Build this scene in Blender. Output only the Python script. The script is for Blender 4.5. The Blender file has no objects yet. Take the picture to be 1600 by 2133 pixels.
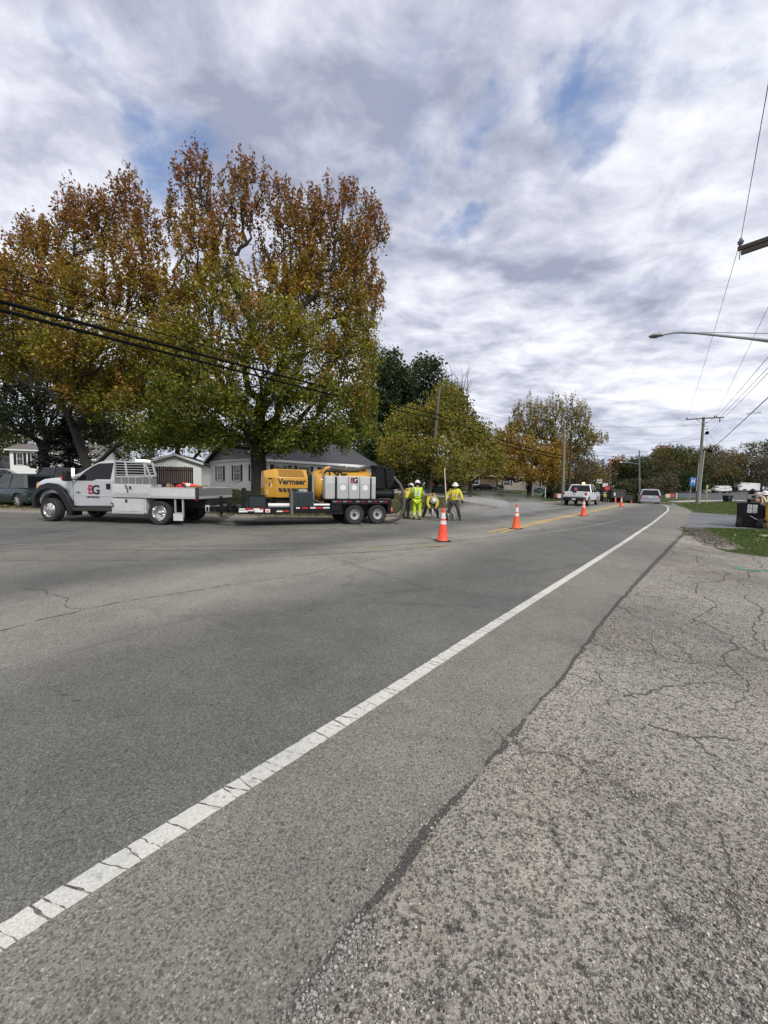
import bpy, bmesh, math, random
import numpy as np
from mathutils import Vector, Matrix
random.seed(7); rng = np.random.default_rng(7)
R_ = math.radians
sc = bpy.context.scene
# ------------------------------------------------------------------ camera, sky, sun, exposure
FPX, PITCH, ROLL, CAMH = 820.0, R_(4.04), R_(1.1), 1.6
cd = bpy.data.cameras.new('camera'); cam = bpy.data.objects.new('camera', cd); sc.collection.objects.link(cam)
cd.sensor_fit = 'HORIZONTAL'; cd.sensor_width = 36; cd.lens = 36*FPX/1600; cd.clip_start = 0.05; cd.clip_end = 3000
CM = Matrix.Rotation(math.pi/2-PITCH, 3, 'X') @ Matrix.Rotation(ROLL, 3, 'Z')
cam.matrix_world = Matrix.Translation((0, 0, CAMH)) @ CM.to_4x4()
sc.camera = cam
sc.render.resolution_x = 768; sc.render.resolution_y = 1024
sc.view_settings.view_transform = 'Standard'; sc.view_settings.look = 'None'
sc.view_settings.exposure = 0.84; sc.view_settings.gamma = 1.0
SUN_AZ, SUN_EL = R_(152), R_(46)            # azimuth measured from +Y towards +X
world = bpy.data.worlds.new('World'); sc.world = world; world.use_nodes = True
def build_world():
    nt = world.node_tree; N = nt.nodes; L = nt.links; N.clear()
    def n(t, **k):
        x = N.new(t)
        for a, b in k.items(): setattr(x, a, b)
        return x
    def math_(op, a, b=None, c=None, clamp=False):
        m = n('ShaderNodeMath', operation=op); m.use_clamp = clamp
        for i, v in enumerate((a, b, c)):
            if v is None: continue
            if isinstance(v, (int, float)): m.inputs[i].default_value = v
            else: L.new(v, m.inputs[i])
        return m.outputs[0]
    def mix(f, a, b):
        m = n('ShaderNodeMix', data_type='RGBA')
        if isinstance(f, (int, float)): m.inputs[0].default_value = f
        else: L.new(f, m.inputs[0])
        for i, v in ((6, a), (7, b)):
            if isinstance(v, tuple): m.inputs[i].default_value = (*v, 1)
            else: L.new(v, m.inputs[i])
        return m.outputs[2]
    out = n('ShaderNodeOutputWorld'); bg = n('ShaderNodeBackground'); L.new(bg.outputs[0], out.inputs[0])
    bg.inputs[1].default_value = 0.10
    sky = n('ShaderNodeTexSky', sky_type='NISHITA'); sky.sun_disc = False
    sky.sun_elevation = SUN_EL; sky.sun_rotation = SUN_AZ; sky.air_density = 1.0; sky.dust_density = 1.2
    tc = n('ShaderNodeTexCoord'); sep = n('ShaderNodeSeparateXYZ'); L.new(tc.outputs['Generated'], sep.inputs[0])
    zc = math_('MAXIMUM', sep.outputs[2], 0.0)
    den = math_('ADD', zc, 0.17)
    u = math_('DIVIDE', sep.outputs[0], den); v = math_('DIVIDE', sep.outputs[1], den)
    comb = n('ShaderNodeCombineXYZ'); L.new(u, comb.inputs[0]); L.new(v, comb.inputs[1])
    # bands of cloud run from upper right to lower left
    mp = n('ShaderNodeMapping'); mp.inputs['Rotation'].default_value = (0, 0, R_(-28)); mp.inputs['Scale'].default_value = (0.95, 1.2, 1)
    mp.inputs['Location'].default_value = (3.1, 1.7, 0)
    L.new(comb.outputs[0], mp.inputs[0])
    def noise(scale, det, rough, dist=0.0, src=mp.outputs[0], w=0.0):
        t = n('ShaderNodeTexNoise', noise_dimensions='4D'); t.inputs['Scale'].default_value = scale; t.inputs['Detail'].default_value = det
        t.inputs['Roughness'].default_value = rough; t.inputs['Distortion'].default_value = dist; t.inputs['W'].default_value = w
        L.new(src, t.inputs['Vector']); return t.outputs[0]
    big = noise(0.9, 3, .5, 0.0, w=2.0); mid = noise(3.2, 8, .55, 0.35, w=5.0); fine = noise(9.0, 7, .6, 0.3, w=9.0)
    # cover: mostly cloud, some blue gaps
    cov = math_('ADD', math_('MULTIPLY', big, 0.45), math_('ADD', math_('MULTIPLY', mid, 0.66), math_('MULTIPLY', fine, 0.34)))
    wn_ = n('ShaderNodeTexNoise'); wn_.inputs['Scale'].default_value = 5.0; wn_.inputs['Detail'].default_value = 6; wn_.inputs['Roughness'].default_value = .6; L.new(tc.outputs['Generated'], wn_.inputs['Vector'])
    wv_ = n('ShaderNodeVectorMath', operation='MULTIPLY_ADD'); L.new(wn_.outputs['Color'], wv_.inputs[0]); wv_.inputs[1].default_value = (.26, .26, .26)
    ws_ = n('ShaderNodeVectorMath', operation='SUBTRACT'); L.new(tc.outputs['Generated'], ws_.inputs[0]); ws_.inputs[1].default_value = (.13, .13, .13); L.new(ws_.outputs[0], wv_.inputs[2])
    nrm = n('ShaderNodeVectorMath', operation='NORMALIZE'); L.new(wv_.outputs[0], nrm.inputs[0])
    for d, wd, k in HOLES:
        dt = n('ShaderNodeVectorMath', operation='DOT_PRODUCT'); L.new(nrm.outputs[0], dt.inputs[0]); dt.inputs[1].default_value = d
        mr = n('ShaderNodeMapRange', interpolation_type='SMOOTHSTEP'); L.new(dt.outputs['Value'], mr.inputs[0])
        mr.inputs[1].default_value = math.cos(wd); mr.inputs[2].default_value = 1.0; mr.inputs[3].default_value = 0; mr.inputs[4].default_value = k
        cov = math_('SUBTRACT', cov, mr.outputs[0])
    cr = n('ShaderNodeMapRange', interpolation_type='SMOOTHSTEP'); L.new(cov, cr.inputs[0])
    cr.inputs[1].default_value = 0.33; cr.inputs[2].default_value = 0.64; cr.inputs[3].default_value = 0.12
    # cloud tone
    tone = math_('ADD', math_('MULTIPLY', noise(1.3, 8, .56, 0.4, w=31.0), 0.66), math_('MULTIPLY', noise(5.2, 8, .58, 0.4, w=20.0), 0.46))
    tr = n('ShaderNodeValToRGB'); L.new(tone, tr.inputs[0]); e = tr.color_ramp.elements
    e[0].position = 0.43; e[0].color = (2.1, 2.3, 3.0, 1); e[1].position = 0.68; e[1].color = (6.3, 6.35, 6.5, 1)
    for p, c in ((0.51, (3.3, 3.45, 4.15, 1)), (0.58, (4.6, 4.75, 5.3, 1))):
        x = e.new(p); x.color = c
    dk = n('ShaderNodeMix', data_type='RGBA', blend_type='DARKEN'); dk.inputs[0].default_value = 1.0; L.new(sky.outputs[0], dk.inputs[6]); dk.inputs[7].default_value = (1.2, 2.0, 3.9, 1)
    blue = mix(0.6, dk.outputs[2], (.75, 1.5, 3.3))
    col = mix(cr.outputs[0], blue, tr.outputs[0])
    # paler and smoother towards the horizon
    hz = n('ShaderNodeMapRange', interpolation_type='SMOOTHSTEP'); L.new(sep.outputs[2], hz.inputs[0])
    hz.inputs[1].default_value = 0.0; hz.inputs[2].default_value = 0.20; hz.inputs[3].default_value = 0.75; hz.inputs[4].default_value = 0
    col = mix(hz.outputs[0], col, (3.5, 3.9, 4.6))
    L.new(col, bg.inputs[0])
def ray(px, py): return CM @ Vector(((px-800)/FPX, -(py-1066.5)/FPX, -1.0))
def skydir(px, py):
    v = ray(px, py).normalized(); return (v.x, v.y, v.z)
HOLES = [(skydir(345, 270), R_(6.5), .19), (skydir(290, 300), R_(4), .08), (skydir(1195, 245), R_(6), .20), (skydir(1125, 175), R_(3.5), .12), (skydir(975, 490), R_(3), .20),
         (skydir(980, 250), R_(4), .12), (skydir(1570, 30), R_(5), .12), (skydir(1370, 110), R_(4), .12), (skydir(60, 440), R_(4), .16), (skydir(310, 430), R_(4), .14), (skydir(165, 80), R_(3), .14), (skydir(820, 390), R_(4), .10)]
build_world()
sd = bpy.data.lights.new('sun', 'SUN'); so = bpy.data.objects.new('sun', sd); sc.collection.objects.link(so)
sd.energy = 1.5; sd.angle = R_(12); sd.color = (1.0, .96, .9)
sv = Vector((math.sin(SUN_AZ)*math.cos(SUN_EL), math.cos(SUN_AZ)*math.cos(SUN_EL), math.sin(SUN_EL)))
so.rotation_euler = sv.to_track_quat('Z', 'Y').to_euler(); so.location = (0, 0, 30)

# ------------------------------------------------------------------ terrain
def sm(a, b, x):
    t = np.clip((x-a)/(b-a), 0, 1); return t*t*(3-2*t)
HD = (0.6184, 0.7859)                     # main road heading
def dleft(x, y): return (x-9.14)*(-HD[1]) + (y-25.4)*HD[0]      # metres left of the far left edge line
def zt(x, y):
    x = np.asarray(x, float); y = np.asarray(y, float)
    s = x*HD[0]+y*HD[1]
    drop = -0.028*np.maximum(0, s-49)*sm(47, 56, s)
    drop = np.maximum(drop, -3.0)
    dl = dleft(x, y); lawn = np.minimum(dl-2.0, y-18.2)
    yy = np.maximum(y, 1.0); az = x/yy
    wl = sm(0, 17, lawn)*(1-sm(.46, .54, az)*sm(46, 58, y))
    wr = sm(.645, .72, az)*sm(20, 40, y)
    lot = np.minimum(0.0235*np.maximum(0, y-50)*sm(48, 60, y), 2.4)
    z = drop*(1-wr) + lot*wr
    return z*(1-wl) + 0.95*wl
def Z(x, y): return float(zt(x, y))
def at(px, py, y):
    d = ray(px, py); t = y/d.y; return Vector((d.x*t, y, CAMH+d.z*t))
def gnd(px, py):
    """point of the terrain seen at photo pixel (px, py)"""
    d = ray(px, py); t = 0.5
    while t < 600:
        x, y, z = d.x*t, d.y*t, CAMH+d.z*t
        if z <= Z(x, y): return Vector((x, y, Z(x, y)))
        t *= 1.004
    return Vector((d.x*120, d.y*120, Z(d.x*120, d.y*120)))
def foot(px, y):
    x = (px-800)/FPX*y*1.003; return Vector((x, y, Z(x, y)))

# ------------------------------------------------------------------ materials
MATS = {}
def mat(name, col, rough=.6, metal=0.0, var=.12, vs=6.0, bump=0.0, bs=60.0, emit=None, est=1.0, coat=0.0, spec=.5, trans=0.0):
    if name in MATS: return MATS[name]
    m = bpy.data.materials.new(name); m.use_nodes = True; nt = m.node_tree; N = nt.nodes; L = nt.links
    b = N['Principled BSDF']; b.inputs['Roughness'].default_value = rough; b.inputs['Metallic'].default_value = metal
    b.inputs['Specular IOR Level'].default_value = spec; b.inputs['Coat Weight'].default_value = coat
    tc = N.new('ShaderNodeTexCoord'); nz = N.new('ShaderNodeTexNoise'); nz.inputs['Scale'].default_value = vs; nz.inputs['Detail'].default_value = 6
    nz.inputs['Roughness'].default_value = .62
    L.new(tc.outputs['Object'], nz.inputs['Vector'])
    mx = N.new('ShaderNodeMix'); mx.data_type = 'RGBA'; L.new(nz.outputs[0], mx.inputs[0])
    mx.inputs[6].default_value = (*[c*(1-var) for c in col], 1); mx.inputs[7].default_value = (*[min(1, c*(1+var)) for c in col], 1)
    L.new(mx.outputs[2], b.inputs['Base Color'])
    if bump:
        n2 = N.new('ShaderNodeTexNoise'); n2.inputs['Scale'].default_value = bs; n2.inputs['Detail'].default_value = 4
        L.new(tc.outputs['Object'], n2.inputs['Vector'])
        bp = N.new('ShaderNodeBump'); bp.inputs['Strength'].default_value = bump; bp.inputs['Distance'].default_value = .02
        L.new(n2.outputs[0], bp.inputs['Height']); L.new(bp.outputs[0], b.inputs['Normal'])
    if emit:
        b.inputs['Emission Color'].default_value = (*emit, 1); b.inputs['Emission Strength'].default_value = est
    MATS[name] = m; return m

def M_leaf():
    m = bpy.data.materials.new('leaf'); m.use_nodes = True; nt = m.node_tree; N = nt.nodes; L = nt.links; N.clear()
    o = N.new('ShaderNodeOutputMaterial'); a = N.new('ShaderNodeAttribute'); a.attribute_name = 'tint'
    d = N.new('ShaderNodeBsdfDiffuse'); t = N.new('ShaderNodeBsdfTranslucent'); g = N.new('ShaderNodeBsdfGlossy'); g.inputs['Roughness'].default_value = .5
    ms = N.new('ShaderNodeMixShader'); ms.inputs[0].default_value = .36; ms2 = N.new('ShaderNodeMixShader'); ms2.inputs[0].default_value = .03
    L.new(a.outputs['Color'], d.inputs[0]); L.new(a.outputs['Color'], t.inputs[0])
    L.new(d.outputs[0], ms.inputs[1]); L.new(t.outputs[0], ms.inputs[2]); L.new(ms.outputs[0], ms2.inputs[1]); L.new(g.outputs[0], ms2.inputs[2])
    L.new(ms2.outputs[0], o.inputs[0]); MATS['leaf'] = m; return m
LEAF = M_leaf()

def ground_mat(name, base, dark, light, cell=95, patch=.35, crack=0.0, crack_scale=.9, warm=None, bands=False, bump=.35, pock=0.0, contrast=1.0, pk=(.78, 1.2)):
    """asphalt: aggregate cells, tonal patches, cracks; coordinates are metres"""
    m = bpy.data.materials.new(name); m.use_nodes = True; nt = m.node_tree; N = nt.nodes; L = nt.links
    b = N['Principled BSDF']; b.inputs['Roughness'].default_value = .85; b.inputs['Specular IOR Level'].default_value = .35
    tc = N.new('ShaderNodeTexCoord'); src = tc.outputs['Object']
    def noise(s, d=5, r=.6, vec=src, dist=0.0):
        t = N.new('ShaderNodeTexNoise'); t.inputs['Scale'].default_value = s; t.inputs['Detail'].default_value = d; t.inputs['Roughness'].default_value = r
        t.inputs['Distortion'].default_value = dist; L.new(vec, t.inputs['Vector']); return t.outputs[0]
    def mr(v, a, b_, c, d, st='LINEAR'):
        x = N.new('ShaderNodeMapRange'); x.interpolation_type = st; L.new(v, x.inputs[0])
        for i, q in enumerate((a, b_, c, d)): x.inputs[i+1].default_value = q
        return x.outputs[0]
    def ma(op, p, q):
        x = N.new('ShaderNodeMath'); x.operation = op
        for i, v in enumerate((p, q)):
            if isinstance(v, (int, float)): x.inputs[i].default_value = v
            else: L.new(v, x.inputs[i])
        return x.outputs[0]
    def mix(f, a, c, bt='MIX'):
        x = N.new('ShaderNodeMix'); x.data_type = 'RGBA'; x.blend_type = bt
        if isinstance(f, (int, float)): x.inputs[0].default_value = f
        else: L.new(f, x.inputs[0])
        for i, v in ((6, a), (7, c)):
            if isinstance(v, tuple): x.inputs[i].default_value = (*v, 1)
            else: L.new(v, x.inputs[i])
        return x.outputs[2]
    dn = N.new('ShaderNodeTexNoise'); dn.inputs['Scale'].default_value = cell*1.1; dn.inputs['Detail'].default_value = 2; L.new(src, dn.inputs['Vector'])
    dv = N.new('ShaderNodeVectorMath'); dv.operation = 'MULTIPLY_ADD'; L.new(dn.outputs['Color'], dv.inputs[0]); dv.inputs[1].default_value = (1.1/cell, 1.1/cell, 0); L.new(src, dv.inputs[2]); wsrc = dv.outputs[0]
    def spots(scale, lo, rad, seedc):
        v = N.new('ShaderNodeTexVoronoi'); v.inputs['Scale'].default_value = scale; L.new(wsrc, v.inputs['Vector'])
        sc_ = N.new('ShaderNodeSeparateColor'); L.new(v.outputs['Color'], sc_.inputs[0])
        return ma('MULTIPLY', mr(v.outputs['Distance'], rad*.55, rad, 1, 0), mr(sc_.outputs[seedc], lo, lo+.05, 0, 1)), v
    f1, vo = spots(cell*1.15, .52, .55, 0); f2, _v2 = spots(cell*.85, .91, .50, 1); f3, _v3 = spots(cell*.95, .62, .58, 2); f4, _v4 = spots(cell*2.1, .45, .6, 0); f5, _v5 = spots(cell*1.7, .72, .6, 2)
    grain = noise(cell*.8, 4, .8)
    col = mix(mr(grain, .38, .62, 0, 1), tuple(c*.85 for c in dark), light)
    col = mix(.22, col, base)
    col = mix(ma('MULTIPLY', f5, .6*contrast), col, tuple(c*.5 for c in dark))
    col = mix(ma('MULTIPLY', f4, .45*contrast), col, tuple(min(1, c*1.2) for c in light))
    col = mix(ma('MULTIPLY', f3, .68*contrast), col, tuple(c*.55 for c in dark))
    col = mix(ma('MULTIPLY', f1, .62*contrast), col, tuple(min(1, c*1.45) for c in light))
    col = mix(ma('MULTIPLY', f2, .7*contrast), col, tuple(min(1, c*1.8) for c in light))
    big = noise(patch, 5, .6); mid = noise(patch*6, 6, .65)
    col = mix(1.0, col, mix(mr(big, .3, .7, 0, 1), (pk[0],)*3, (pk[1], pk[1], pk[1]*.96)), 'MULTIPLY')
    col = mix(1.0, col, mix(mr(mid, .25, .75, 0, 1), (.86, .86, .87), (1.13, 1.12, 1.11)), 'MULTIPLY')
    if warm:
        col = mix(mr(noise(.55, 6, .62), .48, .68, 0, .75), col, mix(1.0, col, warm, 'MULTIPLY'))
    if bands:
        # worn lanes: pale strips between darker tyre-polished strips, along the road heading
        mp = N.new('ShaderNodeMapping'); mp.inputs['Rotation'].default_value = (0, 0, -math.atan2(HD[1], HD[0])); L.new(src, mp.inputs[0])
        sx = N.new('ShaderNodeSeparateXYZ'); L.new(mp.outputs[0], sx.inputs[0])
        wob = ma('ADD', sx.outputs[1], ma('MULTIPLY', ma('SUBTRACT', noise(.12, 3), .5), 1.6))
        for c0, w, k in ((5.6, 1.9, 1.8), (3.05, 1.3, .93), (7.8, .8, .92), (10.4, 2.2, 1.35)):
            a = mr(ma('ABSOLUTE', ma('SUBTRACT', wob, c0), 0), w*.2, w*1.1, 1, 0, 'SMOOTHSTEP')
            kc = (k, k, k*.985) if k < 1 else (k, k*.985, k*.92)
            col = mix(a, col, mix(1.0, col, kc, 'MULTIPLY'))
        # small dark scuffs stretched along the lane
        mp2 = N.new('ShaderNodeMapping'); mp2.inputs['Rotation'].default_value = (0, 0, -math.atan2(HD[1], HD[0])); mp2.inputs['Scale'].default_value = (4, 26, 1); L.new(src, mp2.inputs[0])
        st = noise(1.0, 3, .5, mp2.outputs[0])
        lane = mr(ma('ABSOLUTE', ma('SUBTRACT', wob, 3.4), 0), .1, 1.0, 1, 0)
        col = mix(ma('MULTIPLY', mr(st, .64, .70, 0, .8), lane), col, (.03, .028, .026))
    h = ma('ADD', ma('MULTIPLY', grain, .7), ma('SUBTRACT', ma('ADD', ma('MULTIPLY', f1, .5), ma('MULTIPLY', f2, .7)), ma('MULTIPLY', f3, .7)))
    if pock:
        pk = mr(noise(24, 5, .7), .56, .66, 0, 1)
        col = mix(ma('MULTIPLY', pk, pock), col, (.045, .042, .038)); h = ma('SUBTRACT', h, ma('MULTIPLY', pk, .6))  # dark pits; on the apron the tint stands in for stone shadows
    if crack:
        wv = N.new('ShaderNodeTexNoise'); wv.inputs['Scale'].default_value = 1.6; wv.inputs['Detail'].default_value = 7; wv.inputs['Roughness'].default_value = .6; L.new(src, wv.inputs['Vector'])
        va = N.new('ShaderNodeVectorMath'); va.operation = 'MULTIPLY_ADD'; L.new(wv.outputs['Color'], va.inputs[0]); va.inputs[1].default_value = (.7, .7, 0); L.new(src, va.inputs[2])
        for sc_, wd, k in ((crack_scale, .014, 1.0), (crack_scale*2.6, .014, .8)):
            ve = N.new('ShaderNodeTexVoronoi'); ve.feature = 'DISTANCE_TO_EDGE'; ve.inputs['Scale'].default_value = sc_; L.new(va.outputs[0], ve.inputs['Vector'])
            cm = mr(ve.outputs['Distance'], 0, wd*(1.3 if sc_ > crack_scale else 1), 1, 0)
            gate = mr(noise(.9*sc_, 4), .40, .56, 0, 1)
            cm = ma('MULTIPLY', ma('MULTIPLY', cm, gate), crack*k)
            col = mix(cm, col, (.035, .033, .03)); h = ma('SUBTRACT', h, ma('MULTIPLY', cm, 1.5))
    L.new(col, b.inputs['Base Color'])
    bp = N.new('ShaderNodeBump'); bp.inputs['Strength'].default_value = bump; bp.inputs['Distance'].default_value = .006
    L.new(h, bp.inputs['Height']); L.new(bp.outputs[0], b.inputs['Normal'])
    return m
A_ROAD = ground_mat('road_asphalt', (.128, .125, .116), (.080, .078, .072), (.178, .174, .162), bands=True, crack=.35, crack_scale=.12)
A_EDGE = ground_mat('worn_edge_asphalt', (.195, .184, .160), (.130, .122, .106), (.258, .245, .214), bump=.5, crack=.2, crack_scale=.25)
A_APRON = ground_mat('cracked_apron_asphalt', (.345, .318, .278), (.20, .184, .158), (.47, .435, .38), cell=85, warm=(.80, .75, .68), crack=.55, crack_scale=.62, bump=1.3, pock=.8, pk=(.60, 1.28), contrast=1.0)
A_TAR = ground_mat('crack_sealant', (.055, .052, .048), (.03, .028, .026), (.11, .105, .095), cell=110, bump=.5)
A_CRK = ground_mat('crack_dirt', (.085, .075, .062), (.04, .036, .03), (.15, .135, .115), cell=110, bump=.8)
A_DRIVE = ground_mat('grey_driveway_asphalt', (.14, .145, .158), (.11, .113, .122), (.18, .185, .20), bump=.1, contrast=.7)
A_LOT = ground_mat('parking_lot_asphalt', (.075, .078, .085), (.06, .062, .068), (.10, .104, .112), bump=.1, contrast=.6)
A_CONC = ground_mat('pale_concrete', (.34, .325, .30), (.28, .265, .24), (.40, .385, .36), cell=120, bump=.1, contrast=.6)
A_DIRT = ground_mat('kerbside_dirt', (.19, .165, .13), (.10, .085, .065), (.28, .25, .20), cell=30, bump=.9, pock=.4)
PAINT_W = ground_mat('worn_white_paint', (.60, .59, .54), (.50, .49, .45), (.68, .67, .62), cell=120, bump=.4, contrast=.38, pock=.35)
PAINT_Y = ground_mat('worn_yellow_paint', (.72, .44, .10), (.58, .35, .08), (.84, .54, .14), cell=120, bump=.2, contrast=.7)
FADED_W = ground_mat('faded_white_paint', (.255, .25, .225), (.16, .156, .145), (.34, .335, .30), cell=90, bump=.2)
FADED_Y = ground_mat('faded_yellow_paint', (.34, .26, .13), (.20, .16, .09), (.46, .36, .17), cell=90, bump=.2)

def grass_mat():
    m = bpy.data.materials.new('lawn'); m.use_nodes = True; nt = m.node_tree; N = nt.nodes; L = nt.links
    b = N['Principled BSDF']; b.inputs['Roughness'].default_value = .95; b.inputs['Specular IOR Level'].default_value = .1
    tc = N.new('ShaderNodeTexCoord'); n1 = N.new('ShaderNodeTexNoise'); n1.inputs['Scale'].default_value = .35; n1.inputs['Detail'].default_value = 8
    n2 = N.new('ShaderNodeTexNoise'); n2.inputs['Scale'].default_value = 9; n2.inputs['Detail'].default_value = 6
    L.new(tc.outputs['Object'], n1.inputs['Vector']); L.new(tc.outputs['Object'], n2.inputs['Vector'])
    r = N.new('ShaderNodeValToRGB'); L.new(n1.outputs[0], r.inputs[0]); e = r.color_ramp.elements
    e[0].position = .35; e[0].color = (.045, .075, .022, 1); e[1].position = .68; e[1].color = (.10, .095, .04, 1)
    r2 = N.new('ShaderNodeValToRGB'); L.new(n2.outputs[0], r2.inputs[0]); e = r2.color_ramp.elements
    e[0].position = .35; e[0].color = (.6, .6, .6, 1); e[1].position = .7; e[1].color = (1.3, 1.3, 1.2, 1)
    mx = N.new('ShaderNodeMix'); mx.data_type = 'RGBA'; mx.blend_type = 'MULTIPLY'; mx.inputs[0].default_value = 1
    L.new(r.outputs[0], mx.inputs[6]); L.new(r2.outputs[0], mx.inputs[7]); L.new(mx.outputs[2], b.inputs['Base Color'])
    bp = N.new('ShaderNodeBump'); bp.inputs['Strength'].default_value = .8; bp.inputs['Distance'].default_value = .05; L.new(n2.outputs[0], bp.inputs['Height']); L.new(bp.outputs[0], b.inputs['Normal'])
    return m
GRASS = grass_mat()
BARK = mat('bark', (.030, .024, .019), .9, var=.5, vs=9, bump=1.0, bs=30)
POLEWOOD = mat('weathered_pole_wood', (.15, .125, .10), .85, var=.35, vs=5, bump=.5, bs=40)
POLEGREY = mat('grey_pole_wood', (.19, .18, .165), .8, var=.25, vs=5, bump=.3)
BLACK = mat('black_rubber', (.018, .018, .019), .75, var=.3, vs=12, bump=.2)
BPLAST = mat('black_plastic', (.014, .015, .017), .5, var=.2, spec=.3)
BPAINT = mat('black_steel_paint', (.008, .009, .010), .5, var=.3, spec=.25)
UNDER = mat('underbody_black', (.010, .010, .010), .9)
GLASS = mat('dark_car_glass', (.008, .009, .010), .08, var=.1, spec=.42)
SILVER = mat('silver_car_paint', (.56, .57, .57), .30, .30, var=.05, vs=3, coat=.6)
WHITEP = mat('white_car_paint', (.72, .73, .74), .3, var=.04, coat=.5)
CHROME = mat('chrome', (.75, .74, .72), .16, 1.0, var=.1)
ALU = mat('dull_aluminium', (.55, .55, .54), .42, .4, var=.16, vs=7, bump=.15, bs=20)
ALU2 = mat('worn_aluminium_sheet', (.60, .60, .58), .5, .05, var=.22, vs=4, bump=.1, bs=90)
DKMETAL = mat('dirty_dark_metal', (.06, .055, .05), .6, .5, var=.4, vs=14)
GREYRIM = mat('grey_painted_rim', (.36, .37, .38), .5, .2, var=.15)
TYRESIDE = mat('dusty_tyre', (.028, .027, .026), .85, var=.35, vs=10)
YELLOW = mat('machine_yellow_paint', (.53, .275, .028), .42, var=.07, vs=4, coat=.3)
LOUVRE = mat('brown_louvre_dark', (.10, .045, .03), .6, var=.3)
WTANK = mat('translucent_white_plastic', (.52, .53, .52), .5, var=.06, vs=2)
WTANK2 = mat('water_filled_white_plastic', (.40, .415, .42), .45, var=.05, vs=2)
WHITE = mat('plain_white', (.74, .74, .72), .6, var=.06)
RED = mat('red_reflective', (.50, .025, .03), .4, var=.1)
REDDK = mat('dark_red_reflective', (.30, .02, .03), .4, var=.15)
AMBER = mat('amber_lens', (.75, .28, .03), .25, var=.1, emit=(1, .45, .08), est=.15)
DKBLUE = mat('slate_blue_plastic', (.018, .026, .032), .45, var=.25)
NAVY = mat('green_black_label', (.02, .045, .04), .4)
TEXTBLK = mat('black_lettering', (.02, .015, .018), .5)
TEXTRED = mat('crimson_lettering', (.42, .02, .07), .5)
HOSE = mat('dusty_rubber_hose', (.075, .07, .058), .7, var=.25, vs=14)
ORANGE = mat('fluorescent_cone_orange', (.88, .085, .035), .45, var=.12, vs=9)
CONEW = mat('reflective_cone_white', (.70, .68, .66), .45, var=.14, vs=10)
HIVIS = mat('hi_vis_lime', (.50, .70, .03), .75, var=.25, vs=9, bump=1.0, bs=9)
HIVISY = mat('hi_vis_yellow', (.64, .66, .04), .75, var=.25, vs=9, bump=1.0, bs=9)
BANDO = mat('orange_and_silver_band', (.80, .42, .16), .5, var=.2)
BANDS = mat('silver_band', (.70, .70, .66), .45, var=.1)
PANTS = mat('black_work_trousers', (.022, .02, .022), .9, var=.4, vs=16, bump=.4, bs=12)
PANTSG = mat('dark_grey_trousers', (.055, .052, .055), .9, var=.3, vs=16, bump=.4, bs=12)
SKIN_L = mat('skin', (.36, .20, .14), .6, var=.08)
BOOT = mat('brown_black_boots', (.03, .022, .018), .8, var=.3)
HATW = mat('white_hard_hat', (.78, .78, .77), .35, var=.03)
SIDING = mat('white_vinyl_siding', (.80, .80, .78), .6, var=.05, vs=1.5)
SIDING2 = mat('grey_gable_siding', (.27, .28, .28), .7, var=.08, vs=2)
TRIM = mat('white_trim', (.72, .72, .71), .5, var=.04)
ROOF = mat('charcoal_shingles', (.055, .058, .062), .9, var=.25, vs=14, bump=.6, bs=20)
ROOFB = mat('brown_shingles', (.13, .115, .10), .9, var=.25, vs=14, bump=.6, bs=20)
SHUT = mat('black_shutter', (.012, .012, .014), .6)
WGLASS = mat('house_window_glass', (.025, .028, .028), .15, var=.35, vs=1.2, spec=.7)
FENCEW = mat('red_brown_fence_wood', (.085, .035, .022), .85, var=.35, vs=3, bump=.4, bs=25)
PLY = mat('plywood', (.28, .18, .11), .75, var=.3, vs=5)
PLYD = mat('dark_brown_board', (.085, .05, .035), .75, var=.3)
CONCRETE = mat('kerb_concrete', (.26, .235, .20), .9, var=.22, vs=4, bump=.5, bs=30)
WIREM = mat('cable_black', (.010, .010, .010), .9, spec=.05)
GALV = mat('galvanised_steel', (.34, .35, .35), .45, .6, var=.1)

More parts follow.
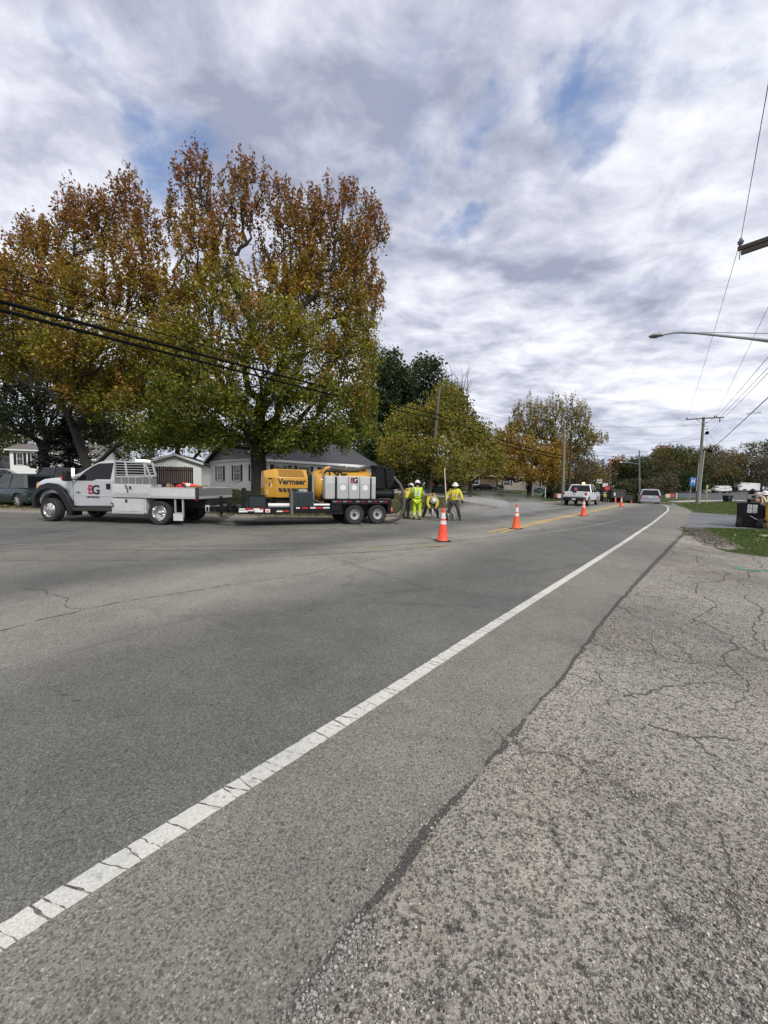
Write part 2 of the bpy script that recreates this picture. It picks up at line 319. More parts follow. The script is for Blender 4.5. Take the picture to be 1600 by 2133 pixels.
# ------------------------------------------------------------------ mesh helpers
COL = sc.collection
class MB:
    def __init__(s): s.v = []; s.f = []
    def add(s, vs, fs):
        o = len(s.v); s.v += [tuple(v) for v in vs]; s.f += [tuple(i+o for i in f) for f in fs]; return s
    def cb(s, x0, x1, y0, y1, z0, z1):
        return s.add([(x0, y0, z0), (x1, y0, z0), (x1, y1, z0), (x0, y1, z0), (x0, y0, z1), (x1, y0, z1), (x1, y1, z1), (x0, y1, z1)],
                     [(0, 3, 2, 1), (4, 5, 6, 7), (0, 1, 5, 4), (1, 2, 6, 5), (2, 3, 7, 6), (3, 0, 4, 7)])
    def bar(s, p0, p1, w, h):
        p0, p1 = Vector(p0), Vector(p1); d = (p1-p0).normalized()
        up = Vector((0, 0, 1)) if abs(d.z) < .95 else Vector((1, 0, 0))
        a = d.cross(up).normalized()*w/2; b = a.cross(d).normalized()*h/2
        vs = [p0-a-b, p0+a-b, p0+a+b, p0-a+b, p1-a-b, p1+a-b, p1+a+b, p1-a+b]
        return s.add(vs, [(0, 3, 2, 1), (4, 5, 6, 7), (0, 1, 5, 4), (1, 2, 6, 5), (2, 3, 7, 6), (3, 0, 4, 7)])
    def pxz(s, poly, y0, y1, inset=None):
        n = len(poly); vs = []
        for i, (x, z) in enumerate(poly):
            k = inset[i] if inset else 0
            vs.append((x, y0+k, z))
        for i, (x, z) in enumerate(poly):
            k = inset[i] if inset else 0
            vs.append((x, y1-k, z))
        fs = [tuple(range(n)), tuple(range(2*n-1, n-1, -1))] + [(i, i+n, (i+1) % n+n, (i+1) % n) for i in range(n)]
        return s.add(vs, fs)
    def pxy(s, poly, z0, z1):
        n = len(poly); vs = [(x, y, z0) for x, y in poly]+[(x, y, z1) for x, y in poly]
        fs = [tuple(range(n-1, -1, -1)), tuple(range(n, 2*n))] + [(i, (i+1) % n, (i+1) % n+n, i+n) for i in range(n)]
        return s.add(vs, fs)
    def cyl(s, p0, p1, r0, r1=None, n=12):
        r1 = r0 if r1 is None else r1; return s.tube([p0, p1], [r0, r1], n)
    def tube(s, pts, r, n=8, cap=True):
        pts = [Vector(p) for p in pts]; m = len(pts); r = [r]*m if isinstance(r, (int, float)) else r
        vs = []; up = Vector((0, 0, 1)); prev = None
        for i, p in enumerate(pts):
            d = (pts[min(i+1, m-1)]-pts[max(i-1, 0)]).normalized()
            if prev is None:
                a = d.cross(up) if abs(d.z) < .95 else d.cross(Vector((1, 0, 0)))
            else:
                a = prev-d*prev.dot(d)
            a.normalize(); prev = a; b = d.cross(a)
            for k in range(n):
                t = 2*math.pi*k/n; vs.append(p+(a*math.cos(t)+b*math.sin(t))*r[i])
        fs = [(i*n+k, i*n+(k+1) % n, (i+1)*n+(k+1) % n, (i+1)*n+k) for i in range(m-1) for k in range(n)]
        if cap: fs += [tuple(range(n-1, -1, -1)), tuple(range((m-1)*n, m*n))]
        return s.add(vs, fs)
    def lathe(s, prof, c=(0, 0, 0), axis='Z', n=24, sx=1.0, sy=1.0):
        """prof: list of (radius, height along the axis)"""
        vs = []; c = Vector(c)
        for r, h in prof:
            for k in range(n):
                t = 2*math.pi*k/n; a, b = r*math.cos(t)*sx, r*math.sin(t)*sy
                vs.append(c+Vector({'Z': (a, b, h), 'Y': (a, h, b), 'X': (h, a, b)}[axis]))
        m = len(prof)
        fs = [(i*n+k, i*n+(k+1) % n, (i+1)*n+(k+1) % n, (i+1)*n+k) for i in range(m-1) for k in range(n)]
        fs += [tuple(range(n)), tuple(range((m-1)*n, m*n))]
        return s.add(vs, fs)
    def move(s, fn, start=0):
        s.v = s.v[:start]+[tuple(fn(Vector(v))) for v in s.v[start:]]; return s
    def build(s, name, m, parent=None, bevel=0.0, smooth=None, seg=2):
        me = bpy.data.meshes.new(name); me.from_pydata(s.v, [], s.f)
        bm = bmesh.new(); bm.from_mesh(me); bmesh.ops.recalc_face_normals(bm, faces=bm.faces); bm.to_mesh(me); bm.free()
        me.materials.append(m); o = bpy.data.objects.new(name, me); COL.objects.link(o)
        if parent is not None: o.parent = parent
        if bevel:
            b = o.modifiers.new('bevel', 'BEVEL'); b.width = bevel; b.segments = seg; b.limit_method = 'ANGLE'; b.angle_limit = R_(30)
        if smooth or (smooth is None and (bevel or len(s.f) > 30)):
            me.polygons.foreach_set('use_smooth', [True]*len(me.polygons)); me.set_sharp_from_angle(angle=R_(38))
        return o
def thing(name, label, cat, loc=(0, 0, 0), rz=0.0, group=None):
    o = bpy.data.objects.new(name, None); COL.objects.link(o); o.location = loc; o.rotation_euler = (0, 0, rz); o.empty_display_size = .2
    o['label'] = label; o['category'] = cat
    if group: o['group'] = group
    return o
def tag(o, label, cat, group=None):
    o['label'] = label; o['category'] = cat
    if group: o['group'] = group
    return o
def kind(o, k): o['kind'] = k; return o
def dup(root, loc, rz, label, group=None):
    r = root.copy(); COL.objects.link(r); r.location = loc; r.rotation_euler = (root.rotation_euler[0], root.rotation_euler[1], rz); r['label'] = label
    if group: r['group'] = group
    for ch in list(root.children):
        c = ch.copy(); COL.objects.link(c); c.parent = r
        for g in ch.children:
            d = g.copy(); COL.objects.link(d); d.parent = c
    return r
def text(name, body, size, m, parent, loc, rot=(math.pi/2, 0, 0), bold=0.0, sx=1.0, ext=.002, shear=0.0, align='LEFT', space=1.0):
    c = bpy.data.curves.new(name, 'FONT'); c.body = body; c.size = size; c.extrude = ext; c.offset = bold; c.shear = shear; c.align_x = align; c.space_character = space
    c.resolution_u = 3
    o = bpy.data.objects.new(name, c); COL.objects.link(o)
    dg = bpy.context.evaluated_depsgraph_get(); me = bpy.data.meshes.new_from_object(o.evaluated_get(dg)); bpy.data.objects.remove(o); bpy.data.curves.remove(c)
    me.name = name; me.materials.clear(); me.materials.append(m)
    o = bpy.data.objects.new(name, me); COL.objects.link(o); o.parent = parent; o.location = loc; o.rotation_euler = rot; o.scale = (sx, 1, 1)
    return o
def apply_mods(o):
    bpy.context.view_layer.update()
    dg = bpy.context.evaluated_depsgraph_get(); me = bpy.data.meshes.new_from_object(o.evaluated_get(dg)); o.modifiers.clear(); old = o.data; o.data = me; bpy.data.meshes.remove(old)
    return o
def np_mesh(name, V, F, m, parent=None, tint=None, smooth=False):
    """V (n,3), F (k,4 or 3) numpy"""
    me = bpy.data.meshes.new(name); V = np.asarray(V, np.float32); F = np.asarray(F, np.int32); k = F.shape[1]
    me.vertices.add(len(V)); me.vertices.foreach_set('co', V.ravel()); me.loops.add(F.size); me.loops.foreach_set('vertex_index', F.ravel())
    me.polygons.add(len(F)); me.polygons.foreach_set('loop_start', np.arange(0, F.size, k, dtype=np.int32)); me.polygons.foreach_set('loop_total', np.full(len(F), k, np.int32))
    if smooth: me.polygons.foreach_set('use_smooth', np.ones(len(F), bool))
    me.update(calc_edges=True)
    if tint is not None:
        a = me.color_attributes.new('tint', 'FLOAT_COLOR', 'POINT'); c = np.ones((len(V), 4), np.float32); c[:, :3] = tint; a.data.foreach_set('color', c.ravel())
    me.materials.append(m); o = bpy.data.objects.new(name, me); COL.objects.link(o)
    if parent is not None: o.parent = parent
    return o

# ------------------------------------------------------------------ ground sheets
def sheet(name, poly, m, dz, step=None, k='structure', parent=None):
    """polygon draped on the terrain; step = grid size when it is not flat"""
    me = bpy.data.meshes.new(name); bm = bmesh.new()
    vs = [bm.verts.new((x, y, 0)) for x, y in poly]; bm.faces.new(vs)
    if step:
        xs = [p[0] for p in poly]; ys = [p[1] for p in poly]
        for ax, lo, hi in ((0, min(xs), max(xs)), (1, min(ys), max(ys))):
            q = lo+step
            while q < hi:
                co = (q, 0, 0) if ax == 0 else (0, q, 0); no = (1, 0, 0) if ax == 0 else (0, 1, 0)
                bmesh.ops.bisect_plane(bm, geom=bm.verts[:]+bm.edges[:]+bm.faces[:], plane_co=co, plane_no=no); q += step
    bmesh.ops.triangulate(bm, faces=[f for f in bm.faces if len(f.verts) > 4])
    for v in bm.verts: v.co.z = Z(v.co.x, v.co.y)+dz
    bmesh.ops.recalc_face_normals(bm, faces=bm.faces)
    for f in bm.faces:
        if f.normal.z < 0: f.normal_flip()
    for f in bm.faces: f.smooth = True
    bm.to_mesh(me); bm.free(); me.materials.append(m)
    o = bpy.data.objects.new(name, me); COL.objects.link(o)
    if parent: o.parent = parent
    elif k: o['kind'] = k
    return o
def ribbon_poly(pts, w0, w1=None, jag=0.0, jstep=.25):
    """outline of a strip along pts"""
    P = [Vector((p[0], p[1], 0)) for p in pts]; out = []
    for a, b in zip(P[:-1], P[1:]):
        n = max(1, int((b-a).length/jstep)) if jag else 1
        for i in range(n): out.append(a.lerp(b, i/n))
    out.append(P[-1]); P = out; n = len(P); L1, R1 = [], []
    for i, p in enumerate(P):
        d = (P[min(i+1, n-1)]-P[max(i-1, 0)]).normalized(); nn = Vector((-d.y, d.x, 0)); t = i/(n-1); w = w0 if w1 is None else w0*(1-t)+w1*t
        L1.append(p+nn*(w/2+random.uniform(-jag, jag))); R1.append(p-nn*(w/2+random.uniform(-jag, jag)))
    return L1, R1
def ribbon(name, pts, w, m, dz, jag=0.0, jstep=.25, w1=None, parent=None, k='structure', sub=0):
    if sub:
        q = []
        for a, b in zip(pts[:-1], pts[1:]):
            nn = max(1, int(math.hypot(b[0]-a[0], b[1]-a[1])/sub))
            q += [(a[0]+(b[0]-a[0])*i/nn, a[1]+(b[1]-a[1])*i/nn) for i in range(nn)]
        pts = q+[pts[-1]]
    L1, R1 = ribbon_poly(pts, w, w1, jag, jstep); n = len(L1)
    V = [(p.x, p.y, Z(p.x, p.y)+dz) for p in L1+R1]; F = [(i, i+n, i+n+1, i+1) for i in range(n-1)]
    o = np_mesh(name, V, F, m, parent)
    if not parent and k: o['kind'] = k
    return o
def smooth_line(pts, it=2):
    for _ in range(it):
        q = [pts[0]]
        for a, b in zip(pts[:-1], pts[1:]):
            q += [(a[0]*.75+b[0]*.25, a[1]*.75+b[1]*.25), (a[0]*.25+b[0]*.75, a[1]*.25+b[1]*.75)]
        q.append(pts[-1]); pts = q
    return pts

# terrain: fine near, coarse far
def terrain():
    def axis(lo, hi):
        a = [0.0]; s = 1.0
        while a[-1] < hi: a.append(a[-1]+s); s = 1.0 if a[-1] < 14 else min(s*1.035, 40)
        b = [0.0]; s = 1.0
        while b[-1] > lo: b.append(b[-1]-s); s = 1.0 if b[-1] > -14 else min(s*1.05, 60)
        return np.array(b[::-1][:-1]+a)
    xs, ys = axis(-900, 900), axis(-300, 1200)
    X, Y = np.meshgrid(xs, ys); Zz = zt(X, Y)
    V = np.stack([X, Y, Zz], -1).reshape(-1, 3); nx, ny = len(xs), len(ys)
    i = (np.arange(ny-1)[:, None]*nx+np.arange(nx-1)[None]).ravel()
    return kind(np_mesh('ground', V, np.stack([i, i+1, i+nx+1, i+nx], -1), GRASS, smooth=True), 'structure')
terrain()

# ------------------------------------------------------------------ roads, drives, markings
EDGE = [(-9.0, -8.2), (-4.0, -2.06), (-1.3, 1.25), (0.03, 2.87), (1.22, 4.35), (3.03, 6.57), (7.19, 11.68), (12.72, 18.55), (21.55, 29.82), (26.1, 36.2), (29.2, 41.2), (30.9, 45.0), (32.0, 50), (32.4, 58), (31.5, 72), (29, 92), (25, 118)]
SEAM = [(-9.0, -10.5), (-3.0, -2.5), (-0.9, 0.2), (-0.26, 1.06), (-0.11, 1.27), (0.15, 1.6), (0.42, 1.92), (0.82, 2.39), (1.42, 3.07), (2.73, 4.72), (4.47, 6.78), (7.5, 10.3), (10.54, 13.84), (12.9, 16.9)]
GRASS_EDGE = [(15.9, 20.5), (22.9, 29.2), (25.8, 33.5), (29.8, 40.0), (33.6, 45.6), (36.0, 50.5), (37.5, 58), (37.0, 72), (34.5, 92), (30.5, 118)]
KERB = [(-60, 19.3), (-25, 18.0), (-12, 17.5), (-6.57, 17.25), (-3.07, 17.1), (-0.7, 17.3), (0.8, 18.2), (2.4, 20.4), (4.6, 24.0), (8.6, 30.0)]
KERB2 = [(10.6, 33.0), (14.0, 37.4), (19.2, 43.2), (23.5, 49.5), (26.0, 58), (25.8, 72), (23.6, 92), (19.5, 118)]
road_poly = [(-60, -60), (-50, -70)]
road_poly = [(-60, 2.0), (-22, -22)]+EDGE+[(19.4, 118)]+KERB2[::-1][1:]+KERB[::-1]
sheet('road', road_poly, A_ROAD, .006, 4.0)
sheet('road_edge_strip', EDGE+GRASS_EDGE[::-1]+SEAM[::-1], A_EDGE, .008, 4.0)
APRON = SEAM[:-1]+[(10.9, 13.6), (10.0, 12.3), (9.3, 11.1), (8.95, 10.2), (9.3, 9.5), (11.0, 8.9), (16, 8.2), (40, 4.5), (40, -14), (-9.0, -14)]
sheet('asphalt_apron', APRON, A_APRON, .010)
sheet('driveway_right', [(12.9, 16.85), (15.8, 20.4), (22.0, 28.2), (22.9, 25.7), (24.3, 24.9), (50, 23.2), (50, 15.4), (15.4, 16.7)], A_DRIVE, .014, 4.0)
sheet('driveway_left', [(8.75, 30.0), (7.7, 33.5), (5.8, 37.6), (1.5, 38.3), (-6, 40.5), (-6, 44), (2, 46.5), (5.4, 48.5), (8.8, 45.8), (10.4, 42.3), (11.6, 39.8), (13.2, 37.6), (10.7, 33.0)], A_CONC, .03, 1.0)
sheet('footpath_left', [(13.4, 45.2), (9.5, 51.0), (9.9, 51.7), (20.2, 57.2), (20.4, 56.4), (10.5, 50.8)], A_CONC, .03, 1.0)
sheet('footpath_right', [(37.0, 49.6), (41.0, 52.3), (48.5, 56.0), (54.5, 57.6), (75, 60.5), (75, 63.0), (54, 60.0), (46, 57.6), (38.0, 53.0)], A_CONC, .03, 2.0)
sheet('parking_lot', [(49.5, 60.0), (47.5, 66), (52, 80), (62, 96), (86, 111), (150, 140), (160, 72), (75, 64.5), (56, 61.0)], A_LOT, .03, 3.0)
sheet('grass_verge_dirt', [(10.9, 13.6), (12.9, 16.9), (13.7, 16.85), (12.7, 15.2), (11.8, 13.7), (10.9, 12.2), (10.1, 10.9), (9.3, 10.5), (9.3, 11.1), (10.0, 12.3)], A_DIRT, .012)
DIRT = sheet('kerbside_dirt', [(x, y+.1) for x, y in KERB[1:]]+[(7.6, 31.5), (4.9, 27.5), (2.8, 25.0), (0.3, 20.8), (-1.5, 19.2), (-4, 18.8), (-9, 19.2), (-14, 19.6), (-25, 20.2)], A_DIRT, .012, 2.0)
for i, (a, b) in enumerate((((69, 78), (120, 84)), ((60, 73.6), (120, 77)), ((52.5, 68.5), (57, 69.2)), ((55, 76), (61, 77)))):
    ribbon('parking_bay_line', [a, b], .22, FADED_W, .06, sub=3)
# kerbs
def kerb(line, name):
    P = smooth_line(line, 2); root = None; acc = 0; seg = [P[0]]; k = 0
    total = []
    for a, b in zip(P[:-1], P[1:]):
        L_ = math.hypot(b[0]-a[0], b[1]-a[1]); n = max(1, int(L_/.5))
        for i in range(n): total.append((a[0]+(b[0]-a[0])*i/n, a[1]+(b[1]-a[1])*i/n))
    base = bpy.data.objects.new(name, None); COL.objects.link(base); base['kind'] = 'structure'
    i = 0
    while i < len(total)-7:
        s_ = total[i:i+7]; i += 6
        if s_[0][0] < -26: continue
        k += 1; m = MB(); vs = []
        for j, p in enumerate(s_):
            q0 = s_[max(j-1, 0)]; q1 = s_[min(j+1, 6)]; d = Vector((q1[0]-q0[0], q1[1]-q0[1])).normalized(); nn = Vector((-d.y, d.x))
            t = .006 if j == 0 else (-.006 if j == 6 else 0); px, py = p[0]+d.x*t*1.5, p[1]+d.y*t*1.5
            hh = .085+random.uniform(-.008, .008); zz = Z(px, py)
            vs += [(px-nn.x*.02, py-nn.y*.02, zz-.05), (px, py, zz+hh), (px+nn.x*.14, py+nn.y*.14, zz+hh+.01), (px+nn.x*.16, py+nn.y*.16, zz-.05)]
        m.add(vs, [(4*j+a, 4*j+(a+1) % 4, 4*j+4+(a+1) % 4, 4*j+4+a) for j in range(6) for a in range(4)]+[(0, 1, 2, 3), (27, 26, 25, 24)])
        m.build('kerb_stone', CONCRETE, base, bevel=.012)
kerb(KERB, 'kerb'); kerb(KERB2[:5], 'kerb')
# white edge line: thermoplastic cracked into blocks near the camera, unbroken farther off
def edge_line():
    base = bpy.data.objects.new('white_edge_line', None); COL.objects.link(base); base['kind'] = 'structure'
    P = [Vector((p[0], p[1])) for p in EDGE]; r = random.Random(3)
    def at_s(s):
        for a, b in zip(P[:-1], P[1:]):
            L_ = (b-a).length
            if s <= L_: d = (b-a)/L_; return a+d*s, d
            s -= L_
        return P[-1], d
    s = 12.0; gaps = []
    W = .057
    skew = .02
    while s < 27.5:
        L_ = r.choice((.045, .06, .08, .10, .13)) * r.uniform(.8, 1.2)
        if s > 18.5: L_ *= 1.1
        g = r.uniform(.004, .008) if r.random() < .75 else .012
        sk2 = r.uniform(.0, .032); n = 6; top = []; bot = []
        a0, a1 = s, s+L_-g
        # outline: bottom edge, far crack, top edge, near crack; cracks wander
        out = []
        nl = max(2, int(L_/.05))
        for i in range(nl+1): out.append((a0-skew*.5+(a1-a0+(skew-sk2)*0)*i/nl if 0 else a0+skew+(a1+sk2-a0-skew)*i/nl, -W+r.uniform(-.002, .002)))
        for i in range(1, 5): t = i/5; out.append((a1+sk2*(1-2*t)+r.uniform(-.005, .005), -W+2*W*t))
        for i in range(nl+1): out.append((a1-sk2+(a0-skew-a1+sk2)*i/nl, W+r.uniform(-.0035, .0035)))
        for i in range(1, 5): t = i/5; out.append((a0-skew*(1-2*t)+r.uniform(-.005, .005), W-2*W*t))
        # round the corners a little by pulling
        pts = []
        for q, o in out:
            p, d = at_s(q); nn = Vector((-d.y, d.x)); w_ = p+nn*o; pts.append((w_.x, w_.y))
        m = MB(); m.pxy(pts, .009, .0122); m.move(lambda v: Vector((v.x, v.y, v.z+Z(v.x, v.y))))
        m.build('paint_block', PAINT_W, base, smooth=False)
        skew = sk2; s += L_
    # rest of the line
    q = []; ss = s+.01
    while ss < 110: p, d = at_s(ss); q.append((p.x, p.y)); ss += .8
    ribbon('paint_strip', q, .115, PAINT_W, .018, jag=.003, parent=base)
    q = []; ss = 0
    while ss < 12.0: p, d = at_s(ss); q.append((p.x, p.y)); ss += .5
    ribbon('paint_strip', q, .115, PAINT_W, .014, parent=base)
edge_line()
YC = [(3.73, 13.47), (5.69, 16.0), (11.51, 23.54), (23.3, 38.6), (27.0, 43.9), (29.2, 49.5), (29.6, 58), (28.9, 72), (26.6, 92)]
def off(pts, o):
    r = []; n = len(pts)
    for i, p in enumerate(pts):
        a = pts[max(i-1, 0)]; b = pts[min(i+1, n-1)]; d = Vector((b[0]-a[0], b[1]-a[1])).normalized(); r.append((p[0]-d.y*o, p[1]+d.x*o))
    return r
ribbon('yellow_centre_line', off(YC, .12), .10, PAINT_Y, .014, jag=.005, sub=1)
yc2 = off(YC, -.12); yc2[0] = (3.98, 13.45); ribbon('yellow_centre_line', yc2, .10, PAINT_Y, .014, jag=.005, sub=1)
ribbon('left_edge_line', [(6.0, 21.3), (9.14, 25.37), (12.5, 29.5), (16.06, 33.76), (20.0, 38.5), (23.6, 44.0), (25.6, 52)], .10, PAINT_W, .014, jag=.004, sub=1)
ribbon('faded_turning_line', smooth_line([(-30, 12.5), (-16, 10.2), (-9.1, 9.25), (-6.62, 9.0), (-4.47, 9.05), (-2.2, 9.4)]), .06, FADED_W, .012, jag=.012, jstep=.15)
ribbon('faded_turning_line', smooth_line([(-0.5, 9.8), (0.6, 9.98), (1.8, 10.42)]), .10, FADED_Y, .012, jag=.012, jstep=.15)
ribbon('faded_turning_line', smooth_line([(1.8, 10.42), (2.79, 11.2), (6.07, 14.0), (9.18, 16.9), (12, 20)]), .09, FADED_W, .012, jag=.014, jstep=.15)
for a, b, m_ in (((8.4, 12.6), (9.5, 12.35), PAINT_W), ((9.9, 14.7), (11.3, 14.4), PAINT_W), ((6.0, 12.7), (6.7, 12.6), FADED_W), ((-9.0, 12.6), (-7.2, 12.9), FADED_W), ((-13.0, 11.9), (-10.6, 12.4), FADED_W)):
    ribbon('sprayed_survey_mark', [a, b], .05, m_, .016, jag=.02, jstep=.12)
SPB = ground_mat('blue_spray', (.10, .16, .26), (.07, .11, .19), (.15, .22, .33)); SPG = ground_mat('green_spray', (.05, .30, .20), (.08, .18, .14), (.08, .36, .26))
ribbon('sprayed_utility_mark', [(-10.4, 11.75), (-9.6, 11.35)], .06, SPB, .016, jag=.02, jstep=.1); ribbon('sprayed_utility_mark', [(-10.2, 11.3), (-9.5, 11.75), (-9.1, 11.5)], .05, SPB, .018, jag=.02, jstep=.1)
ribbon('sprayed_arrow_mark', [(7.2, 7.95), (8.1, 7.7)], .07, SPG, .016, jag=.02, jstep=.08); ribbon('sprayed_arrow_mark', [(7.45, 8.15), (7.2, 7.95), (7.5, 7.72)], .06, SPG, .018, jag=.015, jstep=.08)
# sealed joint between road and apron, widening and narrowing as it runs
for a, b, w0, w1 in (((-2.0, -1.1), (-0.30, 1.0), .025, .010), ((-0.26, 1.06), (-.06, 1.34), .006, .020), ((-.06, 1.34), (0.15, 1.6), .020, .036), ((0.15, 1.6), (0.40, 1.90), .036, .022), ((0.40, 1.90), (0.55, 2.07), .020, .008),
                     ((0.60, 2.13), (0.80, 2.36), .008, .030), ((0.83, 2.41), (1.0, 2.6), .035, .012), ((1.05, 2.66), (1.42, 3.07), .006, .016), ((1.42, 3.07), (2.73, 4.72), .022, .028), ((2.73, 4.72), (4.47, 6.78), .024, .045), ((4.47, 6.78), (10.54, 13.84), .05, .09)):
    n = max(3, int(math.hypot(b[0]-a[0], b[1]-a[1])/.12)); pts = []
    for i in range(n+1):
        t = i/n; e = .018*math.sin(t*math.pi)*random.uniform(-.6, .6); pts.append((a[0]+(b[0]-a[0])*t+e, a[1]+(b[1]-a[1])*t-e))
    ribbon('sealed_joint', pts, w0*1.35, A_TAR, .0125, jag=.0055, jstep=.014 if a[1] < 4 else .06, w1=w1*1.35)
def crackline(pts, w, seed, dz=.0135, amp=.35, n0=4):
    r = random.Random(seed); P = list(pts)
    for _ in range(n0):
        Q = [P[0]]
        for a, b in zip(P[:-1], P[1:]):
            L_ = math.hypot(b[0]-a[0], b[1]-a[1]); k = r.uniform(-1, 1)*amp*L_*.42
            Q += [((a[0]+b[0])/2-(b[1]-a[1])/L_*k, (a[1]+b[1])/2+(b[0]-a[0])/L_*k), b]
        P = Q
    o = ribbon('pavement_crack', P, w*.62, A_CRK, dz, jag=w*.34, jstep=.018 if w < .02 else .05, w1=w*.3); return o
crackline([(-8, 2.6), (-3.95, 3.97), (-3.62, 4.71), (-2.75, 5.59), (-0.91, 7.49), (0.58, 9.14), (2.5, 11.4)], .022, 1, .0105, .2)
crackline([(-5.2, 5.6), (-4.6, 5.3), (-4.0, 4.85), (-3.62, 4.71)], .022, 2, .0105)
crackline([(-1.55, 4.1), (-1.35, 3.75), (-1.35, 3.4)], .006, 3, .0105)
crackline([(-14, 10.4), (-9.7, 11.0), (-5.0, 13.3), (-1.8, 14.9)], .03, 4, .0105, .1)
G_ = lambda px, py: tuple(gnd(px, py))[:2]
A_TYRE = ground_mat('tyre_polished_asphalt', (.115, .112, .104), (.075, .073, .068), (.165, .160, .15))
for q_, (pl, w) in enumerate((([(-16, 9.6), (-8, 8.6), (-3, 8.9), (2, 10.9), (7, 15.6)], .16), ([(-16, 8.0), (-8, 7.3), (-3.5, 7.8), (1.5, 9.9), (6, 14.2)], .14), ([(-9, 13.3), (-4, 13.6), (0, 15.2), (3, 18.4)], .15), ([(-12, 14.6), (-5, 13.0), (1, 13.9), (5, 17.3)], .12))):
    P_ = smooth_line(pl, 3)
    for o_ in (0, 1.75): ribbon('tyre_mark', off(P_, o_), w*.32, A_TYRE, .0085, jag=.03, jstep=.10)
for i, (pl, w) in enumerate((
    ([(1300, 1452), (1345, 1452), (1420, 1432), (1475, 1425), (1520, 1432)], .022), ([(1350, 1512), (1400, 1530), (1445, 1542), (1490, 1538), (1530, 1545)], .022), ([(1445, 1542), (1470, 1570), (1500, 1585), (1490, 1610), (1520, 1630)], .015),
    ([(1452, 1160), (1450, 1230), (1447, 1290), (1440, 1300)], .03), ([(1440, 1290), (1500, 1320), (1560, 1340)], .02), ([(1525, 1330), (1528, 1400), (1530, 1470)], .022), ([(1320, 1240), (1400, 1252), (1445, 1240)], .02),
    ([(1330, 1222), (1445, 1232)], .012), ([(1240, 1400), (1300, 1450), (1330, 1478)], .012), ([(1180, 1405), (1240, 1425), (1290, 1445)], .012), ([(1325, 1320), (1370, 1365), (1395, 1378)], .012), ([(1395, 1378), (1470, 1384), (1560, 1392)], .012),
    ([(1356, 1960), (1362, 1975), (1358, 2040), (1345, 2090), (1360, 2133)], .010), ([(1385, 1980), (1430, 2030), (1460, 2070), (1475, 2120)], .007), ([(1465, 1950), (1510, 2010), (1560, 2050), (1600, 2065)], .006), ([(1360, 1950), (1420, 1948), (1480, 1925)], .006),
    ([(1500, 1740), (1520, 1810), (1512, 1880), (1540, 1930), (1590, 1945)], .010), ([(1545, 1150), (1560, 1200), (1565, 1230)], .03), ([(1560, 1240), (1580, 1290), (1570, 1330), (1600, 1360)], .03), ([(1150, 1205), (1050, 1215)], .008))):
    crackline([G_(*p) for p in pl], w, 20+i)
# loose stones on the apron and along the joint
def stones(name, n, sampler, rmin, rmax, cols, seed, z0=.010):
    r = np.random.default_rng(seed); P = sampler(r, n); n = len(P)
    oc = np.array([[1, 0, 0], [-1, 0, 0], [0, 1, 0], [0, -1, 0], [0, 0, 1], [0, 0, -1]], float); of = np.array([[0, 2, 4], [2, 1, 4], [1, 3, 4], [3, 0, 4], [2, 0, 5], [1, 2, 5], [3, 1, 5], [0, 3, 5]])
    rad = rmin*(rmax/rmin)**(r.random(n)**2.2)
    s3 = rad[:, None]*r.uniform(.6, 1.25, (n, 3)); s3[:, 2] *= .65
    jit = 1+r.uniform(-.25, .25, (n, 6, 1)); a = r.uniform(0, 6.28, n); V = oc[None]*s3[:, None, :]*jit
    c, s = np.cos(a)[:, None], np.sin(a)[:, None]; x = V[..., 0]*c-V[..., 1]*s; y = V[..., 0]*s+V[..., 1]*c
    V = np.stack([x+P[:, 0:1], y+P[:, 1:2], V[..., 2]+s3[:, 2:3]*.5+z0], -1).reshape(-1, 3)
    F = (of[None]+np.arange(n)[:, None, None]*6).reshape(-1, 3); cc = np.array(cols)[r.integers(0, len(cols), n)]*r.uniform(.75, 1.2, (n, 1))
    return kind(np_mesh(name, V, F, STONE, tint=np.repeat(cc, 6, 0)), 'stuff')
STONE = bpy.data.materials.new('stone'); STONE.use_nodes = True
_b = STONE.node_tree.nodes['Principled BSDF']; _a = STONE.node_tree.nodes.new('ShaderNodeAttribute'); _a.attribute_name = 'tint'; STONE.node_tree.links.new(_a.outputs['Color'], _b.inputs['Base Color']); _b.inputs['Roughness'].default_value = .85
GRAVC = [(.30, .28, .25), (.22, .20, .18), (.13, .12, .11), (.50, .47, .42), (.30, .25, .20), (.07, .065, .06)]
SE = np.array(SEAM)
def near_apron(r, n):
    d = .85+6.0*r.random(n)**1.5; px = r.uniform(560, 1700, n); x = (px-800)/820*d*1.02; P = np.stack([x, d], -1)
    sx = np.interp(P[:, 1], SE[:, 1], SE[:, 0]); g = P[:, 0]-sx
    ok = (g > -.02-.25*(r.random(n)**3)) & (P[:, 1] < 7)
    clump = np.sin(P[:, 0]*3.1+2*np.sin(P[:, 1]*2.3))*np.sin(P[:, 1]*2.7+P[:, 0]) ; ok &= (clump > -.75+r.random(n)*1.5)
    return P[ok]
stones('loose_gravel', 75000, near_apron, .0025, .0085, GRAVC, 5)
def joint_heap(r, n):
    t = r.random(n); x = -0.42+.40*t+r.normal(0, .028, n); y = .78+.55*t+r.normal(0, .025, n); return np.stack([x, y], -1)
stones('joint_gravel', 1800, joint_heap, .0025, .011, [(.30, .28, .25), (.36, .34, .31), (.20, .19, .17)], 6, .012)
def far_apron(r, n):
    y = r.uniform(3.5, 12.5, n); sx = np.interp(y, SE[:, 1], SE[:, 0]); return np.stack([sx+r.exponential(1.8, n), y], -1)
stones('scattered_gravel', 5000, far_apron, .004, .011, GRAVC, 8)
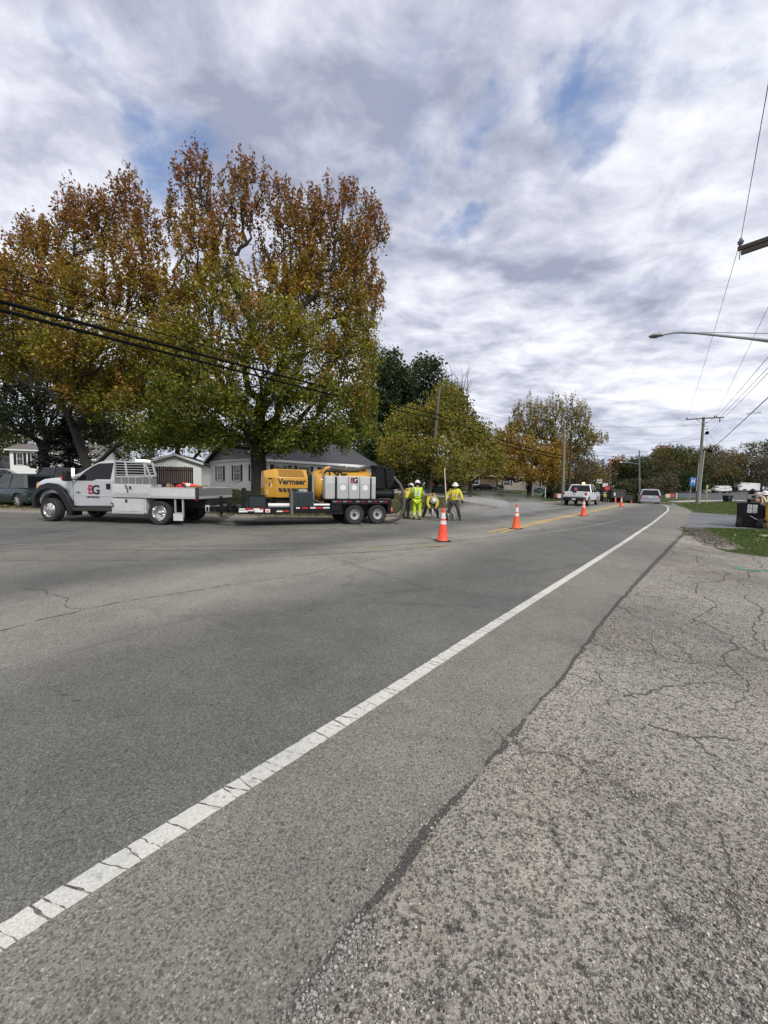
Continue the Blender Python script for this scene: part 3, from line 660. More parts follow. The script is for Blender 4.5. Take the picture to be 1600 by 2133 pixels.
def dirt_heap(r, n):
    t = r.random(n); a = np.array([9.6, 11.3]); b = np.array([12.9, 16.6]); P = a+(b-a)*t[:, None]; P[:, 0] += r.normal(.12, .26, n); P[:, 1] += r.normal(-.05, .2, n); return P
stones('verge_rubble', 3200, dirt_heap, .008, .035, [(.10, .085, .07), (.16, .14, .12), (.22, .19, .16), (.06, .05, .045)], 9, .015)
def kerb_rub(r, n):
    K = np.array(KERB); t = r.uniform(2, len(K)-1.01, n); i = t.astype(int); P = K[i]+(K[i+1]-K[i])*(t-i)[:, None]; P[:, 1] += np.abs(r.normal(0.3, .7, n)); return P
stones('kerbside_rubble', 2500, kerb_rub, .015, .05, [(.16, .13, .10), (.24, .20, .15), (.10, .08, .06)], 10, .03)
def crumbs(r, n):
    y = r.uniform(1.3, 12, n); x = (r.uniform(-100, 1100, n)-800)/820*y; sx = np.interp(y, SE[:, 1], SE[:, 0]); ok = x < sx; return np.stack([x, y], -1)[ok]
stones('road_crumbs', 1500, crumbs, .002, .009, [(.04, .038, .036), (.30, .29, .28), (.1, .095, .09)], 12)

# ------------------------------------------------------------------ grass blades and fallen leaves
def blades(name, poly, n, h, w, cols, seed, lean=.4):
    r = np.random.default_rng(seed); xs = [p[0] for p in poly]; ys = [p[1] for p in poly]
    P = np.stack([r.uniform(min(xs), max(xs), n), r.uniform(min(ys), max(ys), n)], -1); P = P[inside(P, poly)]; n = len(P); z = zt(P[:, 0], P[:, 1])
    a = r.uniform(0, 6.28, n); hh = h*r.uniform(.5, 1.3, n); dx = np.cos(a)*w; dy = np.sin(a)*w; b = r.uniform(0, 6.28, n); lx = np.cos(b)*hh*lean; ly = np.sin(b)*hh*lean
    V = np.stack([np.stack([P[:, 0]-dx, P[:, 1]-dy, z], -1), np.stack([P[:, 0]+dx, P[:, 1]+dy, z], -1), np.stack([P[:, 0]+lx, P[:, 1]+ly, z+hh], -1)], 1).reshape(-1, 3)
    pat = .5+.5*np.sin(P[:, 0]*1.3+np.sin(P[:, 1]*.9)*2)*np.sin(P[:, 1]*1.1+1); pick = np.clip((pat*len(cols)+r.normal(0, .8, n)).astype(int), 0, len(cols)-1)
    c = np.array(cols)[pick]*r.uniform(.65, 1.3, (n, 1))
    return kind(np_mesh(name, V, np.arange(n*3).reshape(-1, 3), LEAF, tint=np.repeat(c, 3, 0)), 'stuff')
def inside(P, poly):
    x, y = P[:, 0], P[:, 1]; c = np.zeros(len(P), bool); n = len(poly)
    for i in range(n):
        x1, y1 = poly[i]; x2, y2 = poly[(i+1) % n]
        if y1 == y2: continue
        k = ((y1 > y) != (y2 > y)) & (x < (x2-x1)*(y-y1)/(y2-y1)+x1); c ^= k
    return c
def litter(name, poly, n, size, cols, seed, dz=.03):
    r = np.random.default_rng(seed); xs = [p[0] for p in poly]; ys = [p[1] for p in poly]
    P = np.stack([r.uniform(min(xs), max(xs), n), r.uniform(min(ys), max(ys), n)], -1); P = P[inside(P, poly)]; n = len(P); z = zt(P[:, 0], P[:, 1])+dz
    return kind(leaf_quads(name, np.column_stack([P, z]), size*r.uniform(.5, 1.3, n), np.array(cols)[r.integers(0, len(cols), n)]*r.uniform(.7, 1.2, (n, 1)), r, flat=.35), 'stuff')
def leaf_quads(name, C, S, col, r, parent=None, flat=None, aspect=.62):
    n = len(C); nrm = r.normal(size=(n, 3))
    if flat is not None: nrm *= flat; nrm[:, 2] += 1
    nrm /= np.linalg.norm(nrm, axis=1)[:, None]; t = r.normal(size=(n, 3)); t -= (t*nrm).sum(1)[:, None]*nrm; t /= np.linalg.norm(t, axis=1)[:, None]; b = np.cross(nrm, t)
    S = S[:, None]; V = np.stack([C-t*S*.5, C+b*S*.5*aspect+nrm*S*.08, C+t*S*.55, C-b*S*.5*aspect+nrm*S*.08], 1).reshape(-1, 3)
    return np_mesh(name, V, np.arange(4*n).reshape(-1, 4), LEAF, parent, tint=np.repeat(col, 4, 0))
GREENS = [(.05, .11, .02), (.08, .15, .028), (.105, .175, .035), (.12, .14, .04)]
PATCH1 = [(12.9, 16.4), (15.4, 16.55), (30, 15.6), (30, 6.2), (16, 8.3), (11.0, 9.0), (9.4, 9.6), (9.1, 10.3), (9.7, 10.7), (10.7, 12.2), (11.6, 13.9), (12.4, 15.3)]
PATCH2 = [(23.2, 28.8), (23.3, 25.8), (24.6, 25.1), (50, 23.6), (62, 56), (55, 56), (49, 55), (41, 50.6), (34.5, 45.6), (26, 33.5)]
blades('grass', PATCH1, 130000, .065, .006, GREENS, 1); blades('grass', PATCH2, 90000, .075, .013, GREENS, 2)
LEAFC = [(.30, .22, .08), (.22, .13, .05), (.36, .30, .14), (.15, .08, .035), (.40, .33, .18)]
litter('fallen_leaves', PATCH1, 1300, .09, LEAFC, 3); litter('fallen_leaves', PATCH2, 2200, .13, LEAFC, 4)
LAWNL = [(-40, 20.5), (-14, 19.7), (-9, 19.4), (-4, 19), (-1.5, 19.5), (.3, 21), (2.8, 25.2), (5, 28), (7.4, 33), (5.5, 37.3), (1.5, 38), (-6, 40.2), (-40, 40)]
LAWNR = [(11.0, 34.5), (13.6, 38.2), (19, 43.8), (22, 49), (20.5, 56), (10.5, 50.5), (9.0, 46), (10.6, 42.5), (12.2, 39.8)]
LAWN3 = [(20, 57.5), (10, 52.2), (6, 50), (0, 50), (0, 75), (26, 75)]
blades('lawn_grass', LAWNL, 120000, .08, .013, [(.06, .07, .03), (.075, .095, .03), (.10, .10, .045), (.12, .11, .055)], 5)
blades('lawn_grass', LAWNR, 60000, .08, .016, GREENS, 6); blades('lawn_grass', LAWN3, 50000, .1, .025, GREENS, 7)
litter('lawn_leaf_litter', LAWNL, 15000, .15, LEAFC, 8); litter('lawn_leaf_litter', LAWNR, 2500, .15, LEAFC, 9); litter('lawn_leaf_litter', LAWN3, 2000, .2, LEAFC, 11)
litter('kerb_leaf_litter', [(x, y) for x, y in KERB[1:]]+[(4.9, 27.5), (0.3, 20.8), (-4, 18.8), (-14, 19.6), (-25, 20.2)], 4500, .12, LEAFC, 10, .03)

# ------------------------------------------------------------------ trees
def skeleton(base, lobes, n, seed, trunk, r0, wander=.10, lenk=.42):
    """grow branches to points sampled in the crown's lobes; lobes: (centre, radii, weight)"""
    r = np.random.default_rng(seed); base = np.array(base, float)
    w = np.array([l[2] if len(l) > 2 else 1.0 for l in lobes])*np.array([l[1][0]*l[1][1]*l[1][2] for l in lobes])**.72; w /= w.sum()
    pts = []
    for l, k in zip(lobes, (w*n).astype(int)+1):
        d = r.normal(size=(k, 3)); d /= np.linalg.norm(d, axis=1)[:, None]; rr = r.random(k)**.45*(1+r.normal(0, .12, k))
        pts.append(np.array(l[0])+d*rr[:, None]*np.array(l[1]))
    pts = np.concatenate(pts)
    tr = [base]
    for t in trunk: tr.append(base+np.array(t, float))
    T0 = []; par = []; 
    for i, (a, b) in enumerate(zip(tr[:-1], tr[1:])):
        for k in range(4): T0.append(a+(b-a)*(k/4)); par.append(len(T0)-2)
    T0.append(tr[-1]); par.append(len(T0)-2); nt_ = len(T0)
    N = np.zeros((nt_+len(pts)*3, 3)); PL = np.zeros(len(N)); N[:nt_] = T0; cnt = nt_
    for i in range(1, nt_): PL[i] = PL[i-1]+np.linalg.norm(N[i]-N[i-1])
    lo = max(1, int(nt_*.35)); usable = np.zeros(len(N), bool); usable[lo:nt_] = True
    top = N[nt_-1]; order = np.argsort(np.linalg.norm(pts-top, axis=1)+r.random(len(pts))*1.2)
    for q in pts[order]:
        dd = np.linalg.norm(N[:cnt]-q, axis=1); cost = dd+lenk*PL[:cnt]; cost[~usable[:cnt]] = 1e9
        # prefer growing outward and upward
        cost += np.maximum(0, (N[:cnt, 2]-q[2]))*.5
        j = int(np.argmin(cost)); d = q-N[j]; L_ = np.linalg.norm(d); k = 1 if L_ < .8 else (2 if L_ < 2 else 3); p = j
        for i in range(1, k+1):
            t = i/k; c = N[j]+d*t
            if i < k: c = c+r.normal(size=3)*wander*L_*.6; c[2] += .10*L_*math.sin(math.pi*t)
            N[cnt] = c; par.append(p); PL[cnt] = PL[p]+np.linalg.norm(c-N[p]); usable[cnt] = True; p = cnt; cnt += 1
    N = N[:cnt]; par = np.array(par); load = np.zeros(cnt); child = np.zeros(cnt, int)
    for i in range(1, cnt): child[par[i]] += 1
    load[child == 0] = 1
    for i in range(cnt-1, 0, -1): load[par[i]] += load[i]
    rad = r0*(load/load[0])**.44
    return N, par, rad, child
def limb_mesh(name, N, par, rad, m, parent, thr):
    V = []; F = []; o = 0
    for i in range(1, len(N)):
        if rad[i] < thr: continue
        j = par[i]; a, b = N[j], N[i]; d = b-a; L_ = np.linalg.norm(d)
        if L_ < 1e-4: continue
        d /= L_; k = 8 if rad[i] > .12 else (5 if rad[i] > .03 else 3); u = np.cross(d, [0, 0, 1.0]) if abs(d[2]) < .95 else np.cross(d, [1.0, 0, 0]); u /= np.linalg.norm(u); v = np.cross(d, u)
        t = np.arange(k)*2*math.pi/k; ring = np.cos(t)[:, None]*u+np.sin(t)[:, None]*v; ra = min(rad[j], rad[i]*1.35) if j > 0 else rad[j]
        V.append(a+ring*ra); V.append(b+ring*rad[i]); F += [(o+q, o+(q+1) % k, o+k+(q+1) % k, o+k+q) for q in range(k)]; o += 2*k
    return np_mesh(name, np.concatenate(V), np.array(F), m, parent, smooth=True)
def tree(name, label, base, lobes, n=500, leaves=30, lsize=.14, spread=.5, colf=None, seed=1, trunk=((0, 0, 3),), r0=.3, thr=.012, group=None, bark=None, droop=.15, cat='tree', wander=.10, root=None, flare=1.0, aspect=.62, lenk=.42, spire=False):
    base = Vector(base); T = thing(name, label, cat, base, 0, group) if root is None else root
    b = np.array(base); L_ = [(np.array(l[0], float)-b, l[1], *(l[2:])) for l in lobes]
    N, par, rad, child = skeleton((0, 0, -.1), L_, n, seed, trunk, r0, wander, lenk)
    r = np.random.default_rng(seed+99)
    if flare > 1: rad[:2] *= [flare, (1+flare)/2]
    limb_mesh('trunk', N, par, rad, bark or BARK, T, thr)
    tip = np.where((child == 0) | (rad < r0*.10))[0]; tip = tip[N[tip, 2] > (min(l[0][2]-l[1][2] for l in L_))]
    hz_ = (N[tip, 2]-N[tip, 2].min())/np.ptp(N[tip, 2]); k = r.poisson(leaves*((1.45-.95*hz_) if spire else 1.0)*(r.uniform(.35, 1.6, len(tip)) if spire else 1.0), len(tip)); idx = np.repeat(tip, k); m = len(idx); o = r.normal(size=(m, 3)); o /= np.linalg.norm(o, axis=1)[:, None]; o *= (r.random(m)**.5)[:, None]*spread
    if spire:
        hs_ = (N[idx, 2]-N[tip, 2].min())/np.ptp(N[tip, 2]) if spire != 2 else np.ones(m); o0 = o.copy(); up = r.random(m)**1.2; o[:, :2] *= (1.05-.85*up)[:, None]*.95; o[:, 2] = (up-.25)*spread*2.3+o[:, 2]*.35; lo_ = (hs_ < .42)[:, None]; o = np.where(lo_, o0*1.35, o)
    C = N[idx]+o; C[:, 2] -= droop*spread*r.random(m)
    tone = np.random.default_rng(seed+5).random(len(N))
    col = colf(C, tone[idx], r); leaf_quads('crown', C, lsize*np.where(r.random(m) < .25, r.uniform(.35, .6, m), r.uniform(.65, 1.35, m)), col, r, T, aspect=aspect)
    return T
def ramp(vals, cols, x):
    cols = np.array(cols); x = np.clip(x, vals[0], vals[-1]); return np.stack([np.interp(x, vals, cols[:, i]) for i in range(3)], -1)
def lobe(px, py, rx, ry, depth, rd, w=1.0):
    if depth < 24 and px > 580: depth += (px-580)/200*4.2
    c = at(px, py, depth); k = depth/FPX; return ((c.x, c.y, c.z), (rx*k, rd, ry*k), w)
# the two sweetgums over the side street
def gum_col(h0, h1, reds):
    def f(C, tone, r):
        t = (C[:, 2]-h0)/(h1-h0)+r.normal(0, .07, len(C))+(tone-.5)*.35
        c = ramp([0, .22, .42, .6, .8, 1.0], [(.085, .118, .010), (.145, .155, .012), (.205, .175, .014), (.250, .165, .016), (.250, .130, .022), (.205, .095, .030)], t)
        red = (tone > .86) & (t > .35); c[red] = c[red]*.5+np.array([.24, .065, .02])*.5
        g = (tone < .2) & (t < .9); c[g] = c[g]*.6+np.array([.10, .11, .016])*.4
        return c*1.3*r.uniform(.55, 1.4, (len(C), 1))
    return f
LB = [lobe(415, 415, 40, 62, 23, 1.6), lobe(418, 350, 22, 36, 23, .7, .8), lobe(505, 435, 46, 66, 22.5, 1.8), lobe(508, 352, 20, 34, 22.5, .6, .8), lobe(553, 392, 16, 36, 22, .6, .6), lobe(590, 455, 36, 48, 22, 1.5),
      lobe(598, 400, 14, 26, 22, .5, .5), lobe(685, 455, 36, 52, 21.5, 1.4), lobe(722, 410, 24, 44, 21.5, .8), lobe(768, 445, 22, 48, 22, .8), lobe(785, 485, 26, 30, 22, .9), lobe(720, 520, 58, 52, 21, 1.7), lobe(770, 610, 28, 48, 21.5, 1.2), lobe(690, 610, 52, 42, 20.5, 1.5, .7),
      lobe(440, 520, 62, 60, 21, 2.2), lobe(395, 600, 46, 60, 21.5, 2.2), lobe(480, 610, 70, 60, 20, 2.2), lobe(570, 690, 90, 70, 19.5, 2.6), lobe(700, 720, 76, 66, 20.5, 2.4), lobe(430, 730, 90, 66, 20.5, 2.6), lobe(600, 800, 120, 60, 20, 2.8),
      lobe(720, 830, 60, 62, 21, 2.2), lobe(480, 840, 80, 58, 20, 2.4), lobe(650, 900, 88, 34, 20.5, 2.0, .8), lobe(735, 900, 38, 40, 21, 1.6, .8), lobe(470, 905, 52, 30, 21, 1.6, .5), lobe(560, 540, 50, 50, 23.5, 1.8, .5), lobe(380, 480, 26, 60, 22, 1.2, .6), lobe(640, 520, 50, 60, 22.5, 1.8, .8), lobe(400, 830, 70, 60, 21, 2.4, 1.1), lobe(380, 690, 50, 60, 21.5, 2.2), lobe(600, 905, 130, 40, 22, 3.0, 1.2), lobe(765, 730, 26, 70, 21.5, 1.6, 1.2), lobe(760, 860, 30, 70, 21.5, 1.6, 1.2)]
SPB_ = [lobe(px, py+6, 12, 34, 22+i % 3*.5, .45, 1.0) for i, (px, py) in enumerate(((375, 365), (398, 345), (420, 345), (437, 370), (465, 385), (485, 360), (507, 345), (525, 368), (552, 375), (575, 400), (600, 402), (622, 420), (660, 405), (684, 395), (716, 395), (735, 400), (768, 415), (782, 440), (800, 480), (360, 420), (352, 460), (795, 600), (778, 660), (745, 640)))]
SPC_ = [lobe(px, py-3, 11, 38, 25, .5, 1.0) for px, py in ((262, 380), (240, 400), (282, 410), (215, 430), (190, 440), (150, 425), (132, 450), (165, 455), (66, 485), (50, 500), (95, 500), (305, 450), (325, 480), (20, 545), (120, 495))]
T1 = at(538, 1041, 22)
tree('sweetgum_tree', 'huge sweetgum turning from green to rusty orange, thick dark trunk behind the yellow machine', (T1.x, T1.y, Z(T1.x, T1.y)), LB+SPB_+[lobe(330, 905, 60, 26, 23.5, 2, 1.0), lobe(430, 905, 60, 24, 22, 2, .8), lobe(590, 920, 50, 16, 20, 1.6, .5), lobe(640, 470, 34, 60, 22, 1.2, 1.3), lobe(640, 570, 50, 60, 21.5, 1.8, 1.6), lobe(720, 570, 50, 50, 21, 1.6, 1.3), lobe(745, 520, 40, 50, 21, 1.4, 1.3), lobe(600, 620, 60, 50, 21.5, 2, 1.3), lobe(730, 650, 50, 50, 20.5, 1.6, 1.3)], 3500, 38, .150, .36, gum_col(3.0, 18.0, True), 11,
     trunk=((0.05, 0, 2.2), (-.05, 0, 3.6), (.1, .1, 5.2)), r0=.43, thr=.011, flare=1.5, wander=.12, spire=True, droop=.05)
LC = [lobe(262, 400, 20, 44, 25, .8), lobe(240, 450, 46, 50, 25, 1.4), lobe(150, 440, 22, 42, 25.5, .9), lobe(200, 480, 60, 55, 25, 2), lobe(70, 500, 26, 42, 25, 1), lobe(110, 540, 66, 55, 24.5, 2.2), lobe(40, 590, 60, 60, 24, 2.4), lobe(300, 500, 44, 50, 24.5, 1.6),
      lobe(280, 580, 68, 70, 23.5, 2.4), lobe(180, 620, 90, 70, 23, 2.6), lobe(60, 660, 80, 60, 24, 2.6), lobe(170, 740, 90, 60, 23, 2.6), lobe(290, 720, 66, 66, 23, 2.2), lobe(310, 830, 66, 50, 23.5, 2.2, .7), lobe(-60, 620, 70, 80, 25, 2.6), lobe(190, 830, 60, 40, 24, 2, .5), lobe(370, 880, 40, 40, 24, 1.6, .6), lobe(340, 640, 40, 70, 25, 2.2), lobe(350, 760, 50, 70, 25, 2.4), lobe(240, 800, 110, 60, 26, 2.6), lobe(20, 740, 60, 50, 25, 2)]
T2 = foot(205, 25)
tree('sweetgum_tree', 'wide leaning sweetgum with golden brown leaves, above the silver flatbed truck', T2, LC+SPC_, 2700, 40, .160, .40, gum_col(1.0, 18.0, True), 23, trunk=((-.7, 0, 2.4), (-1.3, 0, 4.4)), r0=.27, thr=.011, wander=.12, spire=True, droop=.05)
def dark_col(C, tone, r):
    c = ramp([0, .5, 1], [(.022, .040, .012), (.035, .055, .016), (.060, .070, .020)], tone+r.normal(0, .15, len(C))); return c*r.uniform(.6, 1.4, (len(C), 1))
def mkcol(a, b, c_):
    def f(C, tone, r): return ramp([0, .5, 1], [a, b, c_], tone+r.normal(0, .16, len(C)))*np.array([1.62, 1.58, 1.25])*r.uniform(.55, 1.4, (len(C), 1))
    return f
LD = [lobe(40, 730, 70, 60, 33, 3), lobe(-20, 800, 80, 70, 33, 3), lobe(90, 820, 80, 60, 33, 3), lobe(50, 880, 80, 40, 32, 3), lobe(190, 880, 50, 50, 34, 3), lobe(140, 780, 60, 50, 34, 2.5)]
tree('dark_green_tree', 'dark green tree far left behind the golden sweetgum', foot(95, 33), LD, 700, 30, .24, .85, dark_col, 31, trunk=((0, 0, 3),), r0=.35, thr=.02)
LD2 = [lobe(300, 905, 60, 36, 40, 3), lobe(360, 900, 60, 40, 41, 3), lobe(430, 905, 40, 36, 44, 3), lobe(240, 890, 60, 40, 38, 3)]
tree('yellow_green_tree', 'bright yellow green tree glimpsed above the roof behind the brown fence', foot(380, 46), LD2, 420, 26, .3, 1.0, mkcol((.07, .10, .02), (.12, .15, .03), (.16, .17, .03)), 33, trunk=((0, 0, 3),), r0=.3, thr=.03)
LD3 = [lobe(15, 925, 60, 34, 70, 5), lobe(90, 915, 60, 34, 70, 5), lobe(-40, 900, 60, 50, 70, 5)]
tree('distant_olive_tree', 'olive green tree behind the white two storey house at far left', foot(30, 72), LD3, 300, 28, .5, 1.8, mkcol((.06, .07, .02), (.09, .09, .02), (.12, .11, .03)), 34, trunk=((0, 0, 3),), r0=.4, thr=.05)
# spruce: tiers of drooping boughs
def spruce(px, y, H, Rb, label, seed, dens=1.0, group=None):
    T = thing('spruce_tree', label, 'spruce', foot(px, y), 0, group); m = MB(); m.cyl((0, 0, -.1), (0, 0, H), .16*H/7, .02, 8); m.build('trunk', BARK, T)
    r = np.random.default_rng(seed); C = []; D = []; V = []
    nb = int(150*dens); tb = MB()
    for i in range(nb):
        h = .35+(H-.5)*(i/nb); R1 = Rb*(1-h/H)**.85*r.uniform(.75, 1.12)+.1; a = r.uniform(0, 6.28); dr = -R1*.22
        pts = [Vector((math.cos(a)*R1*t, math.sin(a)*R1*t, h+dr*math.sin(t*2.0))) for t in (0, .35, .7, 1)]
        tb.tube(pts, [.03, .022, .015, .006], 3, cap=False)
        k = int(60*R1/Rb)+14
        t = r.random(k)**.6; base = np.stack([math.cos(a)*R1*t, math.sin(a)*R1*t, h+dr*np.sin(t*2.0)], -1); side = r.uniform(-1, 1, k)*R1*.24*(1-t*.6)
        base[:, 0] += -math.sin(a)*side; base[:, 1] += math.cos(a)*side; base[:, 2] -= np.abs(side)*.25+r.random(k)*.14; C.append(base)
    tb.build('bough', BARK, T)
    C = np.concatenate(C); n = len(C); col = ramp([0, 1], [(.010, .016, .012), (.026, .036, .024)], r.random(n))
    leaf_quads('crown', C, np.full(n, .26)*r.uniform(.6, 1.3, n), col, r, T, flat=.5, aspect=.4)
    return T
spruce(148, 29, 5.6, 3.5, 'nearly black spruce with drooping boughs behind the silver truck cab', 41, 1.2)
# middle distance, right of the big sweetgum
oak = mkcol((.014, .030, .011), (.022, .042, .014), (.038, .056, .017))
LE = [lobe(805, 775, 36, 42, 58, 4), lobe(790, 840, 44, 60, 58, 4), lobe(820, 850, 40, 60, 58, 4), lobe(800, 930, 50, 50, 56, 4), lobe(840, 800, 24, 34, 57, 3)]
tree('oak_tree', 'tall dark green oak immediately right of the sweetgum crown', foot(800, 58), LE, 620, 30, .42, 1.15, oak, 51, trunk=((0, 0, 5),), r0=.5, thr=.04, group='dark oaks behind the garden trees')
LF = [lobe(880, 785, 40, 38, 60, 4), lobe(850, 830, 34, 40, 60, 4), lobe(915, 830, 36, 46, 60, 4), lobe(950, 860, 34, 40, 60, 4), lobe(890, 870, 60, 50, 60, 4), lobe(860, 940, 60, 50, 58, 4), lobe(975, 900, 24, 40, 60, 3)]
tree('oak_tree', 'rounded dark green oak rising behind the leaning utility pole', foot(890, 61), LF, 760, 30, .42, 1.15, oak, 52, trunk=((0, 0, 5),), r0=.5, thr=.04, group='dark oaks behind the garden trees')
gold = mkcol((.09, .115, .018), (.165, .155, .024), (.25, .185, .028)); amberc = mkcol((.14, .125, .02), (.22, .145, .022), (.25, .13, .024))
LG = [lobe(930, 840, 40, 44, 46, 3), lobe(900, 880, 60, 40, 45, 3), lobe(850, 880, 46, 40, 44, 3), lobe(940, 890, 46, 40, 44, 3), lobe(960, 850, 24, 44, 47, 2, .6), lobe(830, 930, 54, 40, 43, 3), lobe(900, 945, 60, 36, 42, 3), lobe(968, 925, 34, 36, 44, 3)]
tree('yellow_green_tree', 'tall yellow green maple with bare twigs on top behind the leaning pole', foot(935, 46), LG, 900, 24, .24, .72, gold, 53, trunk=((0, 0, 3),), r0=.3, thr=.018)
bt = MB(); rr_ = random.Random(4)
for i in range(26):
    p0 = at(rr_.uniform(905, 975), rr_.uniform(800, 850), 46); p1 = p0+Vector((rr_.uniform(-.6, .9), rr_.uniform(-.5, .5), rr_.uniform(1.2, 3.0))); mid = p0.lerp(p1, .5)+Vector((rr_.uniform(-.3, .3), 0, .1))
    bt.tube([p0-Vector((0, 0, 1.5)), p0, mid, p1], [.05, .04, .025, .01], 3); bt.tube([mid, mid+Vector((rr_.uniform(-.8, .8), rr_.uniform(-.4, .4), rr_.uniform(.5, 1.1)))], [.02, .008], 3)
o_ = bt.build('bare_twigs', BARK); _t = [q for q in bpy.data.objects if q.get('label', '').startswith('tall yellow green maple')][0]; o_.parent = _t; o_.location = -_t.location
LH = [lobe(985, 960, 44, 36, 40, 2.5), lobe(1010, 930, 30, 34, 42, 2.5), lobe(950, 975, 40, 30, 39, 2.5), lobe(1000, 900, 24, 30, 44, 2), lobe(1030, 965, 26, 30, 42, 2)]
tree('yellow_green_tree', 'low golden tree spreading over the lawn right of the standing worker', foot(978, 41), LH, 560, 26, .22, .62, mkcol((.09, .10, .018), (.15, .135, .022), (.21, .165, .03)), 54, trunk=((0, 0, 1.6),), r0=.2, thr=.016)
LI = [lobe(880, 985, 60, 26, 44, 2.5), lobe(820, 980, 40, 28, 44, 2.5), lobe(940, 1000, 30, 16, 46, 2)]
tree('shrubby_tree', 'dark leafy undergrowth tree behind the two hard hatted workers', foot(870, 46), LI, 420, 28, .26, .75, mkcol((.03, .045, .014), (.06, .07, .018), (.09, .09, .02)), 55, trunk=((0, 0, 1.2),), r0=.18, thr=.02)
LJ = [lobe(1050, 925, 36, 40, 50, 3), lobe(1085, 940, 46, 34, 49, 3), lobe(1040, 975, 44, 26, 48, 3), lobe(1120, 960, 46, 34, 49, 3), lobe(1150, 945, 34, 40, 51, 3), lobe(1155, 985, 32, 28, 50, 2.5), lobe(1090, 985, 40, 20, 48, 2.5)]
tree('amber_tree', 'wide amber and olive tree with many stems behind the green board sign', foot(1100, 50), LJ, 800, 26, .24, .72, amberc, 56, trunk=((0, 0, 1.0),), r0=.3, thr=.016)
# feathery tree blown to the right
LK = []
for (px, py, rx, ry) in ((1078, 872, 12, 34), (1105, 862, 14, 44), (1128, 870, 16, 40), (1150, 866, 16, 42), (1172, 862, 14, 44), (1195, 862, 14, 40), (1212, 872, 16, 34), (1100, 900, 34, 26), (1150, 902, 50, 26), (1215, 905, 30, 18), (1240, 915, 22, 10), (1200, 930, 40, 14), (1068, 895, 12, 20)):
    LK.append(lobe(px, py, rx, ry, 52, 2.2))
tree('feathery_tree', 'feathery olive gold tree leaning right, standing above the green board sign', foot(1150, 52), LK, 1500, 17, .19, .34, mkcol((.10, .10, .024), (.16, .13, .026), (.21, .155, .03)), 57, trunk=((0, 0, 2), (-.5, 0, 4)), r0=.28, thr=.014, wander=.05, lenk=.2, spire=2)
# woods: six prototype trees, copied with their own size and turn
def proto(label, seed, H, W, colf, n=330, lv=30, ls=.36, sp=1.0, bare=False):
    r = random.Random(seed); lb = []
    for i in range(7):
        a = r.uniform(0, 6.28); q = r.uniform(.1, .55)*W; h = r.uniform(.38, .86)*H; k = (1.15-h/H)
        lb.append(((math.cos(a)*q*k*1.4, math.sin(a)*q*k*1.4, h), (W*.36*r.uniform(.7, 1.1), W*.36*r.uniform(.7, 1.1), H*.17*r.uniform(.8, 1.3)), 1))
    lb.append(((0, 0, H*.86), (W*.22, W*.22, H*.15), 1)); lb.append(((0, 0, H*.3), (W*.42, W*.42, H*.17), .8))
    T = tree('woodland_tree', label, (0, 0, 0), lb, n, 3 if bare else lv, ls, sp, colf, seed, trunk=((0, 0, H*.3),), r0=.022*H, thr=.03 if not bare else .012, wander=.15)
    return T
olive = mkcol((.030, .042, .014), (.055, .060, .018), (.090, .082, .022)); oliv2 = mkcol((.048, .052, .016), (.085, .072, .02), (.13, .09, .024)); dkg = mkcol((.016, .028, .012), (.028, .040, .014), (.048, .055, .018))
brn = mkcol((.06, .048, .022), (.095, .07, .03), (.13, .09, .036))
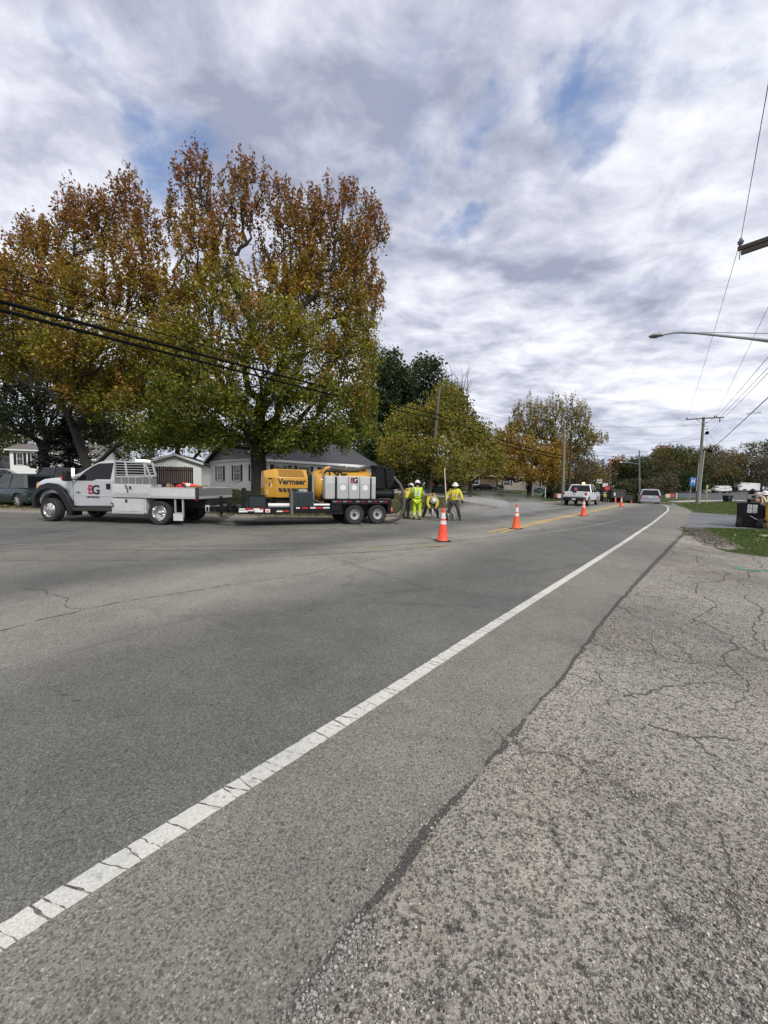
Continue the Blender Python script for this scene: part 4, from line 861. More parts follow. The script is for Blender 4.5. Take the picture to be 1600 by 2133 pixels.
ROSTER = [  # px, y, height, proto, label
 (1600, 122, 20.0, 0, 'tallest woodland tree at the right edge, above the white enclosed trailer'), (1556, 122, 16.0, 1, 'bushy olive tree behind the front end of the white enclosed trailer'),
 (1640, 118, 18.0, 2, 'dark tree at the right end of the wood behind the drill rig'), (1525, 122, 13.5, 5, 'thin brown tree between the white flatbed truck and enclosed trailer'), (1500, 108, 13.0, 3, 'dull brown green tree behind the white flatbed truck'),
 (1475, 106, 13.5, 1, 'olive tree directly right of the tall grey pole'), (1448, 104, 12.5, 4, 'brownish tree directly behind the tall grey pole'), (1420, 100, 13.0, 0, 'olive tree behind the blue hospital sign'),
 (1395, 102, 13.0, 2, 'dark tree above the red and white yard signs'), (1372, 98, 12.5, 1, 'olive tree above the silver minivan roof'), (1350, 96, 13.0, 4, 'brown grey tree left of the silver minivan'),
 (1325, 94, 12.5, 2, 'dark green tree beside the lamp pole at the bend'), (1305, 98, 13.0, 0, 'green tree left of the lamp pole at the bend'), (1290, 110, 11.0, 3, 'muted tree behind the flagger lorry'),
 (1540, 118, 13.0, 4, 'back row brown tree above the enclosed trailer'), (1462, 120, 15.0, 0, 'back row olive tree right of the grey pole'), (1410, 118, 14.5, 3, 'back row brown tree above the hospital sign'), (1338, 116, 15.5, 1, 'back row olive tree right of the lamp pole'),
 (1230, 120, 12.0, 3, 'hazy tree beyond the white pickup roof'), (1205, 78, 9.5, 1, 'olive tree above the white pickup cab'), (1185, 66, 9.0, 4, 'brown tree behind the two thin poles'), (1218, 92, 8.5, 3, 'small brown tree right of the white pickup'), (1168, 74, 10.0, 2, 'dark tree left of the two thin poles'),
 (1030, 78, 10.0, 1, 'olive tree behind the beige house'), (700, 66, 9.0, 0, 'green tree behind the ranch house roof'), (640, 70, 9.5, 2, 'dark tree behind the ranch house ridge'), (590, 64, 9, 1, 'olive tree over the middle of the ranch house roof'), (480, 70, 10, 1, 'olive tree left of the sweetgum trunk, behind the gable'), (-60, 60, 12, 2, 'dark tree farthest left, past the grey roofed house'),
 (760, 75, 12, 0, 'green tree behind the right end of the ranch house'), (-10, 95, 14, 4, 'brown tree over the low grey roof'), (150, 90, 13, 2, 'dark tree behind the spruce'), (220, 85, 12, 1, 'olive tree behind the truck roof lights'), (1580, 112, 12.5, 5, 'bare brown tree behind the trailer rear'), (1625, 124, 14, 3, 'brown tree past the trailer rear end'),
 (1450, 128, 16, 5, 'bare grey twigs rising over the wood beside the pole'), (1375, 128, 15.5, 5, 'bare grey twigs rising above the minivan'), (1515, 128, 15, 5, 'bare grey twigs rising over the white flatbed truck')]
protos = [proto('p', 61, 12, 9, olive), proto('p', 62, 12, 10, oliv2), proto('p', 63, 12, 9, dkg), proto('p', 64, 12, 9, brn, ls=.36), proto('p', 65, 12, 10, mkcol((.05, .045, .026), (.075, .062, .034), (.10, .075, .04)), lv=22, ls=.33), proto('p', 66, 12, 7, brn, n=420, bare=True, ls=.25)]
used = set()
for px, y, H, pi, lab in ROSTER:
    p = foot(px, y); s = H/12*random.uniform(.95, 1.05); rz = random.uniform(0, 6.28)
    if pi in used: o = dup(protos[pi], p, rz, lab, 'woodland and garden trees in the distance')
    else: o = protos[pi]; used.add(pi); o.location = p; o.rotation_euler[2] = rz; o['label'] = lab; o['group'] = 'woodland and garden trees in the distance'
    s *= .86 if px > 1270 else 1.0; o.scale = (s*random.uniform(1.0, 1.3), s*random.uniform(1.0, 1.3), s)
tree('red_maple', 'rusty red maple glowing above the far bend in the road', foot(1287, 100), [lobe(1286, 970, 18, 24, 100, 3), lobe(1275, 985, 14, 20, 100, 3), lobe(1296, 985, 16, 18, 100, 3)], 220, 26, .4, 1.0, mkcol((.14, .035, .02), (.20, .05, .025), (.22, .08, .03)), 71, trunk=((0, 0, 3),), r0=.25, thr=.03)
tree('red_maple', 'red crown peeping over the wood left of the grey pole', foot(1379, 122), [lobe(1379, 942, 17, 14, 122, 3), lobe(1379, 965, 18, 20, 122, 3)], 160, 26, .5, 1.2, mkcol((.13, .03, .015), (.19, .045, .02), (.22, .06, .03)), 72, trunk=((0, 0, 5),), r0=.25, thr=.03)
tree('yellow_maple', 'small bright yellow maple above the white roadside signs', foot(1244, 98), [lobe(1244, 984, 13, 12, 98, 2), lobe(1236, 994, 8, 8, 98, 1.5), lobe(1254, 994, 8, 9, 98, 1.5)], 150, 22, .34, .8, mkcol((.30, .19, .02), (.40, .25, .025), (.46, .27, .03)), 73, trunk=((0, 0, 2.5),), r0=.2, thr=.03)
spruce(1250, 104, 11.5, 4.0, 'dark pointed evergreen rising behind the yellow maple', 74, .8)
def hedge(px0, px1, y, h, n, label, seed, colf):
    a, b = foot(px0, y), foot(px1, y); lb = []
    for i in range(5):
        c = a.lerp(b, (i+.5)/5); lb.append(((c.x, c.y, c.z+h*.45), ((b-a).length/8, 1.4, h*.5), 1))
    tree('roadside_bush', label, a.lerp(b, .5), lb, n, 22, .28, .7, colf, seed, trunk=((0, 0, .4),), r0=.08, thr=.02, cat='bush')
for i, (a, b, y, h, lab, cf) in enumerate(((1285, 1345, 84, 5.0, 'dense grey green thicket left of the silver minivan', mkcol((.035, .042, .022), (.055, .058, .03), (.08, .078, .045))), (1340, 1400, 82, 5.0, 'twiggy grey brown thicket above the silver minivan', mkcol((.05, .045, .03), (.08, .072, .05), (.11, .10, .07))), (1395, 1465, 90, 5.5, 'dark green thicket behind the hospital sign', dkg),
                                           (1460, 1530, 104, 5.5, 'dark thicket behind the white flatbed truck', dkg), (1525, 1640, 118, 6.5, 'black green thicket behind the white enclosed trailer', dkg), (1160, 1200, 60, 3.0, 'low dark bush behind the two thin poles', dkg), (1140, 1160, 57, 1.6, 'small round dark bush right of the green board sign', dkg), (1196, 1262, 100, 4.0, 'hazy scrub beyond the white pickup', olive), (560, 800, 62, 6.0, 'dark hedge behind the white ranch house', dkg), (100, 330, 62, 7.0, 'dark hedge behind the spruce', dkg))):
    hedge(a, b, y, h, 620, lab, 80+i, cf)
for i, (px, y, lab) in enumerate(((1032, 66, 'left one of two clipped dark shrubs below the beige house windows'), (1042, 66, 'right one of two clipped dark shrubs below the beige house windows'))):
    c = foot(px, y); tree('clipped_shrub', lab, c, [((c.x, c.y, c.z+.5), (.6, .5, .5), 1)], 60, 22, .14, .3, dkg, 95+i, trunk=((0, 0, .2),), r0=.05, thr=.01, cat='shrub')

# ------------------------------------------------------------------ buildings
def wall_siding(root, a, b, z0, z1, step, openings, m, out=.03, name='siding_board'):
    """clapboards along a-b (outside on the right hand side of a->b), leaving gaps at openings (s0, s1, z0, z1)"""
    a, b = Vector((*a, 0)), Vector((*b, 0)); L_ = (b-a).length; d = (b-a)/L_; n = Vector((d.y, -d.x, 0)); z = z0
    while z < z1-.02:
        zt_ = min(z+step, z1); cuts = sorted([(o[0], o[1]) for o in openings if o[2] < zt_-.03 and o[3] > z+.03]); s = 0; mb = MB()
        for c0, c1 in cuts+[(L_, L_)]:
            if c0-s > .02:
                mb = MB(); p, q = a+d*s, a+d*c0
                mb.add([p+n*out+Vector((0, 0, z)), q+n*out+Vector((0, 0, z)), q+Vector((0, 0, z)), p+Vector((0, 0, z)), p+n*.006+Vector((0, 0, zt_)), q+n*.006+Vector((0, 0, zt_)), q+Vector((0, 0, zt_)), p+Vector((0, 0, zt_))],
                       [(0, 1, 5, 4), (0, 3, 2, 1), (4, 5, 6, 7), (0, 4, 7, 3), (1, 2, 6, 5)]); mb.build(name, m, root, smooth=False)
            s = c1
        z = zt_
def wall_frame(a, b):
    a, b = Vector((*a, 0)), Vector((*b, 0)); d = (b-a).normalized(); n = Vector((d.y, -d.x, 0)); return a, d, n
def bx(mb, a, d, n, s0, s1, o0, o1, z0, z1):
    P = lambda s, o, z: a+d*s+n*o+Vector((0, 0, z))
    return mb.add([P(s0, o0, z0), P(s1, o0, z0), P(s1, o1, z0), P(s0, o1, z0), P(s0, o0, z1), P(s1, o0, z1), P(s1, o1, z1), P(s0, o1, z1)], [(0, 3, 2, 1), (4, 5, 6, 7), (0, 1, 5, 4), (1, 2, 6, 5), (2, 3, 7, 6), (3, 0, 4, 7)])
def window(root, a, b, s, w, z0, z1, shutters=True, mull=(3, 4)):
    a, d, n = wall_frame(a, b); f = MB(); t = .07
    for q in ((s-w/2-t, s-w/2, z0-t, z1+t), (s+w/2, s+w/2+t, z0-t, z1+t), (s-w/2, s+w/2, z1, z1+t), (s-w/2, s+w/2, z0-t, z0)): bx(f, a, d, n, q[0], q[1], -.04, .07, q[2], q[3])
    zm = (z0+z1)/2; bx(f, a, d, n, s-w/2, s+w/2, 0, .045, zm-.025, zm+.025)
    for i in range(1, mull[0]): x = s-w/2+w*i/mull[0]; bx(f, a, d, n, x-.008, x+.008, 0, .035, z0, z1)
    for i in range(1, mull[1]):
        if i*2 == mull[1]: continue
        z = z0+(z1-z0)*i/mull[1]; bx(f, a, d, n, s-w/2, s+w/2, 0, .033, z-.008, z+.008)
    fr = f.build('window', TRIM, root, smooth=False); g = MB(); bx(g, a, d, n, s-w/2, s+w/2, -.03, .012, z0, z1); g.build('pane', WGLASS, fr, smooth=False)
    if shutters:
        for sg in (-1, 1):
            c = s+sg*(w/2+t+.17); k = MB(); bx(k, a, d, n, c-.16, c+.16, 0, .05, z0-.06, z1+.06); nl = 9
            for i in range(nl): z = z0+(z1-z0)*(i+.3)/nl; bx(k, a, d, n, c-.12, c+.12, .05, .062, z, z+.06)
            k.build('shutter', SHUT, root, smooth=False)
def wall(root, a, b, z0, z1, m, openings=(), name='wall'):
    a, d, n = wall_frame(a, b); L_ = (Vector((b[0], b[1], 0))-a).length; mb = MB(); bx(mb, a, d, n, 0, L_, -.12, 0, z0, z1); return mb.build(name, m, root, smooth=False)
# white ranch house behind the big sweetgum
def ranch():
    T = thing('ranch_house', 'low white clapboard house with black shutters behind the big sweetgum', 'house', (-9.35, 30.2, Z(-9.35, 30.2)), R_(46))
    Lf, Wg = 11.8, 9.6; z0, z1 = .12, 2.62
    # local frame: x along the long front (to the right), y away; gable end on x = 0
    A, B = (0, 0), (Lf, 0); G0 = (0, Wg)
    f = MB(); f.cb(-.05, Lf+.05, -.05, Wg, -1.0, z0); f.build('foundation', CONCRETE, T)
    op = [(1.05, 2.15, .95, 2.15), (3.2, 4.3, .95, 2.15), (5.55, 6.65, .95, 2.15), (7.9, 8.8, .12, 2.15), (9.5, 10.6, 1.2, 2.15)]
    wall(T, A, B, z0, z1, SIDING); wall_siding(T, A, B, z0, z1, .155, [(o[0]-.07, o[1]+.07, o[2]-.07, o[3]+.07) for o in op], SIDING)
    for o in op[:3]: window(T, A, B, (o[0]+o[1])/2, o[1]-o[0], o[2], o[3])
    window(T, A, B, 10.05, 1.1, 1.2, 2.15)
    d = MB(); d.cb(7.9, 8.8, -.06, -.01, .14, 2.15); D = d.build('door', TRIM, T); g = MB(); g.cb(8.12, 8.58, -.075, -.062, 1.1, 2.0); g.build('door_window', WGLASS, D)
    gop = [(1.6, 2.7, .95, 2.15), (4.9, 6.0, .95, 2.15), (7.9, 8.7, .95, 2.15)]
    wall(T, G0, A, z0, z1, SIDING); wall_siding(T, G0, A, z0, z1, .155, [(o[0]-.07, o[1]+.07, o[2]-.07, o[3]+.07) for o in gop], SIDING)
    for o in gop: window(T, G0, A, (o[0]+o[1])/2, o[1]-o[0], o[2], o[3])
    c = MB(); c.cb(-.06, .05, -.06, .05, z0, z1); c.cb(Lf-.05, Lf+.06, -.06, .05, z0, z1); c.build('corner_board', TRIM, T)
    H = 2.15
    g = MB(); g.add([(-.02, -.02, z1), (-.02, Wg, z1), (-.02, Wg/2, z1+H), (.1, -.02, z1), (.1, Wg, z1), (.1, Wg/2, z1+H)], [(0, 2, 1), (3, 4, 5), (0, 1, 4, 3), (1, 2, 5, 4), (2, 0, 3, 5)])
    GB = g.build('gable', SIDING2, T, smooth=False)
    for i in range(31):
        y = .15+i*.31; h = H*(1-abs(y-Wg/2)/(Wg/2)); b = MB(); b.cb(-.045, -.02, y-.02, y+.02, z1, z1+max(h-.02, .03)); b.build('batten', SIDING2, GB, smooth=False)
    t = MB(); t.cb(-.1, -.02, -.1, Wg+.1, z1-.07, z1+.06); t.build('trim_board', TRIM, T)
    r = MB(); ov = .45; k = H/(Wg/2)
    for sg in (0, 1):
        y_e = -ov if sg == 0 else Wg+ov; ze = z1-ov*k+.04
        vs = [(-.5, y_e, ze), (Lf+.5, y_e, ze), (Lf+.5, Wg/2, z1+H+.04), (-.5, Wg/2, z1+H+.04)]; vs += [(x, y, z+.12) for x, y, z in vs]
        r.add(vs, [(0, 1, 2, 3), (4, 7, 6, 5), (0, 4, 5, 1), (1, 5, 6, 2), (2, 6, 7, 3), (3, 7, 4, 0)])
    r.build('roof', ROOF, T, smooth=False)
    e = MB(); e.cb(-.5, Lf+.5, -ov-.03, -ov+.0, z1-ov*k-.02, z1-ov*k+.17); e.build('fascia', TRIM, T); e = MB(); e.cb(-.4, Lf+.4, -ov, 0, z1-.10, z1-.06); e.build('soffit', TRIM, T)
    for yy, sg in ((0, 1), (Wg, -1)):
        q = MB(); q.bar((-.52, yy-sg*ov, z1-ov*k+.08), (-.52, Wg/2, z1+H+.10), .03, .16); q.build('barge_board', TRIM, T)
    p = MB(); p.cb(7.2, 9.4, -1.3, -.4, 2.30, 2.42); P_ = p.build('porch_roof', TRIM, T); p = MB(); p.cb(7.3, 7.38, -1.25, -1.17, -.4, 2.3); p.build('porch_post', TRIM, T)
    ch = MB(); ch.cb(5.6, 6.2, Wg/2+.3, Wg/2+.8, z1+H-.5, z1+H+.7); ch.build('chimney', mat('chimney_brick', (.16, .08, .06), .9), T)
ranch()
def simple_house(name, label, cat, p, rz, L_, W, h, rise, wm, rm, wins=(), door=None, ov=.4, base=-1.5, roofaxis='x'):
    T = thing(name, label, cat, p, rz); w = MB(); w.cb(0, L_, 0, W, base, h); w.build('wall', wm, T, smooth=False)
    wall_siding(T, (0, 0), (L_, 0), max(0, 0), h, .2, [(s-ww/2-.07, s+ww/2+.07, z0-.07, z1_+.07) for s, ww, z0, z1_, sh in wins], wm)
    for s, ww, z0, z1_, sh in wins: window(T, (0, 0), (L_, 0), s, ww, z0, z1_, sh, (2, 2))
    r = MB()
    if roofaxis == 'x':
        k = rise/(W/2); r.pxz([(0, 0)], 0, 0) if 0 else None
        vs = [(-ov, -ov, h-ov*k), (-ov, W/2, h+rise), (-ov, W+ov, h-ov*k), (L_+ov, -ov, h-ov*k), (L_+ov, W/2, h+rise), (L_+ov, W+ov, h-ov*k)]
    else:
        k = rise/(L_/2); vs = [(-ov, -ov, h-ov*k), (L_/2, -ov, h+rise), (L_+ov, -ov, h-ov*k), (-ov, W+ov, h-ov*k), (L_/2, W+ov, h+rise), (L_+ov, W+ov, h-ov*k)]
    lo = vs; hi = [(x, y, z+.14) for x, y, z in vs]
    r.add(lo+hi, [(0, 1, 4, 3), (1, 2, 5, 4), (6, 9, 10, 7), (7, 10, 11, 8), (0, 6, 7, 1), (1, 7, 8, 2), (3, 4, 10, 9), (4, 5, 11, 10), (0, 3, 9, 6), (2, 8, 11, 5)]); r.build('roof', rm, T, smooth=False)
    g = MB()
    if roofaxis == 'x':
        for x in (0.0, L_-.1):
            if x: g.build('gable', wm, T, smooth=False); g = MB()
            g.add([(x, 0, h), (x, W, h), (x, W/2, h+rise-.02), (x+.1, 0, h), (x+.1, W, h), (x+.1, W/2, h+rise-.02)], [(0, 2, 1), (3, 4, 5), (0, 1, 4, 3), (1, 2, 5, 4), (2, 0, 3, 5)])
    else:
        for y in (0.0, W-.1):
            if y: g.build('gable', wm, T, smooth=False); g = MB()
            g.add([(0, y, h), (L_, y, h), (L_/2, y, h+rise-.02), (0, y+.1, h), (L_, y+.1, h), (L_/2, y+.1, h+rise-.02)], [(0, 2, 1), (3, 4, 5), (0, 1, 4, 3), (1, 2, 5, 4), (2, 0, 3, 5)])
    g.build('gable', wm, T, smooth=False); f = MB()
    if roofaxis == 'x': f.cb(-ov, L_+ov, -ov-.03, -ov, h-ov*k-.04, h-ov*k+.14)
    else:
        f.bar((-ov, -ov-.02, h-ov*k+.05), (L_/2, -ov-.02, h+rise+.05), .04, .2); f.bar((L_/2, -ov-.02, h+rise+.05), (L_+ov, -ov-.02, h-ov*k+.05), .04, .2)
    f.build('fascia', TRIM, T); return T
q = at(22, 985, 53); simple_house('two_storey_house', 'tall white house with two narrow black shuttered windows at far left', 'house', (q.x, q.y, Z(q.x, q.y)), R_(14), 3.7, 5, 4.35, .8, SIDING, ROOFB, [(1.15, .62, 2.35, 3.85, True), (2.75, .62, 2.35, 3.85, True)])
q = at(66, 985, 54.5); simple_house('house_wing', 'white gabled house wing partly behind the spruce boughs', 'house', (q.x, q.y, Z(q.x, q.y)), R_(8), 8.2, 6, 4.1, 1.4, SIDING, ROOFB, [(2.0, .8, 1.0, 2.4, False), (6.2, .8, 1.0, 2.4, False)])
q = at(-20, 985, 60); simple_house('grey_roofed_house', 'low house with a dark grey roof at the left edge', 'house', (q.x-6, q.y, Z(q.x, q.y)), R_(6), 9.2, 8, 1.9, 2.1, mat('dark_brown_wall', (.10, .055, .045), .8), ROOF, [(3, .8, .6, 1.5, False), (7, .8, .6, 1.5, False)])
q = at(312, 985, 40); simple_house('garage', 'white garage with a shallow gable behind the brown fence', 'garage', (q.x, q.y, Z(q.x, q.y)), R_(10), 4.9, 5.5, 2.4, .8, SIDING, ROOF, [], roofaxis='y', ov=.3)
bei = mat('beige_wall', (.30, .27, .235), .85, var=.1)
q = foot(1000, 72); simple_house('beige_house', 'long low beige house half hidden by the amber trees', 'house', q, R_(10), 16.5, 8, 2.5, 1.6, bei, ROOFB, [(2.2, 1.2, .9, 2.1, True), (5.0, 1.2, .9, 2.1, True), (9.2, 1.0, .2, 2.1, False), (12.6, 1.2, .9, 2.1, True)])
q = foot(920, 64); simple_house('brick_house', 'shaded brown house behind the parked black hatchback', 'house', q, R_(6), 9, 8, 2.4, 1.5, mat('brown_brick_wall', (.13, .09, .07), .9), ROOFB, [(2, 1.1, .9, 2.0, False), (5.5, 1.1, .9, 2.0, False)])
q = foot(1266, 112); simple_house('grey_shed', 'long pale grey roadside building beyond the red octagon sign', 'building', (q.x, q.y, q.z), R_(-20), 11, 7, 3.0, 1.0, mat('pale_grey_wall', (.30, .30, .29), .8), mat('tan_roof', (.33, .29, .25), .8), [(2.5, 1.4, .8, 1.8, False)])
# red brown board fence
def fence(px0, px1, y0, y1, h, label):
    a, b = foot(px0, y0), foot(px1, y1); T = thing('board_fence', label, 'fence', a); d = (b-a); L_ = math.hypot(d.x, d.y); u = Vector((d.x, d.y, 0))/L_; n = Vector((-u.y, u.x, 0)); k = int(L_/.155)
    for i in range(k):
        s = i*.155; c = u*s; hh = h+random.uniform(-.02, .02); z = d.z*s/L_; t = random.uniform(-.004, .004); m = MB(); w = .142
        P = [c+n*t, c+u*w+n*t]
        m.add([(P[0].x, P[0].y, z), (P[1].x, P[1].y, z), (P[1].x+n.x*.02, P[1].y+n.y*.02, z), (P[0].x+n.x*.02, P[0].y+n.y*.02, z), (P[0].x, P[0].y, z+hh-.04), (P[1].x, P[1].y, z+hh-.04), (P[1].x+n.x*.02, P[1].y+n.y*.02, z+hh-.04), (P[0].x+n.x*.02, P[0].y+n.y*.02, z+hh-.04), (c+u*w/2+n*t).to_tuple()[:2]+(z+hh,), (c+u*w/2+n*(t+.02)).to_tuple()[:2]+(z+hh,)],
              [(0, 3, 2, 1), (0, 1, 5, 8, 4), (2, 3, 7, 9, 6), (1, 2, 6, 9, 8, 5), (3, 0, 4, 8, 9, 7)]); m.build('fence_board', FENCEW, T, smooth=False)
    r = MB()
    for z in (.3, h-.35): r.bar(n*.05+Vector((0, 0, z)), u*L_+n*.05+Vector((0, 0, z+d.z)), .05, .09)
    r.build('rail', FENCEW, T)
fence(310, 404, 33, 34.5, 1.85, 'tall red brown board fence between the garage and the ranch house')

# ------------------------------------------------------------------ wheels
def wheel(root, c, r, w, rimr, style, side=-1, steer=0.0, name='wheel', parts=True):
    """axle along y; side -1: outer face towards -y"""
    m = MB(); hw = w/2; m.lathe([(rimr, -hw*.9), (r*.90, -hw), (r*.975, -hw*.8), (r, -hw*.45), (r, hw*.45), (r*.975, hw*.8), (r*.90, hw), (rimr, hw*.9)], (0, 0, 0), 'Y', 28)
    m.f = m.f[:-2]; o = m.build(name, TYRESIDE, root, smooth=True); o.location = c; o.rotation_euler = (0, 0, steer)
    s = side; R1 = rimr
    g = MB()
    if style == 'dish':     # chrome simulator, convex
        g.lathe([(R1, s*hw*.86), (R1*.93, s*hw*1.0), (R1*.86, s*hw*.80), (R1*.62, s*hw*.92), (R1*.42, s*hw*1.12), (R1*.30, s*hw*1.18), (R1*.28, s*hw*1.38), (0.001, s*hw*1.42)], (0, 0, 0), 'Y', 28)
        mm = CHROME
    elif style == 'deep':   # dual rear: deep dish
        g.lathe([(R1, s*hw*.86), (R1*.94, s*hw*1.0), (R1*.86, s*hw*.7), (R1*.78, s*hw*-.1), (R1*.5, s*hw*-.15), (R1*.36, s*hw*.1), (R1*.34, s*hw*.55), (R1*.2, s*hw*.75), (0.001, s*hw*.8)], (0, 0, 0), 'Y', 28)
        mm = CHROME
    elif style == 'steel':
        g.lathe([(R1, s*hw*.86), (R1*.95, s*hw*.9), (R1*.87, s*hw*.5), (R1*.5, s*hw*.25), (R1*.33, s*hw*.3), (0.001, s*hw*.3)], (0, 0, 0), 'Y', 26); mm = GREYRIM
    else:
        g.lathe([(R1, s*hw*.86), (R1*.94, s*hw*.92), (R1*.90, s*hw*.45), (0.001, s*hw*.4)], (0, 0, 0), 'Y', 24); mm = DKMETAL
    g.f.pop(-2); g.build('rim', mm, o, smooth=True)
    if style == 'spoke':
        k = MB()
        for i in range(7):
            a = 2*math.pi*i/7; k.bar((0, s*hw*.78, 0), (math.cos(a)*R1*.93, s*hw*.86, math.sin(a)*R1*.93), .055*r/.33, .03)
        k.lathe([(.06, s*hw*.7), (.06, s*hw*.95), (.01, s*hw*.97)], (0, 0, 0), 'Y', 12); k.build('spokes', ALU, o)
    if style in ('dish', 'deep', 'steel'):
        k = MB(); rr = R1*(.5 if style != 'steel' else .27); nb = 10 if style != 'steel' else 8; y0 = {'dish': 1.02, 'deep': .0, 'steel': .3}[style]
        for i in range(nb):
            a = 2*math.pi*i/nb; k.cyl((math.cos(a)*rr, s*hw*(y0-.1), math.sin(a)*rr), (math.cos(a)*rr, s*hw*(y0+.22), math.sin(a)*rr), .014 if style != 'steel' else .016, n=6)
        if style == 'steel': k.lathe([(R1*.36, s*hw*.28), (R1*.34, s*hw*.42), (R1*.17, s*hw*.55), (R1*.14, s*hw*.85), (.001, s*hw*.88)], (0, 0, 0), 'Y', 14)
        k.build('hub', DKMETAL if style == 'steel' else CHROME, o)
        if style == 'dish':
            k = MB()
            for i in range(4): a = 2*math.pi*(i+.5)/4; k.lathe([(.025, 0), (.001, s*.002)], (math.cos(a)*R1*.74, s*hw*.93, math.sin(a)*R1*.74), 'Y', 8)
            k.build('hand_hole', UNDER, o)
    return o
def arch_cut(o, cx, cz, r, y0, y1):
    m = MB(); m.lathe([(r, y0), (r, y1)], (cx, 0, cz), 'Y', 28); c = m.build('cut', UNDER, o.parent); b = o.modifiers.new('b', 'BOOLEAN'); b.object = c; b.operation = 'DIFFERENCE'; b.solver = 'EXACT'; return c
def finish_cut(o, cuts, ang=38):
    apply_mods(o)
    for c in cuts: me = c.data; bpy.data.objects.remove(c); bpy.data.meshes.remove(me)
    while len(o.data.materials) > 1: o.data.materials.pop()
    o.data.polygons.foreach_set('material_index', [0]*len(o.data.polygons)); o.data.polygons.foreach_set('use_smooth', [True]*len(o.data.polygons)); o.data.set_sharp_from_angle(angle=R_(ang)); return o

# ------------------------------------------------------------------ silver flatbed truck (local: x rearwards, y away from the camera)
def flatbed():
    px0, th = Vector((-12.22, 14.24, 0)), R_(-5.8)
    T = thing('flatbed_truck', 'silver work truck with aluminium flatbed and BG logo on its door', 'truck', px0, th)
    yc = 1.2
    # hood and wings, lofted along x
    def loft(st, m, name):
        mb = MB(); n = 12
        for x, zb, zs, zh, hw in st:   # bottom, shoulder, crown height, half width
            ring = [(0, zh), (.55*hw, zh-.01), (.84*hw, zh-.035), (.95*hw, zs+.05), (hw, zs-.06), (hw, (zb+zs)/2), (hw*.985, zb+.05), (hw*.93, zb)]
            pts = [(x, yc+a, z) for a, z in ring]+[(x, yc-a, z) for a, z in ring[::-1]][:-1]
            mb.v += pts
        k = 15
        for i in range(len(st)-1):
            for j in range(k): mb.f.append((i*k+j, i*k+(j+1) % k, (i+1)*k+(j+1) % k, (i+1)*k+j))
        mb.f += [tuple(range(k-1, -1, -1)), tuple(range((len(st)-1)*k, len(st)*k))]
        return mb.build(name, m, T, smooth=True)
    fr = loft([(-.66, .80, 1.20, 1.38, .92), (-.62, .62, 1.36, 1.50, .97), (-.45, .58, 1.44, 1.585, .985), (-.1, .56, 1.47, 1.635, .99), (.4, .56, 1.49, 1.68, .995), (.845, .56, 1.50, 1.72, .995)], SILVER, 'front_wings')
    c = [arch_cut(fr, .02, .50, .56, -.2, 2.6)]; finish_cut(fr, c)
    wl = MB(); wl.cb(-.45, .8, .45, 1.95, .5, 1.3); wl.build('engine_bay', UNDER, T)
    # door / lower cab
    cb_ = loft([(.855, .56, 1.50, 1.52, .995), (1.6, .56, 1.50, 1.51, 1.0), (2.50, .58, 1.50, 1.51, 1.0), (2.56, .64, 1.48, 1.50, .98)], SILVER, 'cab')
    d = MB(); d.pxz([(.90, .60), (2.44, .64), (2.47, 1.0), (2.43, 1.515), (.87, 1.515), (.87, .95)], .188, .20); D = d.build('door', SILVER, T, bevel=.006)
    for nm, q in (('door_gap', (.868, .880, .60, 1.49)), ('door_gap', (2.446, 2.458, .64, 1.49))):
        g = MB(); g.cb(q[0], q[1], .183, .192, q[2], q[3]); g.build(nm, UNDER, D)
    cr = MB(); cr.tube([(.9, .186, .985), (1.6, .182, .975), (2.44, .186, .985)], .010, 6); cr.build('body_crease', SILVER, D)
    h = MB(); h.cb(2.18, 2.35, .176, .19, 1.22, 1.43); H_ = h.build('handle', BPLAST, D, bevel=.01); h = MB(); h.cb(2.20, 2.33, .16, .176, 1.335, 1.36); h.build('grip', BPLAST, H_, bevel=.004)
    # upper cab: outline with the sides leaning in
    up = [(.83, 1.50), (.86, 1.72), (1.10, 1.80), (1.52, 2.06), (1.80, 2.20), (2.05, 2.265), (2.45, 2.275), (2.55, 2.22), (2.56, 1.50)]
    ins = [.205+(z-1.5)*.165 for _, z in up]
    u = MB(); u.pxz(up, -.0, 2*yc, ins); U = u.build('cab_roof', SILVER, T, bevel=.03, seg=3)
    def inset(z): return .20+(z-1.5)*.165
    wn = [(1.02, 1.525), (1.10, 1.62), (1.30, 1.83), (1.58, 2.02), (1.82, 2.125), (2.36, 2.15), (2.335, 1.90), (2.30, 1.60), (1.78, 1.595), (1.66, 1.55), (1.55, 1.525)]
    def side_panel(poly, name, m, par, o, t=.006, far=False):
        mb = MB(); n = len(poly); V = []
        for k in (0, t):
            for x, z in poly:
                y = inset(z)-o-k; V.append((x, 2*yc-y if far else y, z))
        return mb.add(V, [tuple(range(n)), tuple(range(2*n-1, n-1, -1))]+[(i, (i+1) % n, (i+1) % n+n, i+n) for i in range(n)]).build(name, m, par, smooth=False)
    cxw = sum(p[0] for p in wn)/len(wn); czw = sum(p[1] for p in wn)/len(wn)
    big = [(cxw+(x-cxw)*1.05, czw+(z-czw)*1.075) for x, z in wn]
    for far in (False, True):
        side_panel(big, 'window_seal', BPLAST, T, -.004, .006, far); side_panel(wn, 'side_window', GLASS, T, .003, .004, far)
    ws = MB(); ws.add([(.99, .33, 1.80), (1.77, .42, 2.19), (1.77, 2*yc-.42, 2.19), (.99, 2*yc-.33, 1.80), (.97, .33, 1.815), (1.75, .42, 2.205), (1.75, 2*yc-.42, 2.205), (.97, 2*yc-.33, 1.815)], [(0, 3, 2, 1), (4, 5, 6, 7), (0, 1, 5, 4), (1, 2, 6, 5), (2, 3, 7, 6), (3, 0, 4, 7)]); ws.build('windscreen', GLASS, T)
